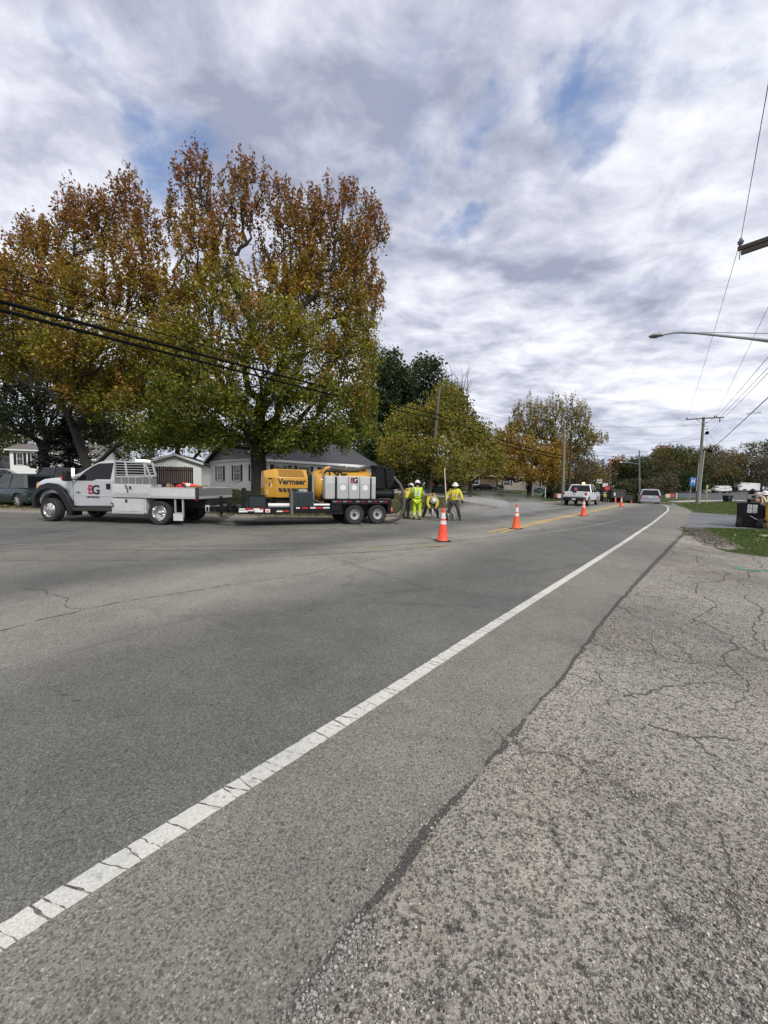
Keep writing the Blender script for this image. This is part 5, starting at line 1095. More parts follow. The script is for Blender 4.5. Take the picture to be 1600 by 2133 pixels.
    for y in (.75, 1.2, 1.65): m = MB(); m.lathe([(.06, 0), (.05, .03), (.01, .04)], (1.95, y, 2.262), 'Z', 10); m.build('roof_marker_lamp', AMBER, T)
    # wing badge, headlight, grille, bumper
    b = MB(); b.pxz([(.46, 1.505), (.56, 1.56), (.84, 1.60), (.84, 1.505)], .196, .206); b.build('wing_badge', BPLAST, T); 
    text('badge_lettering', 'F-550', .045, ALU, T, (.64, .194, 1.525), bold=.001)
    b = MB(); b.lathe([(.045, 0), (.045, -.01)], (.68, .205, 1.41), 'Y', 16, sx=1.3); b.build('round_sticker', WHITE, T)
    m = MB(); m.pxz([(-.655, 1.15), (-.41, 1.19), (-.38, 1.40), (-.60, 1.42), (-.65, 1.36)], .235, .42); hl = m.build('headlight', mat('headlamp_glass', (.55, .5, .42), .12), T, bevel=.01); 
    m = MB(); m.pxz([(-.63, 1.20), (-.44, 1.22), (-.42, 1.32), (-.60, 1.33)], .222, .24); m.build('indicator', AMBER, hl)
    g = MB(); g.cb(-.70, -.64, .5, 1.9, .85, 1.42); g.build('grille', CHROME, T, bevel=.01)
    b = MB(); b.pxz([(-.84, .52), (-.84, .86), (-.62, .92), (-.52, .90), (-.52, .52)], .19, 2.21); b.build('front_bumper', BPLAST, T, bevel=.03)
    # black flare over the front wheel
    fl = MB(); pr = [(-.63, .50), (-.66, .86), (-.56, 1.12), (-.36, 1.32), (-.04, 1.42), (.30, 1.38), (.56, 1.20), (.76, .92), (.93, .58), (.94, .36)]
    pi_ = [(-.50, .50), (-.53, .82), (-.44, 1.00), (-.27, 1.13), (0.0, 1.20), (.24, 1.17), (.42, 1.04), (.56, .82), (.70, .56), (.74, .36)]
    n = len(pr)
    for y0, y1, nm in ((.02, .24, 'wheel_flare'), (2.16, 2.38, 'wheel_flare')):
        mb = MB(); mb.v = [(x, y0+.05 if y0 < 1 else y1-.05, z) for x, z in pr]+[(x, y0 if y0 < 1 else y1, z) for x, z in pi_]+[(x, y1 if y0 < 1 else y0, z) for x, z in pr]+[(x, y1 if y0 < 1 else y0, z) for x, z in pi_]
        for i in range(n-1): mb.f += [(i, i+1, n+i+1, n+i), (i, 2*n+i, 2*n+i+1, i+1), (n+i, n+i+1, 3*n+i+1, 3*n+i), (2*n+i, 3*n+i, 3*n+i+1, 2*n+i+1)]
        mb.f += [(0, n, 3*n, 2*n), (n-1, 3*n-1, 4*n-1, 2*n-1)]; mb.build('wheel_flare', BPLAST, T, bevel=.02, smooth=True)
    m = MB(); m.cb(.72, .92, .04, .5, .24, .55); m.build('splash_guard', BPLAST, T, bevel=.01)
    rb = MB(); rb.pxz([(.98, .42), (2.45, .44), (2.50, .52), (2.42, .56), (1.0, .54), (.94, .50)], .02, .30); rb.build('running_board', DKMETAL, T, bevel=.02)
    # mirror
    m = MB(); m.cb(.80, .99, -.20, .03, 1.50, 1.86); mi = m.build('wing_mirror', BPLAST, T, bevel=.03); m = MB(); m.cb(.992, .996, -.18, .01, 1.54, 1.83); m.build('mirror_glass', BPLAST, mi); m = MB(); m.cb(.79, .86, -.21, -.195, 1.55, 1.68); m.build('mirror_lamp', RED, mi)
    m = MB(); m.tube([(.95, .0, 1.58), (1.04, .12, 1.57), (1.08, .24, 1.57)], .03, 6); m.tube([(.95, .0, 1.66), (1.04, .12, 1.65), (1.08, .24, 1.64)], .02, 6); m.build('mirror_arm', BPLAST, mi)
    m = MB(); m.cb(.84, 1.0, 2.32, 2.54, 1.50, 1.86); m.build('wing_mirror', BPLAST, T, bevel=.03)
    # steering wheel seen through the side glass is lost in the dark cabin; engine logo on the door
    m = MB(); m.lathe([(.065, 0), (.065, -.006), (.050, -.008), (.050, 0)], (1.08, .186, 1.10), 'Y', 20); m.cb(.95, 1.21, .178, .186, 1.088, 1.108); m.build('round_badge', CHROME, D)
    # BG logo and phone lettering
    text('logo_letter', 'B', .46, TEXTRED, D, (1.46, .184, 1.045), bold=.012, sx=.90); text('logo_letter', 'G', .46, TEXTBLK, D, (1.61, .179, 1.045), bold=.012, sx=.98)
    m = MB(); m.cb(1.44, 1.68, .174, .178, 1.215, 1.235); m.build('logo_bar', TEXTBLK, D)
    text('door_lettering', '1-833-BGDRILL', .085, TEXTBLK, D, (1.38, .180, .90), bold=.002)
    # boxes
    def latch(x, z, y, par):
        q = MB(); q.cb(x-.055, x+.055, y-.014, y, z-.065, z+.065); l = q.build('latch', CHROME, par, bevel=.006); q = MB(); q.cb(x-.035, x+.035, y-.017, y-.012, z-.045, z+.045); q.build('latch_pocket', DKMETAL, l)
    q = MB(); q.cb(2.58, 4.01, .0, .62, 1.055, 1.43); ub = q.build('upper_toolbox', ALU2, T, bevel=.008); q = MB(); q.cb(2.66, 3.96, -.012, 0, 1.10, 1.425); q.build('toolbox_door', ALU2, ub, bevel=.004); latch(3.28, 1.31, -.012, ub)
    q = MB(); q.tube([(3.10, -.03, 1.40), (3.16, -.04, 1.30), (3.18, -.03, 1.25)], .022, 6); q.build('lever_handle', DKMETAL, ub); q = MB(); q.cb(3.16, 3.20, -.045, -.012, 1.15, 1.21); q.build('padlock', DKMETAL, ub)
    q = MB(); q.cb(2.52, 3.74, .02, .60, .42, .93); lb = q.build('lower_toolbox', ALU2, T, bevel=.008); q = MB(); q.cb(2.60, 3.68, .006, .02, .47, .90); q.build('toolbox_door', ALU2, lb, bevel=.004); latch(3.10, .84, .006, lb)
    q = MB(); q.cb(2.50, 2.60, -.02, .01, .72, .75); q.cb(2.58, 2.61, -.03, .005, .60, .68); q.build('hasp', DKMETAL, lb); q = MB(); q.cb(2.52, 3.74, .01, .05, .38, .42); q.build('sill_strip', ALU, lb)
    q = MB(); q.cb(2.52, 3.74, 1.80, 2.38, .42, .93); q.build('lower_toolbox', ALU2, T, bevel=.008)
    # deck
    q = MB(); q.cb(2.50, 5.80, -.02, 2.42, .955, 1.05); q.build('flatbed_deck', ALU, T, bevel=.008)
    for y0, y1 in ((-.01, .03), (2.37, 2.41)):
        q = MB(); q.cb(4.015, 5.76, y0, y1, 1.05, 1.335); sb = q.build('side_board', ALU2, T, bevel=.006); q = MB(); q.cb(4.015, 5.76, y0-.006, y0+.05, 1.325, 1.35); q.build('top_rail', ALU, sb)
    q = MB(); q.cb(5.765, 5.80, -.01, 2.41, 1.05, 1.335); tg = q.build('tailboard', mat('tailboard_aluminium', (.33, .34, .35), .45, .6, var=.15, vs=6), T, bevel=.006)
    q = MB(); q.cb(5.70, 5.82, -.03, .0, .96, 1.36); q.build('corner_post', DKMETAL, T)
    # headache rack with louvre bars (side screens beside the rear window)
    rk = MB(); RK = [(2.60, 1.43), (2.60, 2.24), (4.02, 2.18), (4.20, 1.45)]
    for y in (.10,):
        f = MB()
        for a, b in (((2.62, 1.66), (2.62, 2.25)), ((2.60, 2.23), (4.06, 2.18)), ((4.04, 2.20), (4.17, 1.72)), ((2.60, 1.68), (4.18, 1.73)), ((3.08, 1.70), (3.02, 2.22)), ((3.78, 1.72), (3.74, 2.19)), ((3.80, 2.12), (3.96, 1.74))):
            f.bar((a[0], y, a[1]), (b[0], y, b[1]), .05, .055)
        F_ = f.build('rack_frame', ALU, T, bevel=.005)
        for i in range(5):
            z = 1.77+i*.088; b = MB(); b.bar((2.64, y+.01, z), (4.13-.022*i, y+.01, z), .03, .022); b.build('rack_bar', ALU, F_)
        p = MB(); p.pxz([(2.64, 1.72), (2.64, 2.20), (3.98, 2.15), (4.12, 1.76)], y+.035, y+.04); p.build('rack_backing', mat('black_backing', (.006, .006, .006), .9, spec=.1), T)  # solid black sheet behind the bars, dark in the gaps between them
        p = MB(); p.cb(2.60, 4.19, y-.01, y+.02, 1.44, 1.66); P_ = p.build('rack_panel', mat('dull_rack_panel', (.20, .20, .19), .6, .3, var=.2), T, bevel=.004)
        for i in range(5): x = 2.86+i*.27; p = MB(); p.cb(x, x+.015, y-.03, y-.01, 1.44, 1.66); p.build('panel_rib', ALU, P_)
        s_ = MB()
        for i in range(6): s_.cb(2.615, 2.655, y-.045, y-.03, 1.74+i*.075, 1.79+i*.075)
        s_.build('bright_slots', CHROME, F_)
    f = MB(); f.bar((2.62, .1, 2.22), (2.62, 2.2, 2.22), .06, .06); f.bar((2.62, .1, 1.5), (2.62, 2.2, 1.5), .06, .06)
    for y in (.5, .8, 1.1, 1.4, 1.7, 2.0): f.bar((2.62, y, 1.5), (2.62, y, 2.25), .04, .03)
    f.build('rack_crossbar', ALU, T)
    q = MB(); q.cb(2.72, 3.02, .95, 1.4, 2.28, 2.35); q.build('light_bar', mat('lit_beacon', (.9, .85, .7), .3, emit=(1, .93, .8), est=1.6), T, bevel=.02); q = MB(); q.cb(2.80, 2.94, 1.0, 1.35, 2.18, 2.28); q.build('light_bar_mount', BPAINT, T)
    # chassis, wheels
    q = MB(); q.cb(-.3, 5.75, .72, .84, .55, .80); q.cb(-.3, 5.75, 1.56, 1.68, .55, .80); q.cb(3.9, 4.6, .5, 1.9, .40, .55); q.cyl((4.3, .3, .43), (4.3, 2.1, .43), .09); q.cyl((.02, .4, .42), (.02, 2.0, .42), .07); q.cyl((2.2, 1.2, .5), (4.2, 1.2, .45), .05); q.lathe([(.17, -.2), (.2, 0), (.17, .2)], (4.3, 1.2, .43), 'Y', 14)
    q.cb(3.76, 5.7, .55, 1.85, .62, .95); q.cb(1.2, 2.4, .5, 1.9, .42, .62); q.build('chassis', UNDER, T)
    q = MB(); q.cb(3.76, 3.82, .03, .55, .42, .95); q.build('wheel_well_panel', ALU2, T)
    q = MB(); q.cb(4.84, 4.87, .05, .60, .22, .90); mf = q.build('mud_flap', BPAINT, T); q = MB(); q.cb(4.90, 4.93, .02, .08, .45, .95); q.cb(4.90, 5.20, .02, .06, .43, .47); q.cb(5.18, 5.22, .02, .08, .30, .95); q.build('flap_bracket', ALU, mf); q = MB(); q.cb(4.84, 5.20, .03, .05, .18, .43); q.build('flap_plate', ALU2, mf)
    q = MB(); q.cb(5.56, 5.66, .15, .27, .88, .92); q.build('marker_lamp', RED, T)
    q = MB(); q.cb(5.72, 5.86, .55, 1.85, .48, .72); q.build('rear_bumper', ALU2, T, bevel=.01); q = MB(); q.cb(5.86, 5.87, 1.05, 1.36, .54, .69); q.build('number_plate', WHITE, T)
    q = MB(); q.cb(5.4, 5.9, .6, 1.8, .72, .95); q.build('rear_crossmember', UNDER, T)
    q = MB(); q.cb(5.84, 6.12, 1.13, 1.27, .46, .56); q.lathe([(.03, 0), (.03, .06), (.05, .09), (.03, .13)], (6.08, 1.2, .56), 'Z', 10); q.build('tow_hitch', DKMETAL, T)
    wheel(T, (.0, .22, .43), .43, .30, .275, 'dish', -1, R_(-7)); wheel(T, (.0, 2.18, .43), .43, .30, .275, 'dish', 1, R_(-7))
    wheel(T, (4.3, .16, .43), .43, .26, .275, 'deep', -1); wheel(T, (4.3, .46, .43), .43, .26, .275, 'plain', -1); wheel(T, (4.3, 2.24, .43), .43, .26, .275, 'deep', 1); wheel(T, (4.3, 1.94, .43), .43, .26, .275, 'plain', 1)
    return T, px0, th
FT, FP, FA = flatbed()
def on(P, a, x, y, z=0): return Vector((P.x+x*math.cos(a)-y*math.sin(a), P.y+x*math.sin(a)+y*math.cos(a), P.z+z))
# load on the flatbed
def obox(name, label, cat, P, dims, rz, m, tilt=(0, 0), group=None):
    T = MB(); a, b, c = dims; T.cb(-a/2, a/2, -b/2, b/2, 0, c); o = T.build(name, m, None, bevel=.006); o.location = P; o.rotation_euler = (tilt[0], tilt[1], rz); return tag(o, label, cat, group)
obox('plywood_sheet', 'dark brown board leaning up at the rear of the flatbed', 'board', on(FP, FA, 5.05, .95, 1.12), (1.35, .9, .02), FA, PLYD, (R_(22), R_(-4)))
obox('plywood_sheet', 'tan plywood lying flat on the truck bed', 'board', on(FP, FA, 4.95, .6, 1.30), (1.3, .7, .02), FA+.1, PLY, (0, R_(3)))
obox('timber_offcut', 'pale timber poking out over the tailboard', 'board', on(FP, FA, 5.35, .5, 1.34), (.9, .09, .04), FA+.3, PLY, (0, R_(-10)))
obox('timber_offcut', 'grey timber stub beside the red bag', 'board', on(FP, FA, 4.55, .35, 1.15), (.10, .35, .30), FA+.1, PLY, (R_(-15), R_(-12)))
def bag():
    T = thing('red_tool_bag', 'bright red tool bag with black strap on the truck bed', 'bag', on(FP, FA, 4.85, .55, 1.2), FA); m = MB()
    m.lathe([(.02, -.22), (.15, -.2), (.19, 0), (.15, .2), (.02, .22)], (0, 0, .15), 'X', 14); m.build('bag_body', RED, T, smooth=True); s = MB(); s.tube([(-.22, -.1, .05), (-.12, -.16, .3), (.05, -.17, .33), (.2, -.15, .2), (.25, -.1, .0)], .035, 6); s.build('strap', BPLAST, T, smooth=True)
bag()
def fallen_cone():
    T = thing('fallen_cone', 'orange and white cone lying on its side in the truck bed', 'traffic cone', on(FP, FA, 5.12, .55, 1.42), FA+.2); m = MB(); m.lathe([(.12, -.3), (.035, .3)], (0, 0, 0), 'X', 14); m.build('cone_body', ORANGE, T, smooth=True); m = MB(); m.lathe([(.092, -.08), (.072, .06)], (0, 0, 0), 'X', 14); m.build('reflective_collar', CONEW, T, smooth=True)
fallen_cone()
obox('rubble_sack', 'brown sack between the red bag and tailboard', 'sack', on(FP, FA, 5.2, .75, 1.2), (.5, .4, .22), FA+.4, mat('sackcloth', (.30, .17, .10), .9))

# ------------------------------------------------------------------ yellow vacuum excavator trailer (local: x rearwards, y away)
def vac():
    P0, th = Vector((-1.12, 15.3, 0)), R_(24)
    T = thing('vacuum_excavator_trailer', 'yellow vacuum excavator trailer with white water tanks and tandem wheels', 'trailer', P0, th)
    W = 2.15
    q = MB(); q.cb(-4.30, -.98, .0, .14, .47, .69); q.cb(-4.30, -.98, W-.14, W, .47, .69); q.cb(-4.30, -4.16, .14, W-.14, .47, .69)
    for x in (-3.4, -2.4, -1.5): q.cb(x, x+.1, .14, W-.14, .5, .66)
    q.build('frame', BPAINT, T, bevel=.006)
    q = MB(); q.bar((-4.3, .25, .58), (-5.1, 1.15, .58), .12, .16); q.bar((-4.3, 1.9, .58), (-5.1, 1.25, .58), .12, .16); q.cb(-5.3, -4.95, 1.12, 1.30, .5, .66); q.cyl((-4.8, 1.1, .3), (-4.8, 1.1, 1.05), .05); q.build('drawbar', BPAINT, T)
    q = MB(); q.cb(-4.25, -1.0, .10, W-.10, .66, .70); q.build('deck_plate', DKMETAL, T)
    q = MB(); q.cb(-4.16, -4.02, .05, .18, .69, 1.38); q.build('stand_post', BPAINT, T, bevel=.004)
    q = MB(); q.cb(-4.62, -4.5, .3, .34, .5, .88); q.tube([(-4.55, .3, .55), (-4.66, .2, .68), (-4.6, .15, .85)], .03, 6); q.build('coupler_lever', BPAINT, T)
    for i, (dx, dz) in enumerate(((0, 0), (.05, -.06), (.12, -.03))):
        q = MB(); q.tube([(-5.05+dx, 1.0, .6), (-4.95+dx, .8, .42+dz), (-4.75+dx, .6, .36+dz), (-4.55+dx, .45, .45+dz), (-4.45+dx, .35, .58)], .014 if i else .02, 5); q.build('brake_cable' if i else 'safety_chain', HOSE if i else DKMETAL, T)
    # reflective tape
    def tape(x0, x1, z0, z1, m, y=-.004, name='reflective_tape'): q = MB(); q.cb(x0, x1, y, y+.005, z0, z1); q.build(name, m, T, smooth=False)
    for x0, x1, m in ((-4.26, -4.06, BANDS), (-4.06, -3.78, RED), (-3.78, -3.58, BANDS), (-3.58, -3.42, RED)): tape(x0, x1, .62, .67, m)
    for x0, x1, m in ((-2.99, -2.79, BANDS), (-2.79, -2.56, RED)): tape(x0, x1, .53, .58, m)
    for x0, x1, m in ((-2.30, -2.16, BANDS), (-2.08, -1.86, RED), (-1.78, -1.58, BANDS), (-1.58, -1.28, RED), (-1.28, -1.03, BANDS)): tape(x0, x1, .645, .70, m, -.010)
    for x0, x1, z0, z1 in ((-4.27, -3.98, .535, .60), (-3.97, -3.75, .57, .61), (-3.74, -3.46, .53, .62)): tape(x0, x1, z0, z1, WHITE, -.006, 'white_sticker')
    tape(-3.38, -3.22, .52, .64, WHITE, -.006, 'white_sticker'); tape(-3.35, -3.25, .54, .60, ORANGE, -.010, 'orange_label')
    q = MB()
    for x in (-3.6, -3.0): q.tube([(x-.04, .05, .47), (x-.05, .05, .40), (x, .05, .36), (x+.05, .05, .40), (x+.04, .05, .47)], .012, 5)
    q.build('tie_down_loop', DKMETAL, T)
    # front box, pipe, front toolbox
    q = MB(); q.cb(-3.90, -3.36, .18, .80, .70, 1.10); fb = q.build('front_box', DKBLUE, T, bevel=.012); q = MB(); q.cb(-3.93, -3.33, .15, .83, 1.10, 1.125); q.build('lid', BPAINT, fb, bevel=.004)
    q = MB(); q.cyl((-3.24, .22, .76), (-2.30, .22, .76), .075, n=14); pp = q.build('white_pipe', WHITE, T, smooth=True); q = MB(); q.lathe([(.06, 0), (.085, 0), (.085, .04), (.06, .04)], (-3.26, .22, .76), 'X', 14); q.build('pipe_collar', ALU, pp)
    q = MB(); q.cb(-2.95, -2.35, .4, 1.7, .70, 1.03); q.tube([(-3.25, .5, 1.0), (-2.9, .45, .9), (-2.7, .4, .78)], .03, 6); q.cyl((-3.2, .6, .72), (-3.2, .6, 1.0), .05); q.build('engine_cradle', UNDER, T)
    # engine cover: chamfered front, sloping louvred top
    y0, y1 = .28, 1.95
    hood = MB(); hood.v = []
    sec = lambda x, ya, yb, zt_, zi, in_: [(x, ya, 1.04), (x, ya, zi), (x, ya+in_, zt_), (x, yb-in_, zt_), (x, yb, zi), (x, yb, 1.04)]
    hood.v += sec(-3.34, y0+.30, y1-.30, 2.02, 1.76, .18)+sec(-2.95, y0, y1, 2.09, 1.77, .30)+sec(-1.80, y0, y1, 2.09, 1.77, .30)
    for k in range(2):
        for j in range(6): hood.f.append((k*6+j, k*6+(j+1) % 6, k*6+6+(j+1) % 6, k*6+6+j))
    hood.f += [(5, 4, 3, 2, 1, 0), (12, 13, 14, 15, 16, 17)]; HD_ = hood.build('engine_cover', YELLOW, T, bevel=.02)
    # louvres on the slope (plane from (y0,1.77) to (y0+.30,2.09))
    def slope(x, t, o): return (x, y0+.30*t-o*.73, 1.77+.32*t+o*.68)
    g = MB(); g.v = [slope(-2.86, .10, .004), slope(-1.90, .10, .004), slope(-1.98, .93, .004), slope(-2.86, .93, .004)]+[slope(-2.86, .10, -.02), slope(-1.90, .10, -.02), slope(-1.98, .93, -.02), slope(-2.86, .93, -.02)]
    g.f = [(0, 1, 2, 3), (4, 7, 6, 5), (0, 4, 5, 1), (1, 5, 6, 2), (2, 6, 7, 3), (3, 7, 4, 0)]; lg = g.build('louvre_panel', LOUVRE, T, smooth=False)
    for i in range(8):
        t = .14+i*.105; b = MB(); p0, p1 = Vector(slope(-2.86, t, .012)), Vector(slope(-1.91-.08*(t-.1), t, .012)); b.bar(p0, p1, .018, .016); b.build('louvre_slat', YELLOW, lg)
    b = MB()
    for i in range(23): x = -2.84+i*.041; b.bar(slope(x, .12, .010), slope(x, .92, .010), .008, .01)
    b.build('louvre_ribs', YELLOW, lg)
    text('brand_lettering', 'Vermeer', .30, TEXTBLK, HD_, (-2.90, y0-.004, 1.53), bold=.011, sx=.93, ext=.002)
    b = MB()
    for i in range(3): x = -2.93+.03+i*.155; b.pxz([(x, 1.385), (x+.12, 1.385), (x+.18, 1.24), (x+.06, 1.24)], y0-.006, y0-.001)
    b.pxz([(-2.435, 1.385), (-2.25, 1.385), (-2.20, 1.24), (-2.375, 1.24)], y0-.006, y0-.001); b.build('slanted_stripe', TEXTBLK, HD_)
    b = MB(); b.pxz([(-2.235, 1.39), (-1.805, 1.39), (-1.805, 1.22), (-2.19, 1.22)], y0-.007, y0-.001); b.build('model_panel', NAVY, HD_)
    text('model_lettering', 'VX50', .135, WHITE, HD_, (-2.15, y0-.010, 1.262), bold=.003, sx=.9); text('model_lettering', '800', .10, WHITE, HD_, (-1.91, y0-.010, 1.262), sx=.65)
    # front face decals
    fy = (y0+y1)/2; rot = (math.pi/2, 0, math.atan2(-.30, .39))
    cmid = Vector((-3.145, y0+.15, 0)); u = Vector((.39, -.30, 0)).normalized(); nn = Vector((-u.y, u.x, 0)); nn = -nn if nn.y > 0 else nn
    def fdec(s, z, w, h, m, nm, o=.004):
        a = cmid+u*s; k = MB(); k.add([a-u*w/2+nn*o+Vector((0, 0, z)), a+u*w/2+nn*o+Vector((0, 0, z)), a+u*w/2+nn*o+Vector((0, 0, z+h)), a-u*w/2+nn*o+Vector((0, 0, z+h)), a-u*w/2+Vector((0, 0, z)), a+u*w/2+Vector((0, 0, z)), a+u*w/2+Vector((0, 0, z+h)), a-u*w/2+Vector((0, 0, z+h))], [(0, 1, 2, 3), (4, 7, 6, 5), (0, 4, 5, 1), (1, 5, 6, 2), (2, 6, 7, 3), (3, 7, 4, 0)]); k.build(nm, m, HD_, smooth=False)
    fdec(0, 1.70, .16, .05, TEXTBLK, 'brand_plate'); fdec(-.03, 1.45, .04, .14, TEXTBLK, 'emblem'); fdec(.03, 1.42, .03, .12, WHITE, 'emblem'); fdec(-.12, 1.15, .02, .16, WHITE, 'latch_strip')
    for s in (-.13, .13): a = cmid+u*s+nn*.02; k = MB(); k.tube([a+Vector((0, 0, 1.6)), a+nn*.03+Vector((0, 0, 1.65)), a+nn*.03+Vector((0, 0, 1.78)), a+Vector((0, 0, 1.83))], .012, 5); k.build('grab_handle', YELLOW, HD_)
    k = MB(); k.tube([(-2.9, 1.1, 2.08), (-2.85, 1.1, 2.22), (-2.7, 1.1, 2.24)], .05, 8); k.lathe([(.10, 0), (.13, .06), (.08, .13)], (-2.72, .8, 2.08), 'Z', 12); k.lathe([(.12, 0), (.12, .07), (.05, .1)], (-2.25, 1.0, 2.08), 'Z', 12); k.build('exhaust_cap', DKMETAL, T)
    # dark fuel tank
    k = MB(); k.cb(-2.40, -1.66, -.02, .36, .70, 1.27); ft = k.build('fuel_tank', DKBLUE, T, bevel=.03)
    for x in (-2.22, -2.03, -1.84): k = MB(); k.cb(x, x+.05, -.03, .0, .74, 1.22); k.build('tank_rib', DKBLUE, ft, bevel=.01)
    k = MB(); k.cb(-2.50, -2.40, -.03, .3, .47, 1.29); k.build('tank_bracket', mat('olive_grey_bracket', (.11, .115, .10), .7), T, bevel=.004); k = MB(); k.lathe([(.06, 0), (.06, .05)], (-2.3, .15, 1.27), 'Z', 10); k.build('filler_cap', BPAINT, ft)
    k = MB(); k.cyl((-1.64, .05, .78), (-1.02, .05, .78), .045, n=12); k.build('white_pipe', WHITE, T, smooth=True)
    # gap machinery
    k = MB(); k.cb(-1.76, -1.58, .5, 1.6, .7, 1.85); k.build('blower_housing', BPAINT, T, bevel=.01); k = MB(); k.cb(-1.60, -1.52, .45, 1.7, .7, 1.95); k.build('bulkhead', GALV, T); k = MB(); k.tube([(-1.66, .3, .98), (-1.35, .25, .86), (-1.2, .25, .82), (-1.0, .28, .80)], .05, 8); k.lathe([(.05, -.1), (.08, -.02), (.08, .06), (.05, .1)], (-1.25, .25, .83), 'X', 10); k.build('suction_valve', DKMETAL, T)
    # spoil tank: domed yellow cylinder along x
    R1 = .66; zc = 1.47; yc = 1.02
    prof = [(.01, -1.66), (.22, -1.64), (.42, -1.57), (.56, -1.46), (.635, -1.33), (R1, -1.18), (R1, .86)]
    k = MB(); k.lathe(prof, (0, yc, zc), 'X', 40); k.build('spoil_tank', YELLOW, T, smooth=True)
    k = MB(); k.lathe([(R1+.012, -1.21), (R1+.012, -1.17)], (0, yc, zc), 'X', 40); k.build('tank_hoop', mat('hoop_dark_yellow', (.38, .15, .02), .5), T, smooth=True)
    k = MB(); k.tube([(-1.60, .72, 1.40), (-1.52, .62, 1.66), (-1.36, .60, 1.88), (-1.22, .62, 2.04)], .02, 6); k.build('tank_cable', mat('rust_red_cable', (.25, .07, .03), .6), T)
    k = MB(); k.cb(-.95, .83, yc-.22, yc+.3, 2.08, 2.20); tt = k.build('tank_top_rail', YELLOW, T, bevel=.01)
    for x, w in ((-.42, .22), (-.12, .14), (.10, .12), (.36, .16), (.55, .2)):
        k = MB(); k.cb(x, x+w, yc-.226, yc-.219, 2.11, 2.16); k.build('warning_sticker', WHITE if w < .18 else TEXTBLK, tt, smooth=False)
    k = MB(); k.lathe([(.13, 0), (.14, .03), (.10, .06)], (-.32, .42, 1.93), 'Z', 16, sy=.8); k.build('tank_lid', BPLAST, T)
    # water tanks: five blocks on the near side
    def wt(x0, x1, ya, yb, lvl):
        k = MB(); k.cb(x0, x1, ya, yb, 1.0, 1.88); o = k.build('water_tank', WTANK, T, bevel=.03, seg=3); k = MB(); k.cb(x0+.02, x1-.02, ya-.004, ya, 1.03, lvl); k.build('water_level', WTANK2, o, smooth=False)
        k = MB(); k.cb(x0+.035, x0+.06, ya-.018, ya, 1.04, 1.85); k.cb(x1-.06, x1-.035, ya-.018, ya, 1.04, 1.85); k.build('moulded_rib', WTANK, o, bevel=.006); return o
    A = []
    for x0, x1 in ((-1.20, -.82), (-.73, -.29), (-.27, .17), (.19, .62), (.69, .86)): A.append(wt(x0, x1, .02, .44, 1.60))
    for o, x in ((A[1], -.51), (A[2], -.05), (A[3], .405)):
        k = MB(); k.lathe([(.115, 0), (.115, -.008)], (x, .012, 1.44), 'Y', 28); k.build('white_disc', WHITE, o)
    k = MB(); k.cb(-.81, -.75, .10, .40, 1.0, 1.82); k.cb(.635, .68, .10, .40, 1.0, 1.82); k.build('tank_gap', BPAINT, T)
    text('logo_letter', 'B', .30, TEXTRED, A[2], (-.21, .008, 1.63), bold=.010, sx=.9); text('logo_letter', 'G', .30, TEXTBLK, A[2], (-.115, .003, 1.63), bold=.010)
    k = MB(); k.cb(-.22, -.07, .0, .003, 1.74, 1.755); k.build('logo_bar', TEXTBLK, A[2])
    k = MB(); k.cb(-1.25, -.86, .44, .50, 1.0, 1.6); k.build('tank_stay', BPAINT, T)
    # hoses
    k = MB(); k.tube([(-1.12, .62, 1.93), (-1.10, .60, 2.08), (-1.02, .60, 2.17), (-.90, .62, 2.20)], .065, 12); k.build('hose_elbow', YELLOW, T, smooth=True)
    k = MB(); k.lathe([(.075, 0), (.075, .05)], (-.92, .62, 2.20), 'X', 14); k.build('hose_clamp', GALV, T); k = MB(); k.tube([(-.88, .62, 2.20), (-.4, .66, 2.15), (-.05, .7, 2.13), (.35, .72, 2.17), (.75, .78, 2.30), (.92, .8, 2.31)], .07, 12); k.build('top_hose', HOSE, T, smooth=True)
    k = MB(); k.tube([(-1.16, .30, 1.86), (-1.16, .30, 1.98), (-1.10, .30, 2.06), (-.75, .30, 2.07), (-.50, .32, 2.03), (-.48, .33, 1.96)], .045, 8); k.cyl((-.96, .3, 1.88), (-.96, .3, 2.06), .03); k.cyl((-.82, .3, 2.04), (-.60, .3, 1.88), .035); k.cyl((-.62, .3, 2.04), (-.60, .3, 1.88), .03); k.build('black_vent_pipe', BPAINT, T, smooth=True)
    k = MB(); k.lathe([(.05, 0), (.04, .08)], (-1.17, .22, 1.88), 'Z', 10); k.build('green_cap', mat('green_tap', (.12, .25, .14), .5), T)
    # rear filter canisters
    k = MB(); k.cb(.88, 1.34, .05, .62, 1.42, 2.22); k.cb(.86, 1.55, .02, .66, 2.22, 2.26); fc = k.build('filter_canister', BPAINT, T, bevel=.05, seg=3)
    k = MB(); k.pxz([(1.36, 1.60), (1.40, 2.20), (1.70, 2.20), (1.70, 1.66), (1.55, 1.42), (1.40, 1.42)], .10, .70); k.build('filter_canister', BPAINT, T, bevel=.04, seg=3)
    k = MB(); k.pxz([(.95, 1.42), (1.28, 1.42), (1.2, 1.2), (1.02, 1.2)], .12, .55); k.build('canister_cone', BPAINT, fc)
    k = MB(); k.tube([(.92, .8, 2.31), (1.05, .5, 2.31), (1.20, .10, 2.29), (1.30, .0, 2.22), (1.32, -.01, 2.05), (1.32, .0, 1.70), (1.32, .04, 1.55)], .06, 10); k.build('black_pipe', BPAINT, T, smooth=True)
    k = MB(); k.lathe([(.001, .90), (.14, .90), (.17, .94), (.17, 1.02), (.19, 1.03), (.19, 1.06), (.17, 1.07), (.17, 1.62), (.21, 1.63), (.21, 1.70), (.10, 1.74), (.001, 1.75)], (0, .22, 1.20), 'X', 24); k.build('silencer_drum', BPAINT, T, smooth=True)
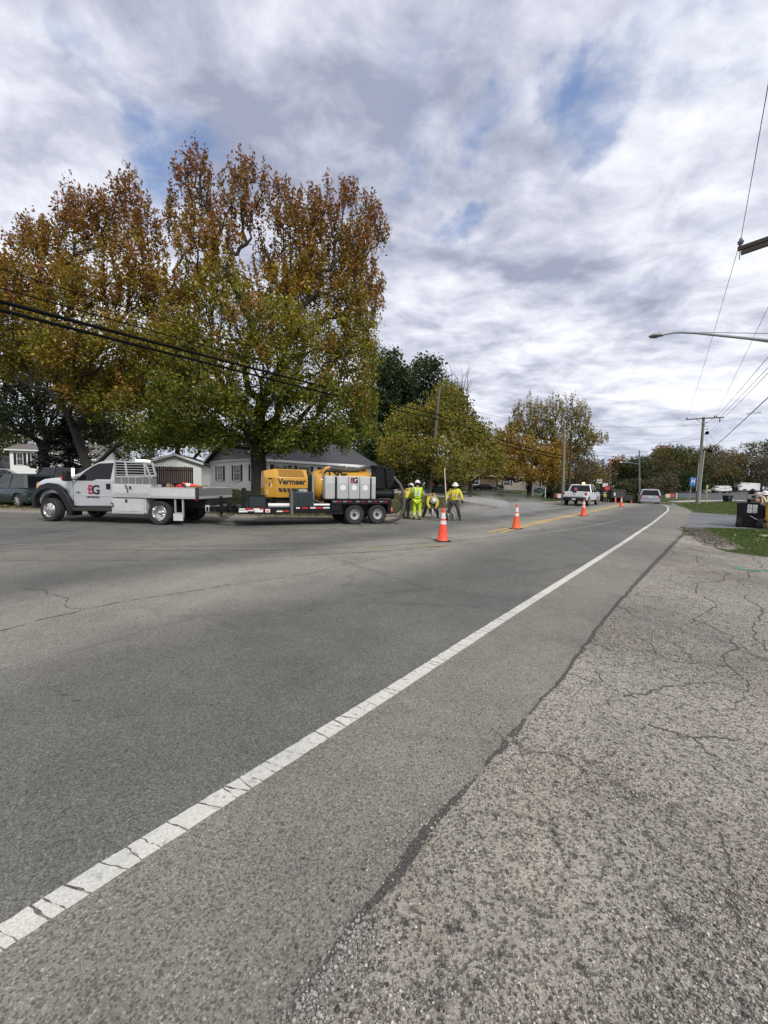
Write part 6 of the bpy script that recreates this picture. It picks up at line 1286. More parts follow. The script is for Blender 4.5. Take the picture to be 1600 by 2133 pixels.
    k = MB(); k.cyl((1.74, .22, 1.24), (1.86, .22, 1.24), .03); k.cyl((1.70, .22, 1.35), (1.90, .2, 1.38), .022); k.build('drum_valve', GALV, T)
    k = MB(); k.tube([(1.60, .35, 1.95), (1.78, .25, 1.85), (1.95, .05, 1.60), (2.02, -.12, 1.25), (2.02, -.22, .85), (1.95, -.25, .50), (1.78, -.20, .22), (1.50, -.05, .10), (1.25, .25, .09), (.9, .6, .10)], .065, 12); k.build('suction_hose', HOSE, T, smooth=True)
    k = MB(); k.tube([(2.0, .10, 1.0), (1.98, -.08, .72), (1.80, .1, .48), (1.62, .35, .42), (1.45, .6, .42)], .055, 10); k.build('side_hose', HOSE, T, smooth=True)
    # rear deck over the axles
    k = MB(); k.cb(-.97, 1.55, .0, .10, .80, .98); k.cb(-.97, 1.55, W-.1, W, .80, .98); k.cb(-.97, 1.55, .1, W-.1, .90, .97); k.cb(-.97, -.55, .02, W, .50, .80); k.cb(1.40, 1.55, .02, W, .40, .80); k.cb(-.55, 1.42, .32, W-.32, .42, .88)
    k.cyl((0, .2, .39), (0, 2.0, .39), .06); k.cyl((.97, .2, .39), (.97, 2.0, .39), .06); k.build('axle_frame', BPAINT, T, bevel=.006)
    k = MB(); k.cb(-1.15, -.5, .02, .12, .42, .56); k.build('side_step', BPAINT, T)
    for x, m in ((-.9, BANDS), (-.5, BANDS), (.02, BANDS), (.52, BANDS), (1.02, BANDS)): tape(x, x+.16, .885, .925, mat('dull_grey_tape', (.25, .25, .25), .5))
    for x in (-.72, -.3, .25, .75, 1.22): tape(x, x+.16, .885, .925, REDDK)
    k = MB(); k.cb(1.56, 1.62, .05, .20, .52, .66); k.build('tail_lamp', mat('tail_lamp_orange', (.6, .12, .03), .3, emit=(1, .2, .05), est=.2), T); k = MB(); k.cb(1.56, 1.62, .05, .22, .46, .51); k.build('tail_reflector', REDDK, T)
    for x in (0.0, .97):
        for y, s in ((.14, -1), (W-.14, 1)): wheel(T, (x, y, .39), .39, .24, .205, 'steel', s)
    return T
vac()

# ------------------------------------------------------------------ ordinary cars (local: x forwards, y left)
def car(name, label, cat, P, rz, paint, L_, W, H, wb, wr, prof, roof, hoodz, zb=.22, style='spoke', bed=False, rear_glass=True, tail=None, plate=True, s=1.0, group=None, pillars=True, clad=None):
    """prof: upper edge of the lower body [(x, z)] from tail to nose; roof: [(x, z)] windscreen foot, roof front, roof rear, rear glass foot"""
    T = thing(name, label, cat, P, rz, group); T.scale = (s, s, s); hw = W/2; mb = MB(); k = 15
    for i, (x, z) in enumerate(prof):
        e = min(i, len(prof)-1-i); w = hw*(.86 if e == 0 else (.955 if e == 1 else 1.0)); zb_ = zb+(.14 if e == 0 else (.03 if e == 1 else 0)); 
        ring = [(0, z), (.6*w, z-.01), (.88*w, z-.03), (.97*w, z-.09), (w, z-(z-zb_)*.28), (w*1.0, zb_+(z-zb_)*.35), (w*.975, zb_+.06), (w*.9, zb_)]
        mb.v += [(x, a, q) for a, q in ring]+[(x, -a, q) for a, q in ring[::-1]][:-1]
    n = len(prof)
    for i in range(n-1):
        for j in range(k): mb.f.append((i*k+j, i*k+(j+1) % k, (i+1)*k+(j+1) % k, (i+1)*k+j))
    mb.f += [tuple(range(k-1, -1, -1)), tuple(range((n-1)*k, n*k))]
    B = mb.build('body', paint, T, smooth=True); xs = (-wb/2, wb/2); cuts = [arch_cut(B, x, wr, wr*1.16, -2, 2) for x in xs]; finish_cut(B, cuts, 30)
    u = MB(); u.cb(-L_/2+.25, L_/2-.25, -hw*.72, hw*.72, zb+.02, prof[n//2][1]-.15); u.build('underbody', UNDER, T)
    # greenhouse
    (x0, z0), (x1, z1), (x2, z2), (x3, z3) = roof; wb_, wt_ = hw*.93, hw*.74
    def ghp(x, z, w, m_, nm, dz=0):
        pass
    g = MB(); bl = [(x0, wb_, z0-.05), (x1, wt_, z1-.03), (x2, wt_, z2-.03), (x3, wb_, z3-.05)]
    g.v = [(x, y, z) for x, y, z in bl]+[(x, -y, z) for x, y, z in bl]; g.f = [(0, 1, 2, 3), (7, 6, 5, 4), (0, 4, 5, 1), (1, 5, 6, 2), (2, 6, 7, 3), (3, 7, 4, 0)]; g.build('windows', GLASS, T, smooth=False)
    r = MB(); r.v = []
    e = .05
    for x, z in ((x1+.03, z1-.04), (x1-.12, z1), ((x1+x2)/2, max(z1, z2)+.025), (x2+.1, z2), (x2-.03, z2-.04)):
        for y in (-1, -.6, 0, .6, 1): r.v.append((x, y*(wt_+.012), z+.02*(1-abs(y))))
        for y in (1, 0, -1): r.v.append((x, y*(wt_+.012), z-.05))
    for i in range(4):
        for j in range(8): r.f.append((i*8+j, i*8+(j+1) % 8, i*8+8+(j+1) % 8, i*8+8+j))
    r.f += [tuple(range(8)), tuple(range(39, 31, -1))]; r.build('roof', paint, T, smooth=True)
    for sg in (-1, 1):
        p = MB(); p.bar((x0, sg*(wb_+.004), z0-.06), (x1, sg*(wt_+.006), z1-.02), .07, .05); p.bar((x3, sg*(wb_+.004), z3-.06), (x2, sg*(wt_+.006), z2-.02), .14 if pillars else .07, .07)
        xm = (x0+x3)/2-.05; 
        if x0-x3 > 1.7: p.bar((xm, sg*(wb_+.006), z0-.06), (xm-.03, sg*(wt_+.01), z1-.02), .03, .08)
        p.build('pillar', paint, T)
        m = MB(); m.cb(x0-.28, x0-.12, sg*(hw+.02)-.07, sg*(hw+.02)+.07, z0-.02, z0+.12); m.build('wing_mirror', paint if not clad else BPLAST, T, bevel=.02)
        for xx in ((xm+.25), (x3+.25)) if x0-x3 > 1.7 else ((xm-.1),): d = MB(); d.cb(xx-.2, xx, sg*hw-.012 if sg < 0 else hw-.008, sg*hw+.008 if sg < 0 else hw+.012, z0-.20, z0-.165); d.build('door_handle', paint if not clad else BPLAST, T, bevel=.003)
    # lights
    zn = prof[-2][1]; xn = prof[-1][0]; xt = prof[0][0]
    for sg in (-1, 1):
        h = MB(); h.cb(xn-.22, xn+.01, sg*hw*.70-.14, sg*hw*.70+.14, zn-.28, zn-.12); h.build('headlight', mat('clear_lamp', (.6, .6, .6), .1), T, bevel=.02)
        if tail:
            ty, tz0, tz1, tw = tail; h = MB(); h.cb(xt-.015, xt+.12, sg*ty-tw/2, sg*ty+tw/2, tz0, tz1); h.build('tail_light', mat('tail_red', (.30, .02, .02), .25, emit=(1, .05, .03), est=.04), T, bevel=.01)
    b = MB(); b.cb(xn-.10, xn+.05, -hw*.86, hw*.86, zb+.10, zb+.30); b.build('front_bumper', clad or paint, T, bevel=.04); b = MB(); b.cb(xt-.07, xt+.12, -hw*.9, hw*.9, zb+.10, zb+.32); b.build('rear_bumper', clad or paint, T, bevel=.04)
    if plate: b = MB(); b.cb(xt-.035, xt-.02, -.16, .16, zb+.55 if not bed else zb+.42, zb+.70 if not bed else zb+.57); b.build('number_plate', WHITE, T)
    for x in xs:
        for sg in (-1, 1): wheel(T, (x, sg*(hw-.12), wr), wr, .22, wr*.64, style, sg)
    return T
def heading(dx, dy): return math.atan2(dy, dx)
VAN = lambda L_, h: [(-L_/2, h*.50), (-L_/2+.06, h*.56), (-L_*.25, h*.57), (0, h*.57), (L_*.25, h*.56), (L_*.33, h*.54), (L_*.44, h*.46), (L_/2, h*.36)]
SED = [(-2.3, .88), (-2.2, .98), (-1.5, 1.0), (-.6, .97), (.6, .95), (1.1, .94), (1.9, .84), (2.3, .62)]
# silver minivan at the crest
p = foot(1361, 47.2); VG = thing
mv = car('minivan', 'silver minivan driving away beside the white edge line', 'minivan', Vector((30.55+.85*1.05, 46.9, Z(31.4, 46.9))), heading(.50, .86), mat('minivan_silver', (.42, .44, .48), .3, .5, var=.04, coat=.5), 5.0, 2.0, 1.78, 3.05, .34,
         [(-2.5, .98), (-2.44, 1.06), (-1.2, 1.05), (0, 1.03), (1.0, 1.0), (1.6, .98), (2.2, .84), (2.5, .62)], [(1.45, 1.03), (.65, 1.74), (-2.2, 1.72), (-2.46, 1.10)], .9, tail=(.86, .78, 1.12, .16), s=1.0)
for y_, nm in ((-.35, 'number_plate'),): pass
# white pickup with an amber beacon
def pickup(P, rz):
    T = car('pickup_truck', 'white pickup seen from behind with amber beacon flashing on its roof', 'pickup truck', P, rz, WHITEP, 5.9, 2.03, 1.95, 3.7, .41,
            [(-2.95, 1.20), (-2.90, 1.30), (-1.3, 1.30), (-.9, 1.29), (0, 1.27), (1.0, 1.26), (1.5, 1.24), (2.5, 1.16), (2.95, .95)], [(1.45, 1.28), (.75, 1.92), (-.75, 1.92), (-1.0, 1.30)], 1.1, zb=.48, bed=True, tail=(.90, .98, 1.22, .16), clad=BPLAST, pillars=False)
    b = MB(); b.cb(-2.80, -1.15, -.80, .80, 1.05, 1.315); b.build('load_bed', UNDER, T)
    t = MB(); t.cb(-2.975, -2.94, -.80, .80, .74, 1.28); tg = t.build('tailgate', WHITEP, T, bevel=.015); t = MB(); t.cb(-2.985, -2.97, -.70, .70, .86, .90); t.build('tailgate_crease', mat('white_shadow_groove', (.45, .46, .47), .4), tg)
    t = MB(); t.cb(-2.99, -2.97, -.18, .18, 1.20, 1.30); t.cb(-2.99, -2.97, -.10, .10, 1.02, 1.08); t.build('tailgate_handle', BPLAST, tg)
    t = MB(); t.cb(-3.12, -2.92, -.95, .95, .48, .72); t.build('step_bumper', BPLAST, T, bevel=.03); t = MB(); t.cb(-3.135, -3.12, -.16, .16, .54, .68); t.build('number_plate', mat('plate_grey', (.5, .55, .6), .5), T)
    t = MB(); t.cb(-3.25, -3.1, -.06, .06, .40, .48); t.build('tow_ball', DKMETAL, T)
    t = MB(); t.cb(-.74, -.70, -.16, .16, 1.93, 1.99); t.build('high_brake_lamp', REDDK, T)
    t = MB(); t.lathe([(.11, 0), (.11, .10), (.07, .15), (.01, .16)], (-.1, -.10, 1.97), 'Z', 16); t.build('amber_beacon', mat('lit_amber', (1, .55, .15), .3, emit=(1, .42, .10), est=6), T, smooth=True)
    t = MB(); t.cb(-1.05, -1.02, .2, .45, 1.36, 1.62); t.build('pink_vest_in_window', mat('pink_cloth', (.6, .12, .18), .7), T)
    for sg in (-1, 1): t = MB(); t.cb(1.0, 1.2, sg*1.20-.10, sg*1.20+.10, 1.28, 1.58); t.build('tow_mirror', BPLAST, T, bevel=.03)
    return T
pickup(Vector((18.55, 37.0, 0)), heading(.62, .785))
# dark green SUV left of the flatbed, black SUV behind it, others
GRN = mat('dark_green_paint', (.028, .042, .044), .28, .35, var=.1, coat=.6); BLK = mat('black_car_paint', (.010, .011, .012), .25, .2, coat=.7)
p1, p2 = gnd(59, 1056), gnd(3, 1051); hd = heading(p2.x-p1.x, p2.y-p1.y); ctr = (p1+p2)/2
sp = [(-2.15, .95), (-2.1, 1.08), (-1.0, 1.08), (0, 1.06), (.9, 1.02), (1.2, 1.0), (1.9, .86), (2.2, .66)]
car('green_suv', 'dark green wagon parked nose left behind the silver truck', 'car', Vector((ctr.x-.35, ctr.y+.85, 0)), hd, GRN, 4.4, 1.85, 1.75, 2.7, .36, sp, [(1.15, 1.04), (.35, 1.76), (-1.75, 1.74), (-2.10, 1.10)], .9, pillars=True)
q = at(120, 1040, 24.5); car('black_suv', 'black SUV roof and windows showing above the silver truck bonnet', 'car', Vector((q.x+.3, q.y, Z(q.x, q.y)+0)), hd+.05, BLK, 4.9, 1.95, 1.95, 2.9, .38, [(a*1.1, b*1.08) for a, b in sp], [(1.3, 1.15), (.5, 1.92), (-2.1, 1.90), (-2.35, 1.20)], .9, tail=(.85, 1.0, 1.3, .16))
q = foot(8, 31); car('white_sedan', 'white car roof and bonnet at the left edge', 'car', Vector((q.x-1.2, q.y, q.z)), R_(170), WHITEP, 4.6, 1.8, 1.45, 2.7, .33, SED, [(.95, .98), (.25, 1.42), (-1.0, 1.42), (-1.75, 1.02)], .8, tail=(.7, .7, .85, .3))
q = foot(-8, 42); car('red_sedan', 'sliver of a dark red car roof at the far left edge', 'car', q, R_(175), mat('dark_red_paint', (.30, .02, .03), .3, coat=.5), 4.6, 1.8, 1.45, 2.7, .33, SED, [(.95, .98), (.25, 1.42), (-1.0, 1.42), (-1.75, 1.02)], .8, tail=(.7, .7, .85, .3))
q = Vector((6.35, 45.6, Z(6.35, 45.6))); car('black_hatchback', 'black hatchback parked on the drive behind the leaning pole', 'car', q, heading(.1, 1), BLK, 4.2, 1.78, 1.5, 2.6, .32, [(-2.1, .85), (-2.05, 1.0), (-1.2, .98), (0, .95), (.9, .92), (1.3, .90), (1.9, .76), (2.1, .6)], [(1.05, .95), (.3, 1.5), (-1.5, 1.46), (-2.0, 1.0)], .8, tail=(.74, .78, 1.02, .2))
q = Vector((2.1, 47.2, Z(2.1, 47.2))); car('blue_sedan', 'dark blue sedan parked behind the black filter canisters', 'car', q, R_(158), mat('dark_blue_paint', (.025, .06, .12), .25, .3, coat=.6), 4.6, 1.8, 1.45, 2.7, .33, SED, [(.95, .98), (.25, 1.42), (-1.0, 1.42), (-1.75, 1.02)], .8, tail=(.74, .78, .95, .24))
q = foot(1233, 47); car('white_sedan', 'small white oncoming car just right of the white pickup', 'car', Vector((25.4, 48.5, Z(25.4, 48.5))), heading(-.55, -.83), WHITEP, 4.4, 1.75, 1.42, 2.6, .32, SED, [(.95, .98), (.25, 1.42), (-1.0, 1.42), (-1.75, 1.02)], .8)
q = foot(1011, 58); car('dark_sedan', 'low dark car on the lawn drive before the beige house', 'car', q, R_(-20), BLK, 4.2, 1.75, 1.3, 2.6, .3, SED, [(.95, .98), (.25, 1.3), (-1.0, 1.3), (-1.75, 1.02)], .8, s=.8)
# flagger lorry: dark, loaded, seen end on far down the road
def lorry():
    q = foot(1274, 76); T = thing('dark_tipper_lorry', 'dark brown work lorry blocking the far lane behind the flagger', 'lorry', q, R_(78)); b = mat('lorry_brown', (.045, .04, .038), .7)
    m = MB(); m.cb(-3, 1.6, -1.2, 1.2, .9, 2.5); m.build('load_body', b, T, bevel=.04); m = MB(); m.cb(1.7, 3.3, -1.1, 1.1, .6, 2.6); m.build('cab', b, T, bevel=.08); m = MB(); m.cb(3.29, 3.32, -.9, .9, 1.5, 2.3); m.build('windscreen', GLASS, T)
    m = MB(); m.cb(-3.02, -3.0, -1.0, 1.0, 1.0, 2.2); tg = m.build('tailgate', mat('tailgate_grey', (.08, .075, .07), .7), T); m = MB()
    for y in (-.9, -.3, .3, .9): m.cb(-3.06, -3.02, y-.04, y+.04, 1.0, 2.3)
    m.build('tailgate_rib', b, tg); m = MB(); m.cb(-3.05, -3.02, .55, .85, 1.35, 1.9); m.build('white_notice', WHITE, T)
    for x in (-2.2, 2.4):
        for s in (-1, 1): wheel(T, (x, s*1.05, .48), .48, .3, .28, 'plain', s)
    # second low trailer beside it
    q = foot(1292, 76); T = thing('low_trailer', 'low dark trailer parked right of the work lorry', 'trailer', q, R_(78)); m = MB(); m.cb(-2.5, 2, -1, 1, .55, 1.0); m.build('deck', b, T); m = MB(); m.cb(-2.5, -2.44, -1, 1, 1, 1.5); m.build('ramp', b, T)
    for s in (-1, 1): wheel(T, (-.8, s*1.05, .38), .38, .22, .2, 'plain', s)
lorry()
# white flatbed tow truck and enclosed trailer on the lot
def enclosed():
    a, b = at(1529, 1024, 108), at(1583, 1024, 112); L_ = (Vector((b.x, b.y))-Vector((a.x, a.y))).length
    T = thing('enclosed_trailer', 'white enclosed gooseneck trailer on the far side of the parking lot', 'trailer', (a.x, a.y, Z(a.x, a.y)+.05), math.atan2(b.y-a.y, b.x-a.x)); m = MB()
    m.pxz([(.55, .95), (1.9, .95), (1.95, .40), (L_, .40), (L_, 2.45), (.55, 2.58)], 0, 2.3); bd = m.build('body', WHITE, T, bevel=.05); m = MB(); m.cb(0, .5, .02, 2.28, 1.0, 2.48); m.build('nose_cap', WHITE, T, bevel=.05); m = MB(); m.cb(.45, .58, .04, 2.26, .98, 2.5); m.build('nose_gap', BPAINT, T)
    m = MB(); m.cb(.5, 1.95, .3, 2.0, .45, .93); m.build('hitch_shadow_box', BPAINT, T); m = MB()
    for x in (4.25, 5.05): m.cb(x-.45, x+.45, -.02, .05, .30, .78)
    m.build('wheel_arch', BPAINT, T, bevel=.08)
    for x in (4.25, 5.05):
        for y, s in ((.05, -1), (2.25, 1)): wheel(T, (x, y, .36), .36, .2, .24, 'steel', s).children[0].data.materials[0] = WHITE
    text('side_lettering', 'ABOVE  ALL  GUTTERING', .34, TEXTBLK, bd, (1.9, -.012, 2.12), sx=.92, bold=.006) if 0 else None
    m = MB()
    for x0, w in ((2.1, .9), (3.35, 1.0), (4.75, 1.9)): m.cb(x0, x0+w, -.012, 0, 2.20, 2.33)
    m.build('blurred_lettering_band', mat('grey_print', (.16, .16, .16), .6), bd, smooth=False)
    m = MB(); gp = mat('pale_grey_print', (.35, .36, .34), .6)
    for i in range(6): z = 1.2+i*.13; w = (1.3, 1.5, 1.5, 1.6, 1.3, .8)[i]; m.cb(2.9-w/2, 2.9+w/2, -.012, 0, z, z+.07)
    m.build('printed_emblem', gp, bd, smooth=False)
enclosed()
def towtruck():
    a = at(1490, 1027, 92); a.z = Z(a.x, a.y)+.02; T = thing('white_flatbed_truck', 'white truck with raised white panels left of the enclosed trailer', 'truck', a, R_(-12)); T.scale = (.95, .95, .95)
    m = MB(); m.pxz([(0, .62), (.05, 1.15), (.7, 1.25), (1.2, 1.0), (1.7, 1.1), (3.0, 1.1), (3.5, 1.3), (3.55, .75), (3.3, .5), (.3, .45)], 0, 2.0); m.build('body', WHITE, T, bevel=.08); m = MB(); m.pxz([(.75, 1.55), (1.05, 1.15), (2.2, 1.2), (2.1, 1.8), (1.1, 1.85)], .2, 1.9); m.build('folded_panel', WHITE, T, bevel=.03)
    m = MB(); m.pxz([(2.2, 1.7), (2.3, 1.2), (3.1, 1.2), (3.55, 1.65), (2.9, 1.85)], .2, 1.9); m.build('folded_panel', WHITE, T, bevel=.03); m = MB(); m.cb(.3, 3.3, .1, 1.9, .25, .6); m.build('underframe', UNDER, T)
    for x in (.55, 3.0):
        for y, s in ((.1, -1), (1.9, 1)): wheel(T, (x, y, .36), .36, .22, .2, 'plain', s)
towtruck()
o = MB(); o.lathe([(1.9, 0), (1.5, .35), (.9, .7), (.3, .9), (.01, .95)], (0, 0, 0), 'Z', 16, sx=1.6); g = o.build('gravel_heap', A_CONC, None, smooth=True); q = foot(1468, 96); g.location = q; tag(g, 'pale gravel heap at the back of the lot beside the grey pole', 'gravel heap')
q = foot(1512, 54.5); T = thing('black_bin', 'black wheeled bin standing at the crest of the right lawn', 'bin', q, R_(20)); m = MB(); m.v = [(-.42, -.3, .08), (.42, -.3, .08), (.42, .3, .08), (-.42, .3, .08), (-.52, -.38, .85), (.52, -.38, .85), (.52, .38, .85), (-.52, .38, .85)]; m.f = [(0, 3, 2, 1), (4, 5, 6, 7), (0, 1, 5, 4), (1, 2, 6, 5), (2, 3, 7, 6), (3, 0, 4, 7)]; m.build('bin_body', BPLAST, T, bevel=.03)
m = MB(); m.cb(-.56, .60, -.42, .42, .85, .91); l_ = m.build('lid', BPLAST, T, bevel=.02); m = MB(); m.cyl((.62, -.3, .86), (.62, .3, .86), .03); m.build('handle', BPLAST, T); m = MB(); m.lathe([(.07, 0), (.001, -.01)], (-.2, -.365, .62), 'Y', 12); m.build('round_sticker', WTANK, T)
for s in (-1, 1): m = MB(); m.lathe([(.12, -.03), (.12, .03)], (.4, s*.3, .12), 'Y', 12); m.build('wheel', BLACK, T)

# ------------------------------------------------------------------ cones
def cone(P, label, orange, rz=0, s=1.0):
    T = thing('traffic_cone', label, 'traffic cone', P, rz, 'orange traffic cones along the yellow centre line'); T.scale = (s, s, s); m = MB(); m.pxy([(-.17, -.19), (.17, -.19), (.19, -.17), (.19, .17), (.17, .19), (-.17, .19), (-.19, .17), (-.19, -.17)], 0, .04); m.build('base', BLACK, T, bevel=.008)
    R = lambda z: .150+(z-.04)*(.032-.150)/.90
    m = MB(); m.lathe([(R(.04)+.015, .038), (R(.04), .06)]+[(R(z), z) for z in (.3, .6, .84)]+[(.036, .86), (.040, .88), (.040, .93), (.030, .945), (.012, .945)], (0, 0, 0), 'Z', 28); m.build('cone_body', orange, T, smooth=True)
    for a, b in ((.50, .60), (.66, .82)): m = MB(); m.lathe([(R(a)+.003, a), (R(b)+.003, b)], (0, 0, 0), 'Z', 28); m.f = m.f[:-2]; m.build('reflective_collar', CONEW, T, smooth=True)
    return T
OR2 = mat('cone_orange_darker', (.80, .12, .03), .5, var=.08, vs=10)
C0 = cone(gnd(922, 1128), 'nearest and largest cone, in front of the workers', ORANGE, .3, 1.0); cone(gnd(1075, 1102), 'deeper orange cone where the yellow lines begin', OR2, .5, 1.0)
for px, py, lab, s in ((1215, 1075, 'cone in front of the white pickup right rear wheel', 1.0), (1294, 1055.5, 'cone on the yellow lines midway to the minivan', .94), (1315, 1048, 'cone left of the minivan at the crest', .92)): dup(C0, gnd(px, py), random.uniform(0, 1), lab).scale = (s, s, s)
for px, y, lab in ((1246, 64, 'small distant cone right of the oncoming white car'), (1280, 62, 'small distant cone before the work lorry')): dup(C0, foot(px, y), .2, lab)

# ------------------------------------------------------------------ poles, wires, lamps, signs
def pole(base, top, r0, r1, m, label, name='utility_pole', cat='utility pole', n=12):
    T = thing(name, label, cat, base); k = MB(); k.tube([(0, 0, -.3), (top-base)*.5, (top-base)], [r0, (r0+r1)/2, r1], n); k.build('shaft', m, T, smooth=True); return T
def loc(T, p): return Vector(p)-T.location
PB = gnd(895, 1031); PB = Vector((4.85, 42, Z(4.85, 42))); PT = at(916, 806, 41.5)
PL = pole(PB, PT, .19, .13, POLEWOOD, 'weathered wooden pole leaning right behind the workers')
k = MB(); k.cb(-.02, .02, -.02, .02, 0, 9); k.build('ground_wire_strip', DKMETAL, PL)
k = MB()
for py in (848, 862, 872): c = loc(PL, at(908, py, 41.5)); k.lathe([(.05, -.08), (.09, 0), (.05, .08)], tuple(c+Vector((-.2, 0, 0))), 'Z', 8)
k.build('cable_clamp', WIREM, PL)
P2B = Vector((19.05, 42.0, Z(19.05, 42))); P2T = at(1176, 882, 42); P2 = pole(P2B, P2T, .17, .12, POLEGREY, 'pale grey utility pole left of the white pickup')
P3B = foot(1181.5, 47); P3 = pole(P3B, P3B+Vector((.05, 0, 7.0)), .15, .11, mat('dark_pole_wood', (.06, .045, .035), .9), 'dark brown pole standing just right of the pale grey pole')
P5B = foot(1166, 56); pole(P5B, P5B+Vector((0, 0, 4.6)), .12, .1, POLEWOOD, 'short thin post left of the pale grey pole', 'wooden_post', 'post')
P4B = foot(1330.5, 76); P4T = at(1332, 938, 76); P4 = pole(P4B, P4T, .16, .11, POLEGREY, 'grey pole with a lamp arm at the bend, left of the minivan', 'lamp_pole', 'lamp pole')
k = MB(); a = loc(P4, at(1332, 967, 76)); b = loc(P4, at(1294, 963, 75)); k.tube([a, a.lerp(b, .5)+Vector((0, 0, .1)), b], .05, 6); k.build('lamp_arm', GALV, P4); k = MB(); k.lathe([(.01, -.35), (.12, -.2), (.14, .1), (.05, .25)], tuple(b), 'X', 8); k.build('lamp_head', GALV, P4); k = MB(); k.bar((-.9, 0, P4T.z-P4B.z-.3), (.9, 0, P4T.z-P4B.z-.3), .1, .12); k.build('crossarm', POLEGREY, P4)
P6B = foot(1265, 90); P6 = pole(P6B, P6B+Vector((0, 0, 9.5)), .14, .1, POLEGREY, 'distant grey pole behind the red octagon sign'); k = MB(); k.tube([(0, 0, 6.2), (.6, -.5, 6.6), (1.4, -1, 6.4)], .05, 5); k.build('lamp_arm', GALV, P6)
# tall crossarm pole on the right
Q0 = gnd(1452.5, 1049); QT = at(1466, 869, Q0.y)
PQ = pole(Q0, QT, .19, .13, POLEGREY, 'tall grey pole with wooden crossarm right of the hospital sign')
AX = Vector((.83, -.55, 0)).normalized()
ct = loc(PQ, at(1465, 872, Q0.y)); k = MB(); k.bar(ct-AX*1.75+Vector((0, -.18, 0)), ct+AX*1.75+Vector((0, -.18, 0)), .10, .13); CA = k.build('crossarm', POLEWOOD, PQ)
k = MB(); k.bar(ct-AX*.85+Vector((0, -.2, 0)), ct+Vector((0, -.15, -.75)), .03, .05); k.bar(ct+AX*.85+Vector((0, -.2, 0)), ct+Vector((0, -.15, -.75)), .03, .05); k.build('brace', POLEWOOD, PQ)
k = MB()
for s in (-1.65, .9, 1.1): k = MB(); k.lathe([(.03, 0), (.06, .05), (.06, .14), (.03, .2)], tuple(ct+AX*s+Vector((0, -.18, .06))), 'Z', 8); k.build('insulator', mat('brown_insulator', (.06, .04, .04), .3), PQ)
k = MB(); k.lathe([(.04, -.5), (.06, -.4), (.04, 0)], tuple(ct+AX*1.4+Vector((0, -.18, 0))), 'Z', 8); k.build('insulator', mat('brown_insulator', (.06, .04, .04), .3), PQ)
for py in (884, 893, 905): pass
k = MB()
for py, dx in ((880, .25), (888, .3), (894, .35), (905, .2), (915, -.2), (922, -.25)): c = loc(PQ, at(1465, py, Q0.y)); k.tube([c, c+Vector((dx, -.15, -.03)), c+Vector((dx*1.5, -.15, .08))], .025, 5)
k.build('cable_bracket', WIREM, PQ); k = MB(); c = loc(PQ, at(1473, 902, Q0.y)); k.lathe([(.12, -.18), (.19, -.1), (.19, .12), (.1, .2)], tuple(c), 'Z', 10); k.build('splice_can', WIREM, PQ)
k = MB(); k.tube([(.19, -.08, 0), (.22, -.08, 3), (.32, -.08, 6.3)], .06, 8); k.build('conduit', mat('pale_conduit', (.42, .42, .41), .6), PQ)
k = MB(); k.tube([(-.26, -.05, 1.5), (-.2, -.05, 4.8)], .04, 6); k.build('conduit', mat('pale_conduit', (.42, .42, .41), .6), PQ)
# near pole just outside the right edge, its crossarm end and lamp arm reach into view
NP = Vector((13.75, 12.55, 0)); NT = NP+Vector((.1, 0, 10.4)); PN = pole(NP, NT, .19, .13, POLEWOOD, 'near utility pole at the right edge whose crossarm and lamp arm reach in')
AE = at(1537, 519, 13.5); AE2 = at(1660, 476, 12.75); dirA = (AE2-AE).normalized()
for dz, oy in ((0, 0), (-.20, -.14)):
    k = MB(); a = loc(PN, AE+Vector((0, oy, dz))); k.bar(a, a+dirA*3.2, .10, .12); k.build('crossarm', mat('dark_crossarm_wood', (.045, .038, .032), .85, var=.3, bump=.4), PN)
k = MB(); a = loc(PN, AE)+dirA*.06; k.lathe([(.03, .0), (.03, .08), (.08, .10), (.06, .14), (.09, .16), (.05, .22), (.035, .28)], tuple(a+Vector((0, 0, .04))), 'Z', 12); k.cyl(a-Vector((0, 0, .35)), a, .012); k.build('insulator', mat('grey_insulator', (.12, .15, .16), .3), PN)
k = MB(); a = loc(PN, AE)+dirA*1.0; k.bar(a+Vector((0, -.08, -.12)), a+dirA*.75+Vector((0, -.05, -.75)), .05, .05); k.build('brace', POLEWOOD, PN)
hp = [at(1382, 697, 15.0), at(1404, 693, 14.9), at(1420, 692.5, 14.8), at(1450, 694, 14.5), at(1560, 705, 13.6), at(1600, 709.5, 13.3), at(1665, 716, 12.8)]
k = MB(); k.tube([loc(PN, p) for p in hp], [.032, .034, .036, .038, .045, .06, .062], 10); k.build('lamp_arm', GALV, PN, smooth=True)
k = MB(); k.tube([loc(PN, at(1420, 691.5, 14.8)), loc(PN, at(1600, 694.5, 13.3)), loc(PN, at(1665, 697, 12.8))], .012, 6); k.cyl(loc(PN, at(1481, 692.5, 14.2)), loc(PN, at(1481, 697.5, 14.2)), .01); k.build('tension_rod', GALV, PN)
hc = loc(PN, at(1368, 699.5, 15.05)); k = MB(); k.v = []
for x, w, zt_, zb_ in ((-.28, .04, -.005, -.03), (-.20, .13, .045, -.05), (0.0, .16, .075, -.055), (.14, .12, .08, -.02), (.27, .06, .06, .01)):
    k.v += [(x, -w, 0), (x, -w*.7, zt_), (x, w*.7, zt_), (x, w, 0), (x, w*.7, zb_), (x, -w*.7, zb_)]
for i in range(4):
    for j in range(6): k.f.append((i*6+j, i*6+(j+1) % 6, i*6+6+(j+1) % 6, i*6+6+j))
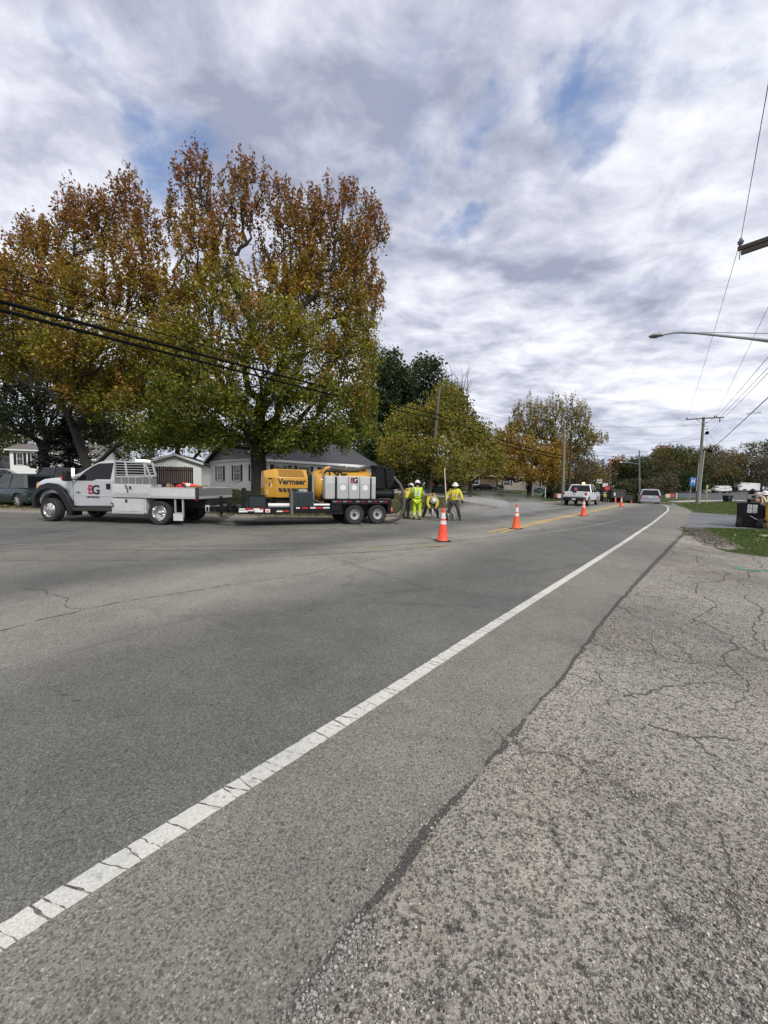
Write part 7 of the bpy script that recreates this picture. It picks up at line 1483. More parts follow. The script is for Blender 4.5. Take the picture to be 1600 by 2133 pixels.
k.f += [(5, 4, 3, 2, 1, 0), (24, 25, 26, 27, 28, 29)]; lh = k.build('lamp_head', GALV, PN, smooth=True); lh.location = hc; k = MB(); k.lathe([(.10, -.06), (.12, -.045), (.02, -.03)], (-.08, 0, 0), 'Z', 12, sx=1.4); k.build('lamp_glass', mat('dark_lamp_glass', (.05, .055, .05), .3), lh); k = MB(); k.lathe([(.035, .07), (.035, .12), (.02, .13)], (.08, 0, 0), 'Z', 10); k.build('photocell', BPLAST, lh)
def wire(label, pts, r, sag=.0, name='overhead_wire', m=None, group='overhead wires'):
    P = []
    for a, b in zip(pts[:-1], pts[1:]):
        for i in range(16): t = i/16; P.append(a.lerp(b, t)-Vector((0, 0, sag*4*t*(1-t))))
    P.append(pts[-1]); k = MB(); k.tube(P, r, 5); o = k.build(name, m or WIREM, None, smooth=True); tag(o, label, 'wire', group); return o
IN = AE+dirA*.06+Vector((0, 0, .3)); far_l = Q0+ct+AX*-1.65+Vector((0, -.18, .2))
wire('thin wire from the near crossarm insulator to the left end of the far crossarm', [IN, far_l], .008, .35)
wire('thin wire climbing from the near insulator to the right side of the sky', [IN+(at(1600, 178, 8.0)-IN)*3.2, IN], .008, .0)
up0 = at(1600, 178, 9.6)
def W2(px, py, pxe, pye, lab, r, sag, y0=11.5):
    wire(lab, [at(px+260, py-(pye-py)*.0-330 if 0 else py-260*(pye-py)/(px-pxe)*1.0, y0*.8), at(px, py, y0), at(pxe, pye, Q0.y)], r, sag)
W2(1600, 640, 1489, 870, 'thin wire running to the right end of the far crossarm', .006, .05); W2(1600, 744, 1475, 885, 'upper of three close wires falling to the far pole', .008, .1); W2(1600, 766, 1473, 893, 'middle of three close wires falling to the far pole', .008, .1); W2(1600, 777, 1472, 903, 'lower of three close wires falling to the far pole', .008, .1)
wire('thick black cable sweeping up to the right edge above the lot', [at(1462, 939, Q0.y), at(1478, 937, Q0.y-1), at(1495, 925, Q0.y-3), at(1540, 884, 36), at(1600, 828, 26), at(1760, 660, 15)], .030, .0)
k = MB(); c = at(1570, 861, 31); k.lathe([(.42, -.01), (.42, .01), (.40, .01), (.40, -.01)], (0, 0, 0), 'Z', 24); k.f = k.f[:-2]; k.f += [(j, (j+1) % 24, 72+(j+1) % 24, 72+j) for j in range(24)]; sl = k.build('snowshoe_loop', WIREM, None); sl.location = c; tag(sl, 'thin oval storage loop hanging on the thick cable', 'cable loop')
T = thing('cable_splice_cluster', 'black splice case and slack loops hanging beside the far crossarm pole', 'cable splice', at(1482, 935, 45)); k = MB(); k.tube([(-.3, 0, -.25), (0, 0, -.2)], .16, 8); k.build('splice_case', WIREM, T)
k = MB(); k.tube([(-.3, 0, .05), (0, 0, -.45), (.1, 0, .1), (.35, 0, -.4), (.45, 0, .15), (.6, 0, -.1)], .035, 5); k.tube([(.5, 0, .2), (.62, 0, -.25)], .06, 6); k.build('slack_loop', WIREM, T)
# crossing wires from the grey pole on the left to the right
for i, (l, r, lab, rd) in enumerate((((1180, 886), (1460, 884), 'faint upper wire crossing the road sky', .010), ((1178, 905), (1457, 913), 'second faint wire crossing the road sky', .010), ((1179, 928), (1457, 915), 'third faint wire crossing the road sky', .010), ((1178, 945), (1456, 948), 'dark lower wire crossing in front of the far wood', .018), ((1178, 936), (1330, 942), 'wire from the pale grey pole to the lamp pole', .014))):
    wire(lab, [at(*l, 42), at(*r, Q0.y if r[0] > 1400 else 76)], rd, .25)
# left bundle: off-frame pole -> leaning pole -> pale grey pole
NL = Vector((-12.4, -3.7, 0)); pole(NL, NL+Vector((0, 0, 11)), .19, .13, POLEWOOD, 'utility pole beyond the left edge carrying the dark cables')
for i, (y0_, ym, y2_, rd, lab) in enumerate(((560, 833, 886, .011, 'topmost thin wire passing in front of the sweetgums'), (600, 848, 934, .016, 'second thin wire passing in front of the sweetgums'), (628, 862, 950, .046, 'thick upper cable crossing the sweetgum crowns'), (646, 872, 956, .040, 'thick lower cable crossing the sweetgum crowns'))):
    a = at(0, y0_, 8.0); m_ = at(909, ym, 41.5); b = at(1173, y2_, 42); d = (a-m_); e = a+d*.35+Vector((0, 0, .2)); wire(lab, [e, a], rd, 0.02).name = 'overhead_cable' if rd > .03 else 'overhead_wire'
    o = bpy.data.objects[-1] if 0 else None
    wire(lab if 0 else lab+', between the two left poles' if 0 else lab.replace('passing', 'continuing').replace('crossing', 'sagging across'), [a, m_], rd, .10)
    wire(['top thin wire', 'second thin wire', 'thick upper cable', 'thick lower cable'][i]+' from the leaning pole to the pale grey pole', [m_, b], rd*1.15, .45)
cb_ = MB(); cb_.cb(-.25, .25, -.08, .08, -.12, .12); c_ = cb_.build('cable_junction_box', WIREM, None, bevel=.03); c_.location = at(1026, 925, 41.9); tag(c_, 'small black box hanging on the cable left of the feathery tree', 'junction box')
# guy wires with guards
for i, ((px, py), (bx_, by_), lab) in enumerate((((1468, 905), (1531, 1046), 'left guy wire with pale guard behind the black bin'), ((1468, 915), (1521, 1043), 'shorter guy wire with pale guard at the bin'), ((1468, 885), (1551, 1046), 'right guy wire with white guard ending by the drill rig'))):
    a, b = at(px, py, Q0.y), foot(bx_, 55); T = thing('guy_wire', lab, 'guy wire', b, 0, 'guy wires of the tall grey pole'); k = MB(); k.tube([(0, 0, 0), a-b], .012, 5); k.build('strand', GALV, T); k = MB(); d = (a-b).normalized(); k.tube([(0, 0, 0), d*2.5], .045, 6); k.build('guard', mat('pale_guard', (.55, .55, .5), .5), T)
T = thing('yellow_marker_post', 'leaning pale yellow marker post right of the grey pole', 'marker post', foot(1470, 49)); k = MB(); k.tube([(0, 0, 0), (-.2, 0, 2.3)], .05, 6); k.build('post', mat('pale_yellow_post', (.55, .48, .2), .6), T); k = MB(); k.cb(-.12, .0, -.02, .02, 1.9, 2.25); k.build('plate', mat('pale_yellow_post', (.55, .48, .2), .6), T)
# blue hospital sign
T = thing('hospital_sign', 'blue square hospital sign with white letter H on a leaning post', 'road sign', gnd(1433.5, 1049)); top = at(1443, 1003, 46.8)-T.location; k = MB(); k.bar((0, 0, -.1), top+Vector((.02, .03, .5)), .05, .05); k.build('post', GALV, T)
BLUE = mat('sign_blue', (.012, .12, .36), .4, var=.04); sg_ = MB(); sg_.cb(-.44, .44, -.015, .015, -.53, .5); S_ = sg_.build('sign_panel', BLUE, T, bevel=.01); S_.location = top+Vector((0, -.05, 0)); S_.rotation_euler = (0, R_(6), R_(12)); text('sign_letter', 'H', .80, WHITE, S_, (0, -.02, -.22), bold=.012, align='CENTER'); 
k = MB(); k.cb(-.36, .36, -.018, -.014, -.46, -.36); k.build('arrow_bar', mat('sign_light_blue', (.05, .22, .5), .4), S_)
# neighbourhood sign with white posts
q = foot(1121, 55); T = thing('board_sign', 'dark green scalloped sign hung between two white posts on the lawn', 'sign', q, R_(8)); T.scale = (1, 1, 1)
for s in (-1, 1): k = MB(); k.cb(s*.92-.05, s*.92+.05, -.05, .05, 0, 1.35); k.lathe([(.07, 1.35), (.08, 1.4), (.01, 1.47)], (s*.92, 0, 0), 'Z', 8); k.build('post', TRIM, T)
arc = [(-.85, .75), (-.85, 1.15), (-.55, 1.18), (-.3, 1.36), (0, 1.42), (.3, 1.36), (.55, 1.18), (.85, 1.15), (.85, .75), (.45, .62), (.2, .50), (0, .46), (-.2, .50), (-.45, .62)]
k = MB(); k.pxz(arc, -.03, .03); bs_ = k.build('sign_panel', mat('sign_dark_green', (.02, .05, .05), .5), T); k = MB(); k.tube([(x, -.03, z) for x, z in arc+[arc[0]]], .03, 5); k.build('sign_border', mat('sign_border_grey', (.42, .45, .42), .6), T); text('sign_script', 'Orchard', .26, mat('sign_script_grey', (.3, .33, .32), .6), bs_, (0, -.035, .86), align='CENTER', shear=.3) if 0 else None
k = MB(); 
for z, w in ((.98, .95), (.84, .6)): k.cb(-w/2, w/2, -.036, -.03, z, z+.05)
k.build('faint_lettering', mat('faint_sign_lettering', (.16, .20, .20), .6), bs_, smooth=False)
# red octagon paddle, white roadside signs, yard signs
T = thing('stop_paddle', 'red octagonal traffic control sign on a post by the flagger', 'road sign', foot(1261, 72)); k = MB(); k.cyl((0, 0, 0), (0, 0, 2.4), .04); k.build('post', GALV, T); k = MB(); k.lathe([(.01, 0), (.5, 0), (.5, -.03), (.01, -.03)], (0, -.06, 2.55), 'Y', 8); k.build('octagon', mat('sign_red', (.50, .02, .02), .4), T); k = MB(); k.cb(-.35, .35, -.1, -.08, 2.45, 2.65); k.build('faded_word_band', mat('sign_red_light', (.62, .12, .1), .4), T)
for px, py, w, h, y, lab in ((1244.5, 1002, 1.25, .95, 88, 'upper white rectangular roadside sign'), (1257, 1010, 1.05, .75, 84, 'lower white rectangular roadside sign')):
    c = at(px, py, y); b = foot(px, y); T = thing('roadside_sign', lab+' beyond the flagger', 'road sign', b); k = MB(); k.cb(-w/2, w/2, -.03, .03, c.z-b.z-h/2, c.z-b.z+h/2); pn = k.build('sign_panel', WHITE, T); k = MB(); k.cyl((0, .05, 0), (0, .05, c.z-b.z+.4), .05); k.build('post', GALV, T)
    k = MB()
    for j in range(3): z = c.z-b.z+h*(.22-.22*j); k.cb(-w*.3, w*.3, -.036, -.03, z, z+.07)
    k.build('grey_text_line', mat('pale_grey_print2', (.42, .43, .44), .6), pn)
for px, lab, m_, y in ((1388, 'small cream yard sign right of the minivan', mat('cream_sign', (.55, .52, .42), .6), 57.5), (1396, 'small red yard sign right of the minivan', mat('yard_red', (.50, .06, .05), .5), 59), (1164.5, 'small white yard sign at the foot of the pale grey pole', WHITE, 50), (1156, 'small orange red yard sign on the lawn edge', mat('yard_red', (.50, .06, .05), .5), 54)):
    T = thing('yard_sign', lab, 'yard sign', foot(px, y)); k = MB(); k.cb(-.27, .27, -.01, .01, .25, .72); k.build('sign_panel', m_, T); k = MB(); k.cyl((-.2, .02, 0), (-.2, .02, .6), .012, n=5); k.cyl((.2, .02, 0), (.2, .02, .6), .012, n=5); k.build('wire_stake', GALV, T); T.scale = (1.15, 1.15, 1.15)
T = thing('white_marker_post', 'short white marker stub right of the yard signs', 'marker post', foot(1406, 60)); k = MB(); k.tube([(0, 0, 0), (0, 0, .85)], .07, 8); k.build('post', WHITE, T); k = MB(); k.lathe([(.08, .85), (.01, .9)], (0, 0, 0), 'Z', 8); k.build('cap', WHITE, T)
T = thing('yard_lamp', 'small black lamp post on the lawn behind the blue sedan', 'lamp', foot(858, 42)); k = MB(); k.cyl((0, 0, 0), (0, 0, 1.9), .04); k.build('post', BPAINT, T); k = MB(); k.lathe([(.06, 1.9), (.12, 2.15), (.14, 2.17), (.02, 2.28)], (0, 0, 0), 'Z', 8); k.build('lantern', mat('lantern_glass', (.25, .24, .2), .3), T)

# ------------------------------------------------------------------ people
def skin(name, nodes, edges, m, parent, root=0, sub=1):
    me = bpy.data.meshes.new(name); me.from_pydata([n[0] for n in nodes], edges, []); o = bpy.data.objects.new(name, me); COL.objects.link(o)
    o.modifiers.new('skin', 'SKIN').use_smooth_shade = True
    for i, d in enumerate(me.skin_vertices[0].data): r = nodes[i][1]; d.radius = (r, r) if isinstance(r, (int, float)) else r; d.use_root = (i == root)
    if sub: s_ = o.modifiers.new('sub', 'SUBSURF'); s_.levels = sub; s_.render_levels = sub
    o.parent = parent; apply_mods(o); o.data.materials.clear(); o.data.materials.append(m); return o
STAND = dict(pel=(0, 0, .95), waist=(0, 0, 1.10), chest=(.01, 0, 1.32), neck=(.02, 0, 1.50), head=(.04, 0, 1.63), top=(.04, 0, 1.72), sL=(.0, .19, 1.43), sR=(.0, -.19, 1.43), eL=(-.02, .25, 1.16), eR=(-.02, -.25, 1.16), hL=(.06, .24, .92), hR=(.06, -.24, .92),
             qL=(0, .10, .90), qR=(0, -.10, .90), kL=(.03, .12, .50), kR=(.03, -.12, .50), aL=(0, .13, .09), aR=(0, -.13, .09))
def person(label, P, rz, pose, jacket, trousers, glove=BPLAST, hat=HATW, bands=BANDO, logo=False, full=False, face=(1, 0, 0), group='road crew in hard hats', hood=None, fingers=True, toe=None):
    J = {k: Vector(v) for k, v in {**STAND, **pose}.items()}; T = thing('person', label, 'person', P, rz, group); fw = Vector(face).normalized()
    # body: one continuous skin
    N = [(J['pel'], .10), (J['waist'], .09), (J['chest'], .11), (J['neck'], .055), (J['head'], .088), (J['top'], .078), (J['head']+fw*.095+Vector((0, 0, .0)), .014), (J['head']+fw*.03-Vector((0, 0, .08)), .05)]
    E_ = [(0, 1), (1, 2), (2, 3), (3, 4), (4, 5), (4, 6), (4, 7)]
    for s in 'LR':
        i = len(N); N += [(J['s'+s], .055), (J['e'+s], .042), (J['h'+s], .028)]; E_ += [(2, i), (i, i+1), (i+1, i+2)]
        d = (J['h'+s]-J['e'+s]).normalized(); sd_ = d.cross(Vector((0, 0, 1))) if abs(d.z) < .9 else d.cross(Vector((1, 0, 0))); sd_.normalize(); nn = sd_.cross(d)
        palm = J['h'+s]+d*.07; N.append((palm, (.036, .020))); E_.append((i+2, i+3))
        if fingers:
            for q, (o, L_) in enumerate(((-.033, .075), (-.011, .085), (.011, .080), (.032, .062))):
                a = palm+d*.035+sd_*o; b = a+d*L_*.5+nn*.01; c = b+d*L_*.35+nn*.03; j = len(N); N += [(b, .0095), (c, .008)]; E_ += [(i+3, j), (j, j+1)]
            j = len(N); N += [(J['h'+s]+d*.05+sd_*-.045, .011), (J['h'+s]+d*.085+sd_*-.062+nn*.02, .009)]; E_ += [(i+2, j), (j, j+1)]
    for s in 'LR':
        i = len(N); N += [(J['q'+s], .085), (J['k'+s], .055), (J['a'+s], .04)]; E_ += [(0, i), (i, i+1), (i+1, i+2)]
    skin('body', N, E_, SKIN_L, T)
    # jacket
    N = [(J['waist']-(J['waist']-J['pel'])*.55, .160), (J['waist'], .150), (J['chest'], .155), (J['neck']-(J['neck']-J['chest'])*.18, .078)]; E_ = [(0, 1), (1, 2), (2, 3)]
    for s in 'LR': i = len(N); N += [(J['s'+s], .088), (J['e'+s], .070), (J['h'+s]-(J['h'+s]-J['e'+s])*.06, .052)]; E_ += [(2, i), (i, i+1), (i+1, i+2)]
    jk = skin('jacket', N, E_, jacket, T, 1)
    for s in 'LR':
        d = (J['h'+s]-J['e'+s]).normalized(); g = MB(); g.tube([J['h'+s]-d*.03, J['h'+s]+d*.05, J['h'+s]+d*.11], [.045, .050, .038], 8); g.build('glove', glove, T, smooth=True)
    # trousers and boots
    N = [(J['pel'], .155)]; E_ = []
    for s in 'LR': i = len(N); N += [(J['q'+s]-Vector((0, 0, .04)), .118), (J['k'+s], .085), (J['a'+s]+Vector((0, 0, .02)), .078)]; E_ += [(0, i), (i, i+1), (i+1, i+2)]
    tr = skin('trousers', N, E_, trousers, T)
    for s in 'LR':
        f = Vector((fw.x, fw.y, 0)).normalized() if toe is None else Vector(toe); a = J['a'+s]; N = [(a+Vector((0, 0, .06)), .062), (a-Vector((0, 0, a.z-.055)), .058), (Vector((a.x, a.y, .05))+f*.12, .048), (Vector((a.x, a.y, .045))+f*.18, .038), (Vector((a.x, a.y, .05))-f*.05, .045)]
        skin('boot', N, [(0, 1), (1, 2), (2, 3), (1, 4)], BOOT, T)
    # bands round torso, arms and shins
    def ring(a, b, t, r, w, par, m, name='reflective_band'):
        d = (b-a).normalized(); c = a.lerp(b, t); k = MB(); k.tube([c-d*w/2, c+d*w/2], r, 14, cap=False); k.build(name, m, par, smooth=True)
    if bands:
        ring(J['waist'], J['chest'], .15, .163, .05, jk, bands); ring(J['waist'], J['chest'], .62, .163, .035, jk, BANDS)
        for s in 'LR': ring(J['e'+s], J['h'+s], .45, .069, .05, jk, bands); ring(J['s'+s], J['e'+s], .55, .084, .045, jk, bands)
        for s in 'LR':     # braces over the shoulders
            u = (J['chest']-J['waist']).normalized(); side = (J['sL']-J['sR']).normalized()*(1 if s == 'L' else -1); fr = side.cross(u) if s == 'R' else u.cross(side); k = MB(); o = side*.085
            k.tube([J['waist']+o+fr*.150, J['chest']+o+fr*.158, J['chest']+o*1.1+u*.13+fr*.08, J['chest']+o*1.1+u*.16, J['chest']+o*1.1+u*.13-fr*.08, J['chest']+o-fr*.158, J['waist']+o-fr*.150], .022, 6); k.build('shoulder_band', bands, jk, smooth=True)
    if full:
        for s in 'LR': ring(J['k'+s], J['a'+s], .55, .088, .05, tr, BANDS)
    # hard hat
    if hat:
        up = (J['top']-J['neck']).normalized(); k = MB(); k.lathe([(.118, .0), (.116, .03), (.108, .07), (.085, .11), (.045, .133), (.004, .140)], (0, 0, 0), 'Z', 20, sx=1.12); k.lathe([(.118, -.004), (.165, -.008), (.165, .004), (.118, .012)], (0, 0, 0), 'Z', 20, sx=1.15)
        k.tube([(-.13, 0, .02), (-.09, 0, .12), (0, 0, .148), (.09, 0, .12), (.13, 0, .02)], .012, 6); h = k.build('hard_hat', hat, T, smooth=True)
        q = Vector((0, 0, 1)).rotation_difference(up); h.rotation_mode = 'QUATERNION'; fa = math.atan2(fw.y, fw.x); h.rotation_quaternion = q @ Matrix.Rotation(fa, 3, 'Z').to_quaternion(); h.location = J['head']+up*.045
    # face
    hd_ = J['head']; sd_ = Vector((-fw.y, fw.x, 0)).normalized() if abs(fw.z) < .9 else Vector((0, 1, 0)); up = fw.cross(sd_)*-1 if fw.cross(sd_).z < 0 else fw.cross(sd_)
    for s in (-1, 1): k = MB(); k.lathe([(.011, -.004), (.006, .006), (.001, .008)], tuple(hd_+fw*.082+sd_*.032*s+up*.015), 'X' if abs(fw.x) > .5 else ('Y' if abs(fw.y) > .5 else 'Z'), 8); k.build('eye', TEXTBLK, T)
    k = MB(); k.bar(hd_+fw*.083+sd_*-.022-up*.05, hd_+fw*.083+sd_*.022-up*.05, .008, .008); k.build('mouth', mat('lips', (.25, .09, .07), .6), T)
    for s in (-1, 1): k = MB(); k.lathe([(.01, -.008), (.026, -.004), (.026, .004), (.01, .008)], tuple(hd_+sd_*.088*s-fw*.01), 'Y' if abs(sd_.y) > .5 else 'X', 10); k.build('ear', SKIN_L, T, smooth=True)
    k = MB(); k.lathe([(.02, -.07), (.075, -.05), (.092, -.01), (.092, .03), (.06, .06)], tuple(hd_-fw*.022+up*.02), 'Z', 12); k.build('hair', mat('dark_hair', (.03, .02, .015), .8), T, smooth=True)
    if logo:
        k = text('back_lettering', 'BG', .22, TEXTBLK, jk, (0, 0, 0), bold=.006, align='CENTER'); u = (J['chest']-J['waist']).normalized(); k.rotation_euler = (math.pi/2, 0, -math.pi/2); k.location = J['chest']-fw*.165-u*.02
    return T, J
# lime worker facing away
person('worker in full lime hi-vis shirt and overalls standing with back to the camera', gnd(868, 1083), R_(86), dict(eL=(.12, .27, 1.18), eR=(.12, -.27, 1.18), hL=(.26, .18, 1.02), hR=(.26, -.18, 1.02), head=(.06, 0, 1.64), top=(.05, 0, 1.73)), HIVIS, HIVIS, bands=BANDS, full=True)
# worker stooping at his left
person('leftmost worker in yellow and orange jacket leaning forward beside the lime worker', gnd(846, 1081.5)+Vector((-.02, .1, 0)), R_(48), dict(pel=(-.05, 0, .93), waist=(.0, 0, 1.07), chest=(.14, 0, 1.26), neck=(.25, 0, 1.40), head=(.34, 0, 1.49), top=(.38, 0, 1.57), sL=(.17, .19, 1.35), sR=(.17, -.19, 1.35), eL=(.30, .24, 1.12), eR=(.28, -.24, 1.10), hL=(.45, .14, .95), hR=(.44, -.14, .92)), HIVISY, PANTS, logo=True, face=(.9, 0, -.43))
# bent double over the saw, facing the camera
Pc = gnd(897, 1079); person('worker bent double over a cut off saw with white hard hat towards the camera', Pc, R_(-86), dict(pel=(-.12, 0, .88), waist=(.0, 0, 1.0), chest=(.22, 0, 1.05), neck=(.38, .0, .98), head=(.48, .03, .90), top=(.56, .03, .86), sL=(.30, .19, 1.0), sR=(.30, -.19, 1.0), eL=(.40, .25, .72), eR=(.40, -.25, .72), hL=(.44, .12, .46), hR=(.44, -.12, .46), qL=(-.10, .12, .84), qR=(-.10, -.12, .84), kL=(.10, .26, .48), kR=(.10, -.26, .48), aL=(-.02, .36, .09), aR=(-.02, -.36, .09)), HIVISY, PANTSG, face=(.55, 0, -.83), toe=(1, 0, 0))
Pd = gnd(944, 1084); person('rightmost crew worker in yellow jacket striding with a pale pole in hand', Pd, R_(-100), dict(pel=(0, 0, .92), waist=(.02, .01, 1.07), chest=(.06, .02, 1.28), neck=(.10, .05, 1.44), head=(.13, .05, 1.56), top=(.13, .05, 1.65), sL=(.06, .21, 1.39), sR=(.06, -.17, 1.39), eL=(.06, .34, 1.15), eR=(.12, -.31, 1.13), hL=(.10, .38, .90), hR=(.22, -.36, .88), qL=(0, .10, .88), qR=(0, -.10, .88), kL=(.10, .22, .48), kR=(.02, -.20, .48), aL=(.02, .30, .09), aR=(-.12, -.28, .09)), HIVISY, PANTSG, face=(.97, .1, -.1))
# tools
a, b = Pd+Vector((-.37, -.20, .78)), at(926, 975, 18.0); T = thing('measuring_pole', 'pale straight pole held upright by the rightmost crew worker', 'pole', a); k = MB(); k.tube([(0, 0, 0), b-a], [.022, .018], 8); k.build('shaft', WHITE, T); k = MB(); k.tube([(0, 0, 0), (b-a)*.28], .028, 8); k.build('grip', mat('pale_grey_grip', (.4, .4, .38), .5), T)
def saw(P, rz, label, m):
    T = thing('cutoff_saw', label, 'power saw', P, rz); k = MB(); k.lathe([(.001, -.006), (.17, -.005), (.17, .005), (.001, .006)], (.18, 0, .19), 'Y', 28); k.build('blade', GALV, T); k = MB(); k.lathe([(.19, -.035), (.20, 0), (.19, .035)], (.18, 0, .21), 'Y', 24); k.f = k.f[:-2]; k.build('blade_guard', m, T, smooth=True)
    k = MB(); k.cb(-.32, .02, -.09, .09, .14, .34); k.build('engine', m, T, bevel=.03); k = MB(); k.tube([(-.05, -.12, .20), (-.05, -.13, .42), (-.05, .10, .44), (-.05, .12, .2)], .014, 6); k.tube([(-.3, 0, .3), (-.45, 0, .36), (-.50, 0, .28), (-.34, 0, .18)], .018, 6); k.build('handle', BPLAST, T, smooth=True)
saw(Pc+Vector((.0, -.42, .08)), R_(-90), 'grey cut off saw gripped by the bent double worker', mat('saw_grey', (.38, .38, .38), .5)); saw(Pd+Vector((-.22, -.28, .0)), R_(-60), 'dusty cut off saw at the striding worker feet', mat('saw_grey_dust', (.30, .29, .27), .7))
T = thing('hose_loop', 'thin hose looping on the ground beside the striding worker', 'hose', Pd+Vector((-.15, -.2, 0))); k = MB(); k.tube([(.3, 0, .02), (.15, 0, .45), (-.02, .05, .52), (-.18, .0, .4), (-.2, -.05, .1), (-.6, -.1, .02), (-1.4, .1, .02), (-2.2, .3, .02)], .015, 6); k.build('hose', HOSE, T, smooth=True)
person('small distant flagger in yellow vest beside the red octagon sign', foot(1256.5, 71), R_(-95), dict(eR=(.15, -.3, 1.2), hR=(.25, -.2, 1.35)), HIVISY, PANTSG, fingers=False, group='lone flagger')
# ------------------------------------------------------------------ drill rig at the right edge
def rig():
    P = gnd(1571, 1101); P = Vector((P.x, P.y+.3, 0)); T = thing('drill_rig', 'compact black tracked drill with four white stickers on the right lawn', 'drill rig', P, R_(-42))
    # local x to the right as seen, y away
    for x in (-.40, .28):
        k = MB(); pr = []
        for i in range(24):
            t = 2*math.pi*i/24; pr.append((.42*math.cos(t)+(.45 if math.cos(t) > 0 else -.45), .21*math.sin(t)+.22))
        k.v = [(x, q[0]+.5, q[1]) for q in pr]+[(x+.2, q[0]+.5, q[1]) for q in pr]; k.f = [tuple(range(24)), tuple(range(47, 23, -1))]+[(i, (i+1) % 24, (i+1) % 24+24, i+24) for i in range(24)]; tk = k.build('rubber_track', BLACK, T)
        k = MB()
        for i in range(24): q = pr[i]; k.bar((x, q[0]*1.01+.5, (q[1]-.22)*1.06+.22), (x+.2, q[0]*1.01+.5, (q[1]-.22)*1.06+.22), .03, .04)
        kind(k.build('track_lug', BLACK, tk), 'stuff'); k = MB()
        for y in (.1, .35, .65, .95): k.lathe([(.09, -.012), (.09, .0)], (x-.004, y, .17), 'X', 12)
        k.build('track_roller', GALV, tk)
    k = MB(); k.pxz([(-.38, .42), (-.42, 1.08), (.30, 1.14), (.44, .98), (.52, .42)], .0, 1.3); k.build('engine_hood', BPAINT, T, bevel=.03); k = MB(); k.cb(-.2, .42, .02, 1.25, .1, .45); k.build('belly', UNDER, T)
    for i in range(2):
        for j in range(2): k = MB(); x, z = -.06+i*.17, .66+j*.19; k.cb(x, x+.145, -.008, -.001, z, z+.165); st_ = k.build('white_sticker', WHITE, T, smooth=False); k = MB(); [k.cb(x+.02, x+.12, -.012, -.009, z+.03+.04*q, z+.045+.04*q) for q in range(3)]; k.build('sticker_print', mat('grey_print', (.16, .16, .16), .6), st_, smooth=False)
    k = MB(); k.cb(-.10, .28, .15, .35, 1.25, 1.46); cp = k.build('control_box', mat('rig_grey', (.28, .29, .28), .5), T, bevel=.015); k = MB(); k.cb(.05, .18, .14, .15, 1.30, 1.42); k.build('display', TEXTBLK, cp); k = MB(); k.cyl((.0, .25, 1.1), (.0, .25, 1.28), .05); k.build('control_post', BPAINT, T)
    k = MB(); k.tube([(-.02, .6, 1.1), (-.02, .6, 1.40), (.03, .55, 1.55), (.12, .5, 1.66)], [.07, .09, .10, .10], 12); k.build('air_intake', BPLAST, T, smooth=True)
    k = MB(); k.tube([(.62, -.1, .35), (.60, -.05, 1.05)], .10, 14); k.lathe([(.13, 0), (.13, .06)], (.62, -.1, .40), 'Z', 14); k.cyl((.62, -.1, .05), (.62, -.1, .38), .065); k.build('hydraulic_cylinder', YELLOW, T, smooth=True)
    k = MB(); k.cb(.55, .70, -.2, 1.2, .95, 1.15); k.bar((.75, -.2, .15), (.66, .6, 1.3), .12, .14); k.cb(.72, .95, .0, 1.6, .2, .5); k.build('drill_frame', mat('rig_brown_yellow', (.42, .22, .04), .5), T, bevel=.01)
    k = MB(); k.tube([(.05, -.05, .52), (.75, -.3, .08)], .018, 6); k.build('anchor_bar', GALV, T); k = MB()
    for i in range(7): t = i/6; a = Vector((.80, -.30, .62)).lerp(Vector((.68, -.40, .06)), t)+Vector((.02*math.sin(i*2), 0, 0)); k.lathe([(.02, -.035), (.045, -.02), (.045, .02), (.02, .035)], tuple(a), 'X' if i % 2 else 'Y', 8)
    k.build('anchor_chain', mat('chain_yellow', (.6, .42, .06), .5), T); k = MB(); k.tube([(.3, .2, 1.42), (.42, .1, 1.36), (.52, .05, 1.15)], .035, 8); k.build('grab_rail', mat('pale_yellow_rail', (.62, .62, .38), .5), T, smooth=True)
    o = thing('timber_block', 'pale timber plank on the grass before the drill rig', 'timber', gnd(1597, 1118)); k = MB(); k.cb(-.25, .3, -.06, .06, 0, .06); k.build('plank', mat('pale_timber', (.40, .36, .22), .8), o); k = MB(); k.cb(.28, .302, -.05, .05, .01, .05); k.build('end_grain', PLY, o)
    return P
PR = rig()
JR = mat('tan_hooded_jacket', (.16, .115, .055), .9, var=.3); JO = mat('maroon_orange_jacket', (.40, .12, .03), .8, var=.3)
p = at(1556, 1100, PR.y+1.6); person('stooping man in tan hooded jacket and pale cap behind the drill rig', Vector((p.x, p.y, 0)), R_(-30), dict(pel=(-.1, 0, .90), waist=(.0, 0, 1.04), chest=(.14, 0, 1.18), neck=(.22, 0, 1.30), head=(.30, 0, 1.38), top=(.34, 0, 1.46), sL=(.15, .19, 1.26), sR=(.15, -.19, 1.26), eL=(.30, .22, 1.08), eR=(.30, -.22, 1.08), hL=(.5, .12, 1.1), hR=(.5, -.12, 1.1)), JR, PANTS, bands=None, hat=mat('pinkish_cap', (.66, .52, .46), .7), face=(.9, 0, -.43), group='men at the drill rig')
p = at(1586, 1100, PR.y+1.2); person('man in white hard hat and orange jacket working right of the drill rig', Vector((p.x, p.y, 0)), R_(-120), dict(head=(.10, 0, 1.46), top=(.12, 0, 1.55), neck=(.06, 0, 1.34), chest=(.02, 0, 1.2), sL=(.02, .19, 1.29), sR=(.02, -.19, 1.29), pel=(-.05, 0, .86), waist=(-.03, 0, 1.0), eL=(.16, .28, 1.08), eR=(.16, -.28, 1.08), hL=(.32, .2, .98), hR=(.32, -.2, .98)), JO, PANTS, bands=BANDS, face=(.95, 0, -.3), group='men at the drill rig')
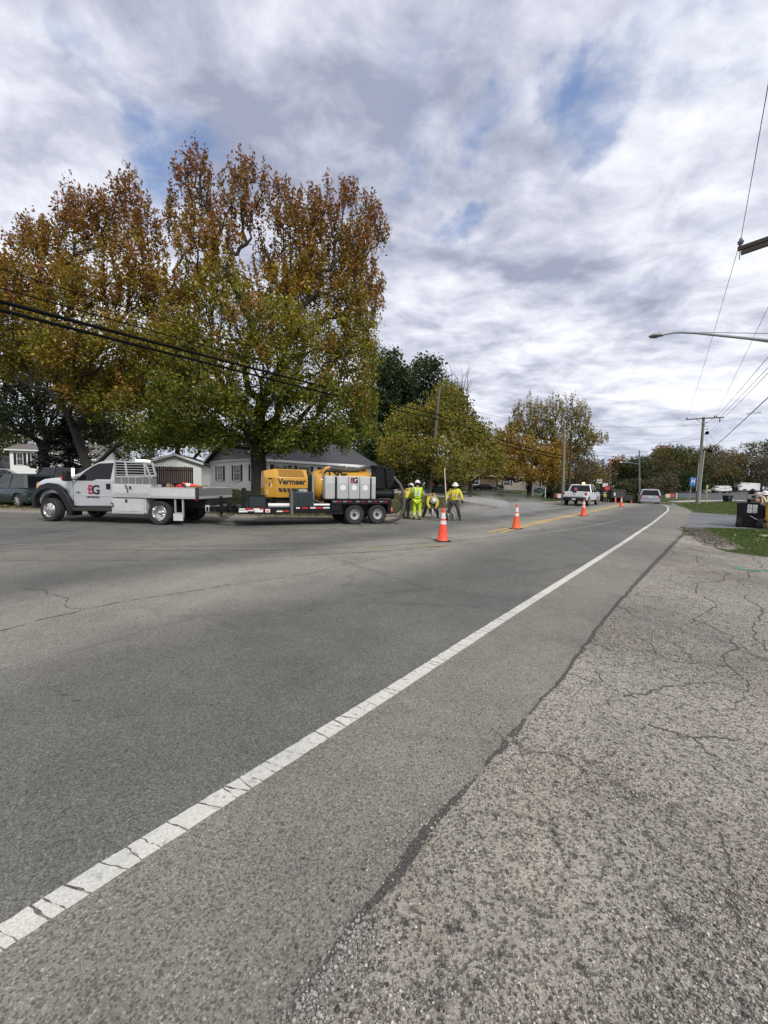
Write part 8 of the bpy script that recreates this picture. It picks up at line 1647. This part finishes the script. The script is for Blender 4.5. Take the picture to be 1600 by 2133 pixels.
p = at(1604, 1100, PR.y+1.9); person('man at the extreme right edge in a purple cap beyond the drill rig', Vector((p.x, p.y, 0)), R_(-150), dict(), mat('maroon_sweater', (.12, .03, .04), .9), PANTS, bands=None, hat=mat('purple_cap', (.10, .06, .12), .7), group='men at the drill rig')
# ------------------------------------------------------------------ cutting dust drifting over the road
def dust():
    k = MB(); k.lathe([(.01, -1)]+[(math.cos(t), math.sin(t)) for t in np.linspace(-1.3, 1.3, 9)]+[(.01, 1)], (0, 0, 0), 'Z', 20); m = bpy.data.materials.new('dust'); m.use_nodes = True; nt = m.node_tree; N = nt.nodes; L = nt.links; N.clear()
    o = N.new('ShaderNodeOutputMaterial'); v = N.new('ShaderNodeVolumePrincipled'); v.inputs['Color'].default_value = (.98, .96, .92, 1); v.inputs['Anisotropy'].default_value = .2; L.new(v.outputs[0], o.inputs['Volume'])
    tc = N.new('ShaderNodeTexCoord'); le = N.new('ShaderNodeVectorMath'); le.operation = 'LENGTH'; L.new(tc.outputs['Object'], le.inputs[0]); mr = N.new('ShaderNodeMapRange'); mr.interpolation_type = 'SMOOTHSTEP'; L.new(le.outputs['Value'], mr.inputs[0])
    for i, q in enumerate((.15, 1.0, 1.0, 0.0)): mr.inputs[i+1].default_value = q
    nz = N.new('ShaderNodeTexNoise'); nz.inputs['Scale'].default_value = 2.2; nz.inputs['Detail'].default_value = 5; L.new(tc.outputs['Object'], nz.inputs['Vector']); m2 = N.new('ShaderNodeMapRange'); L.new(nz.outputs[0], m2.inputs[0])
    for i, q in enumerate((.44, .70, 0.0, 1.0)): m2.inputs[i+1].default_value = q
    mu = N.new('ShaderNodeMath'); mu.operation = 'MULTIPLY'; L.new(mr.outputs[0], mu.inputs[0]); L.new(m2.outputs[0], mu.inputs[1]); mk = N.new('ShaderNodeMath'); mk.operation = 'MULTIPLY'; L.new(mu.outputs[0], mk.inputs[0]); mk.inputs[1].default_value = 1.3; L.new(mk.outputs[0], v.inputs['Density'])
    ob = k.build('dust_cloud', m, None, smooth=True); ob.location = (6.2, 21.2, .40); ob.scale = (3.6, 3.0, 1.25); ob.rotation_euler = (0, 0, R_(35)); kind(ob, 'stuff'); ob['label'] = 'pale cutting dust drifting over the road behind the cones'
dust()
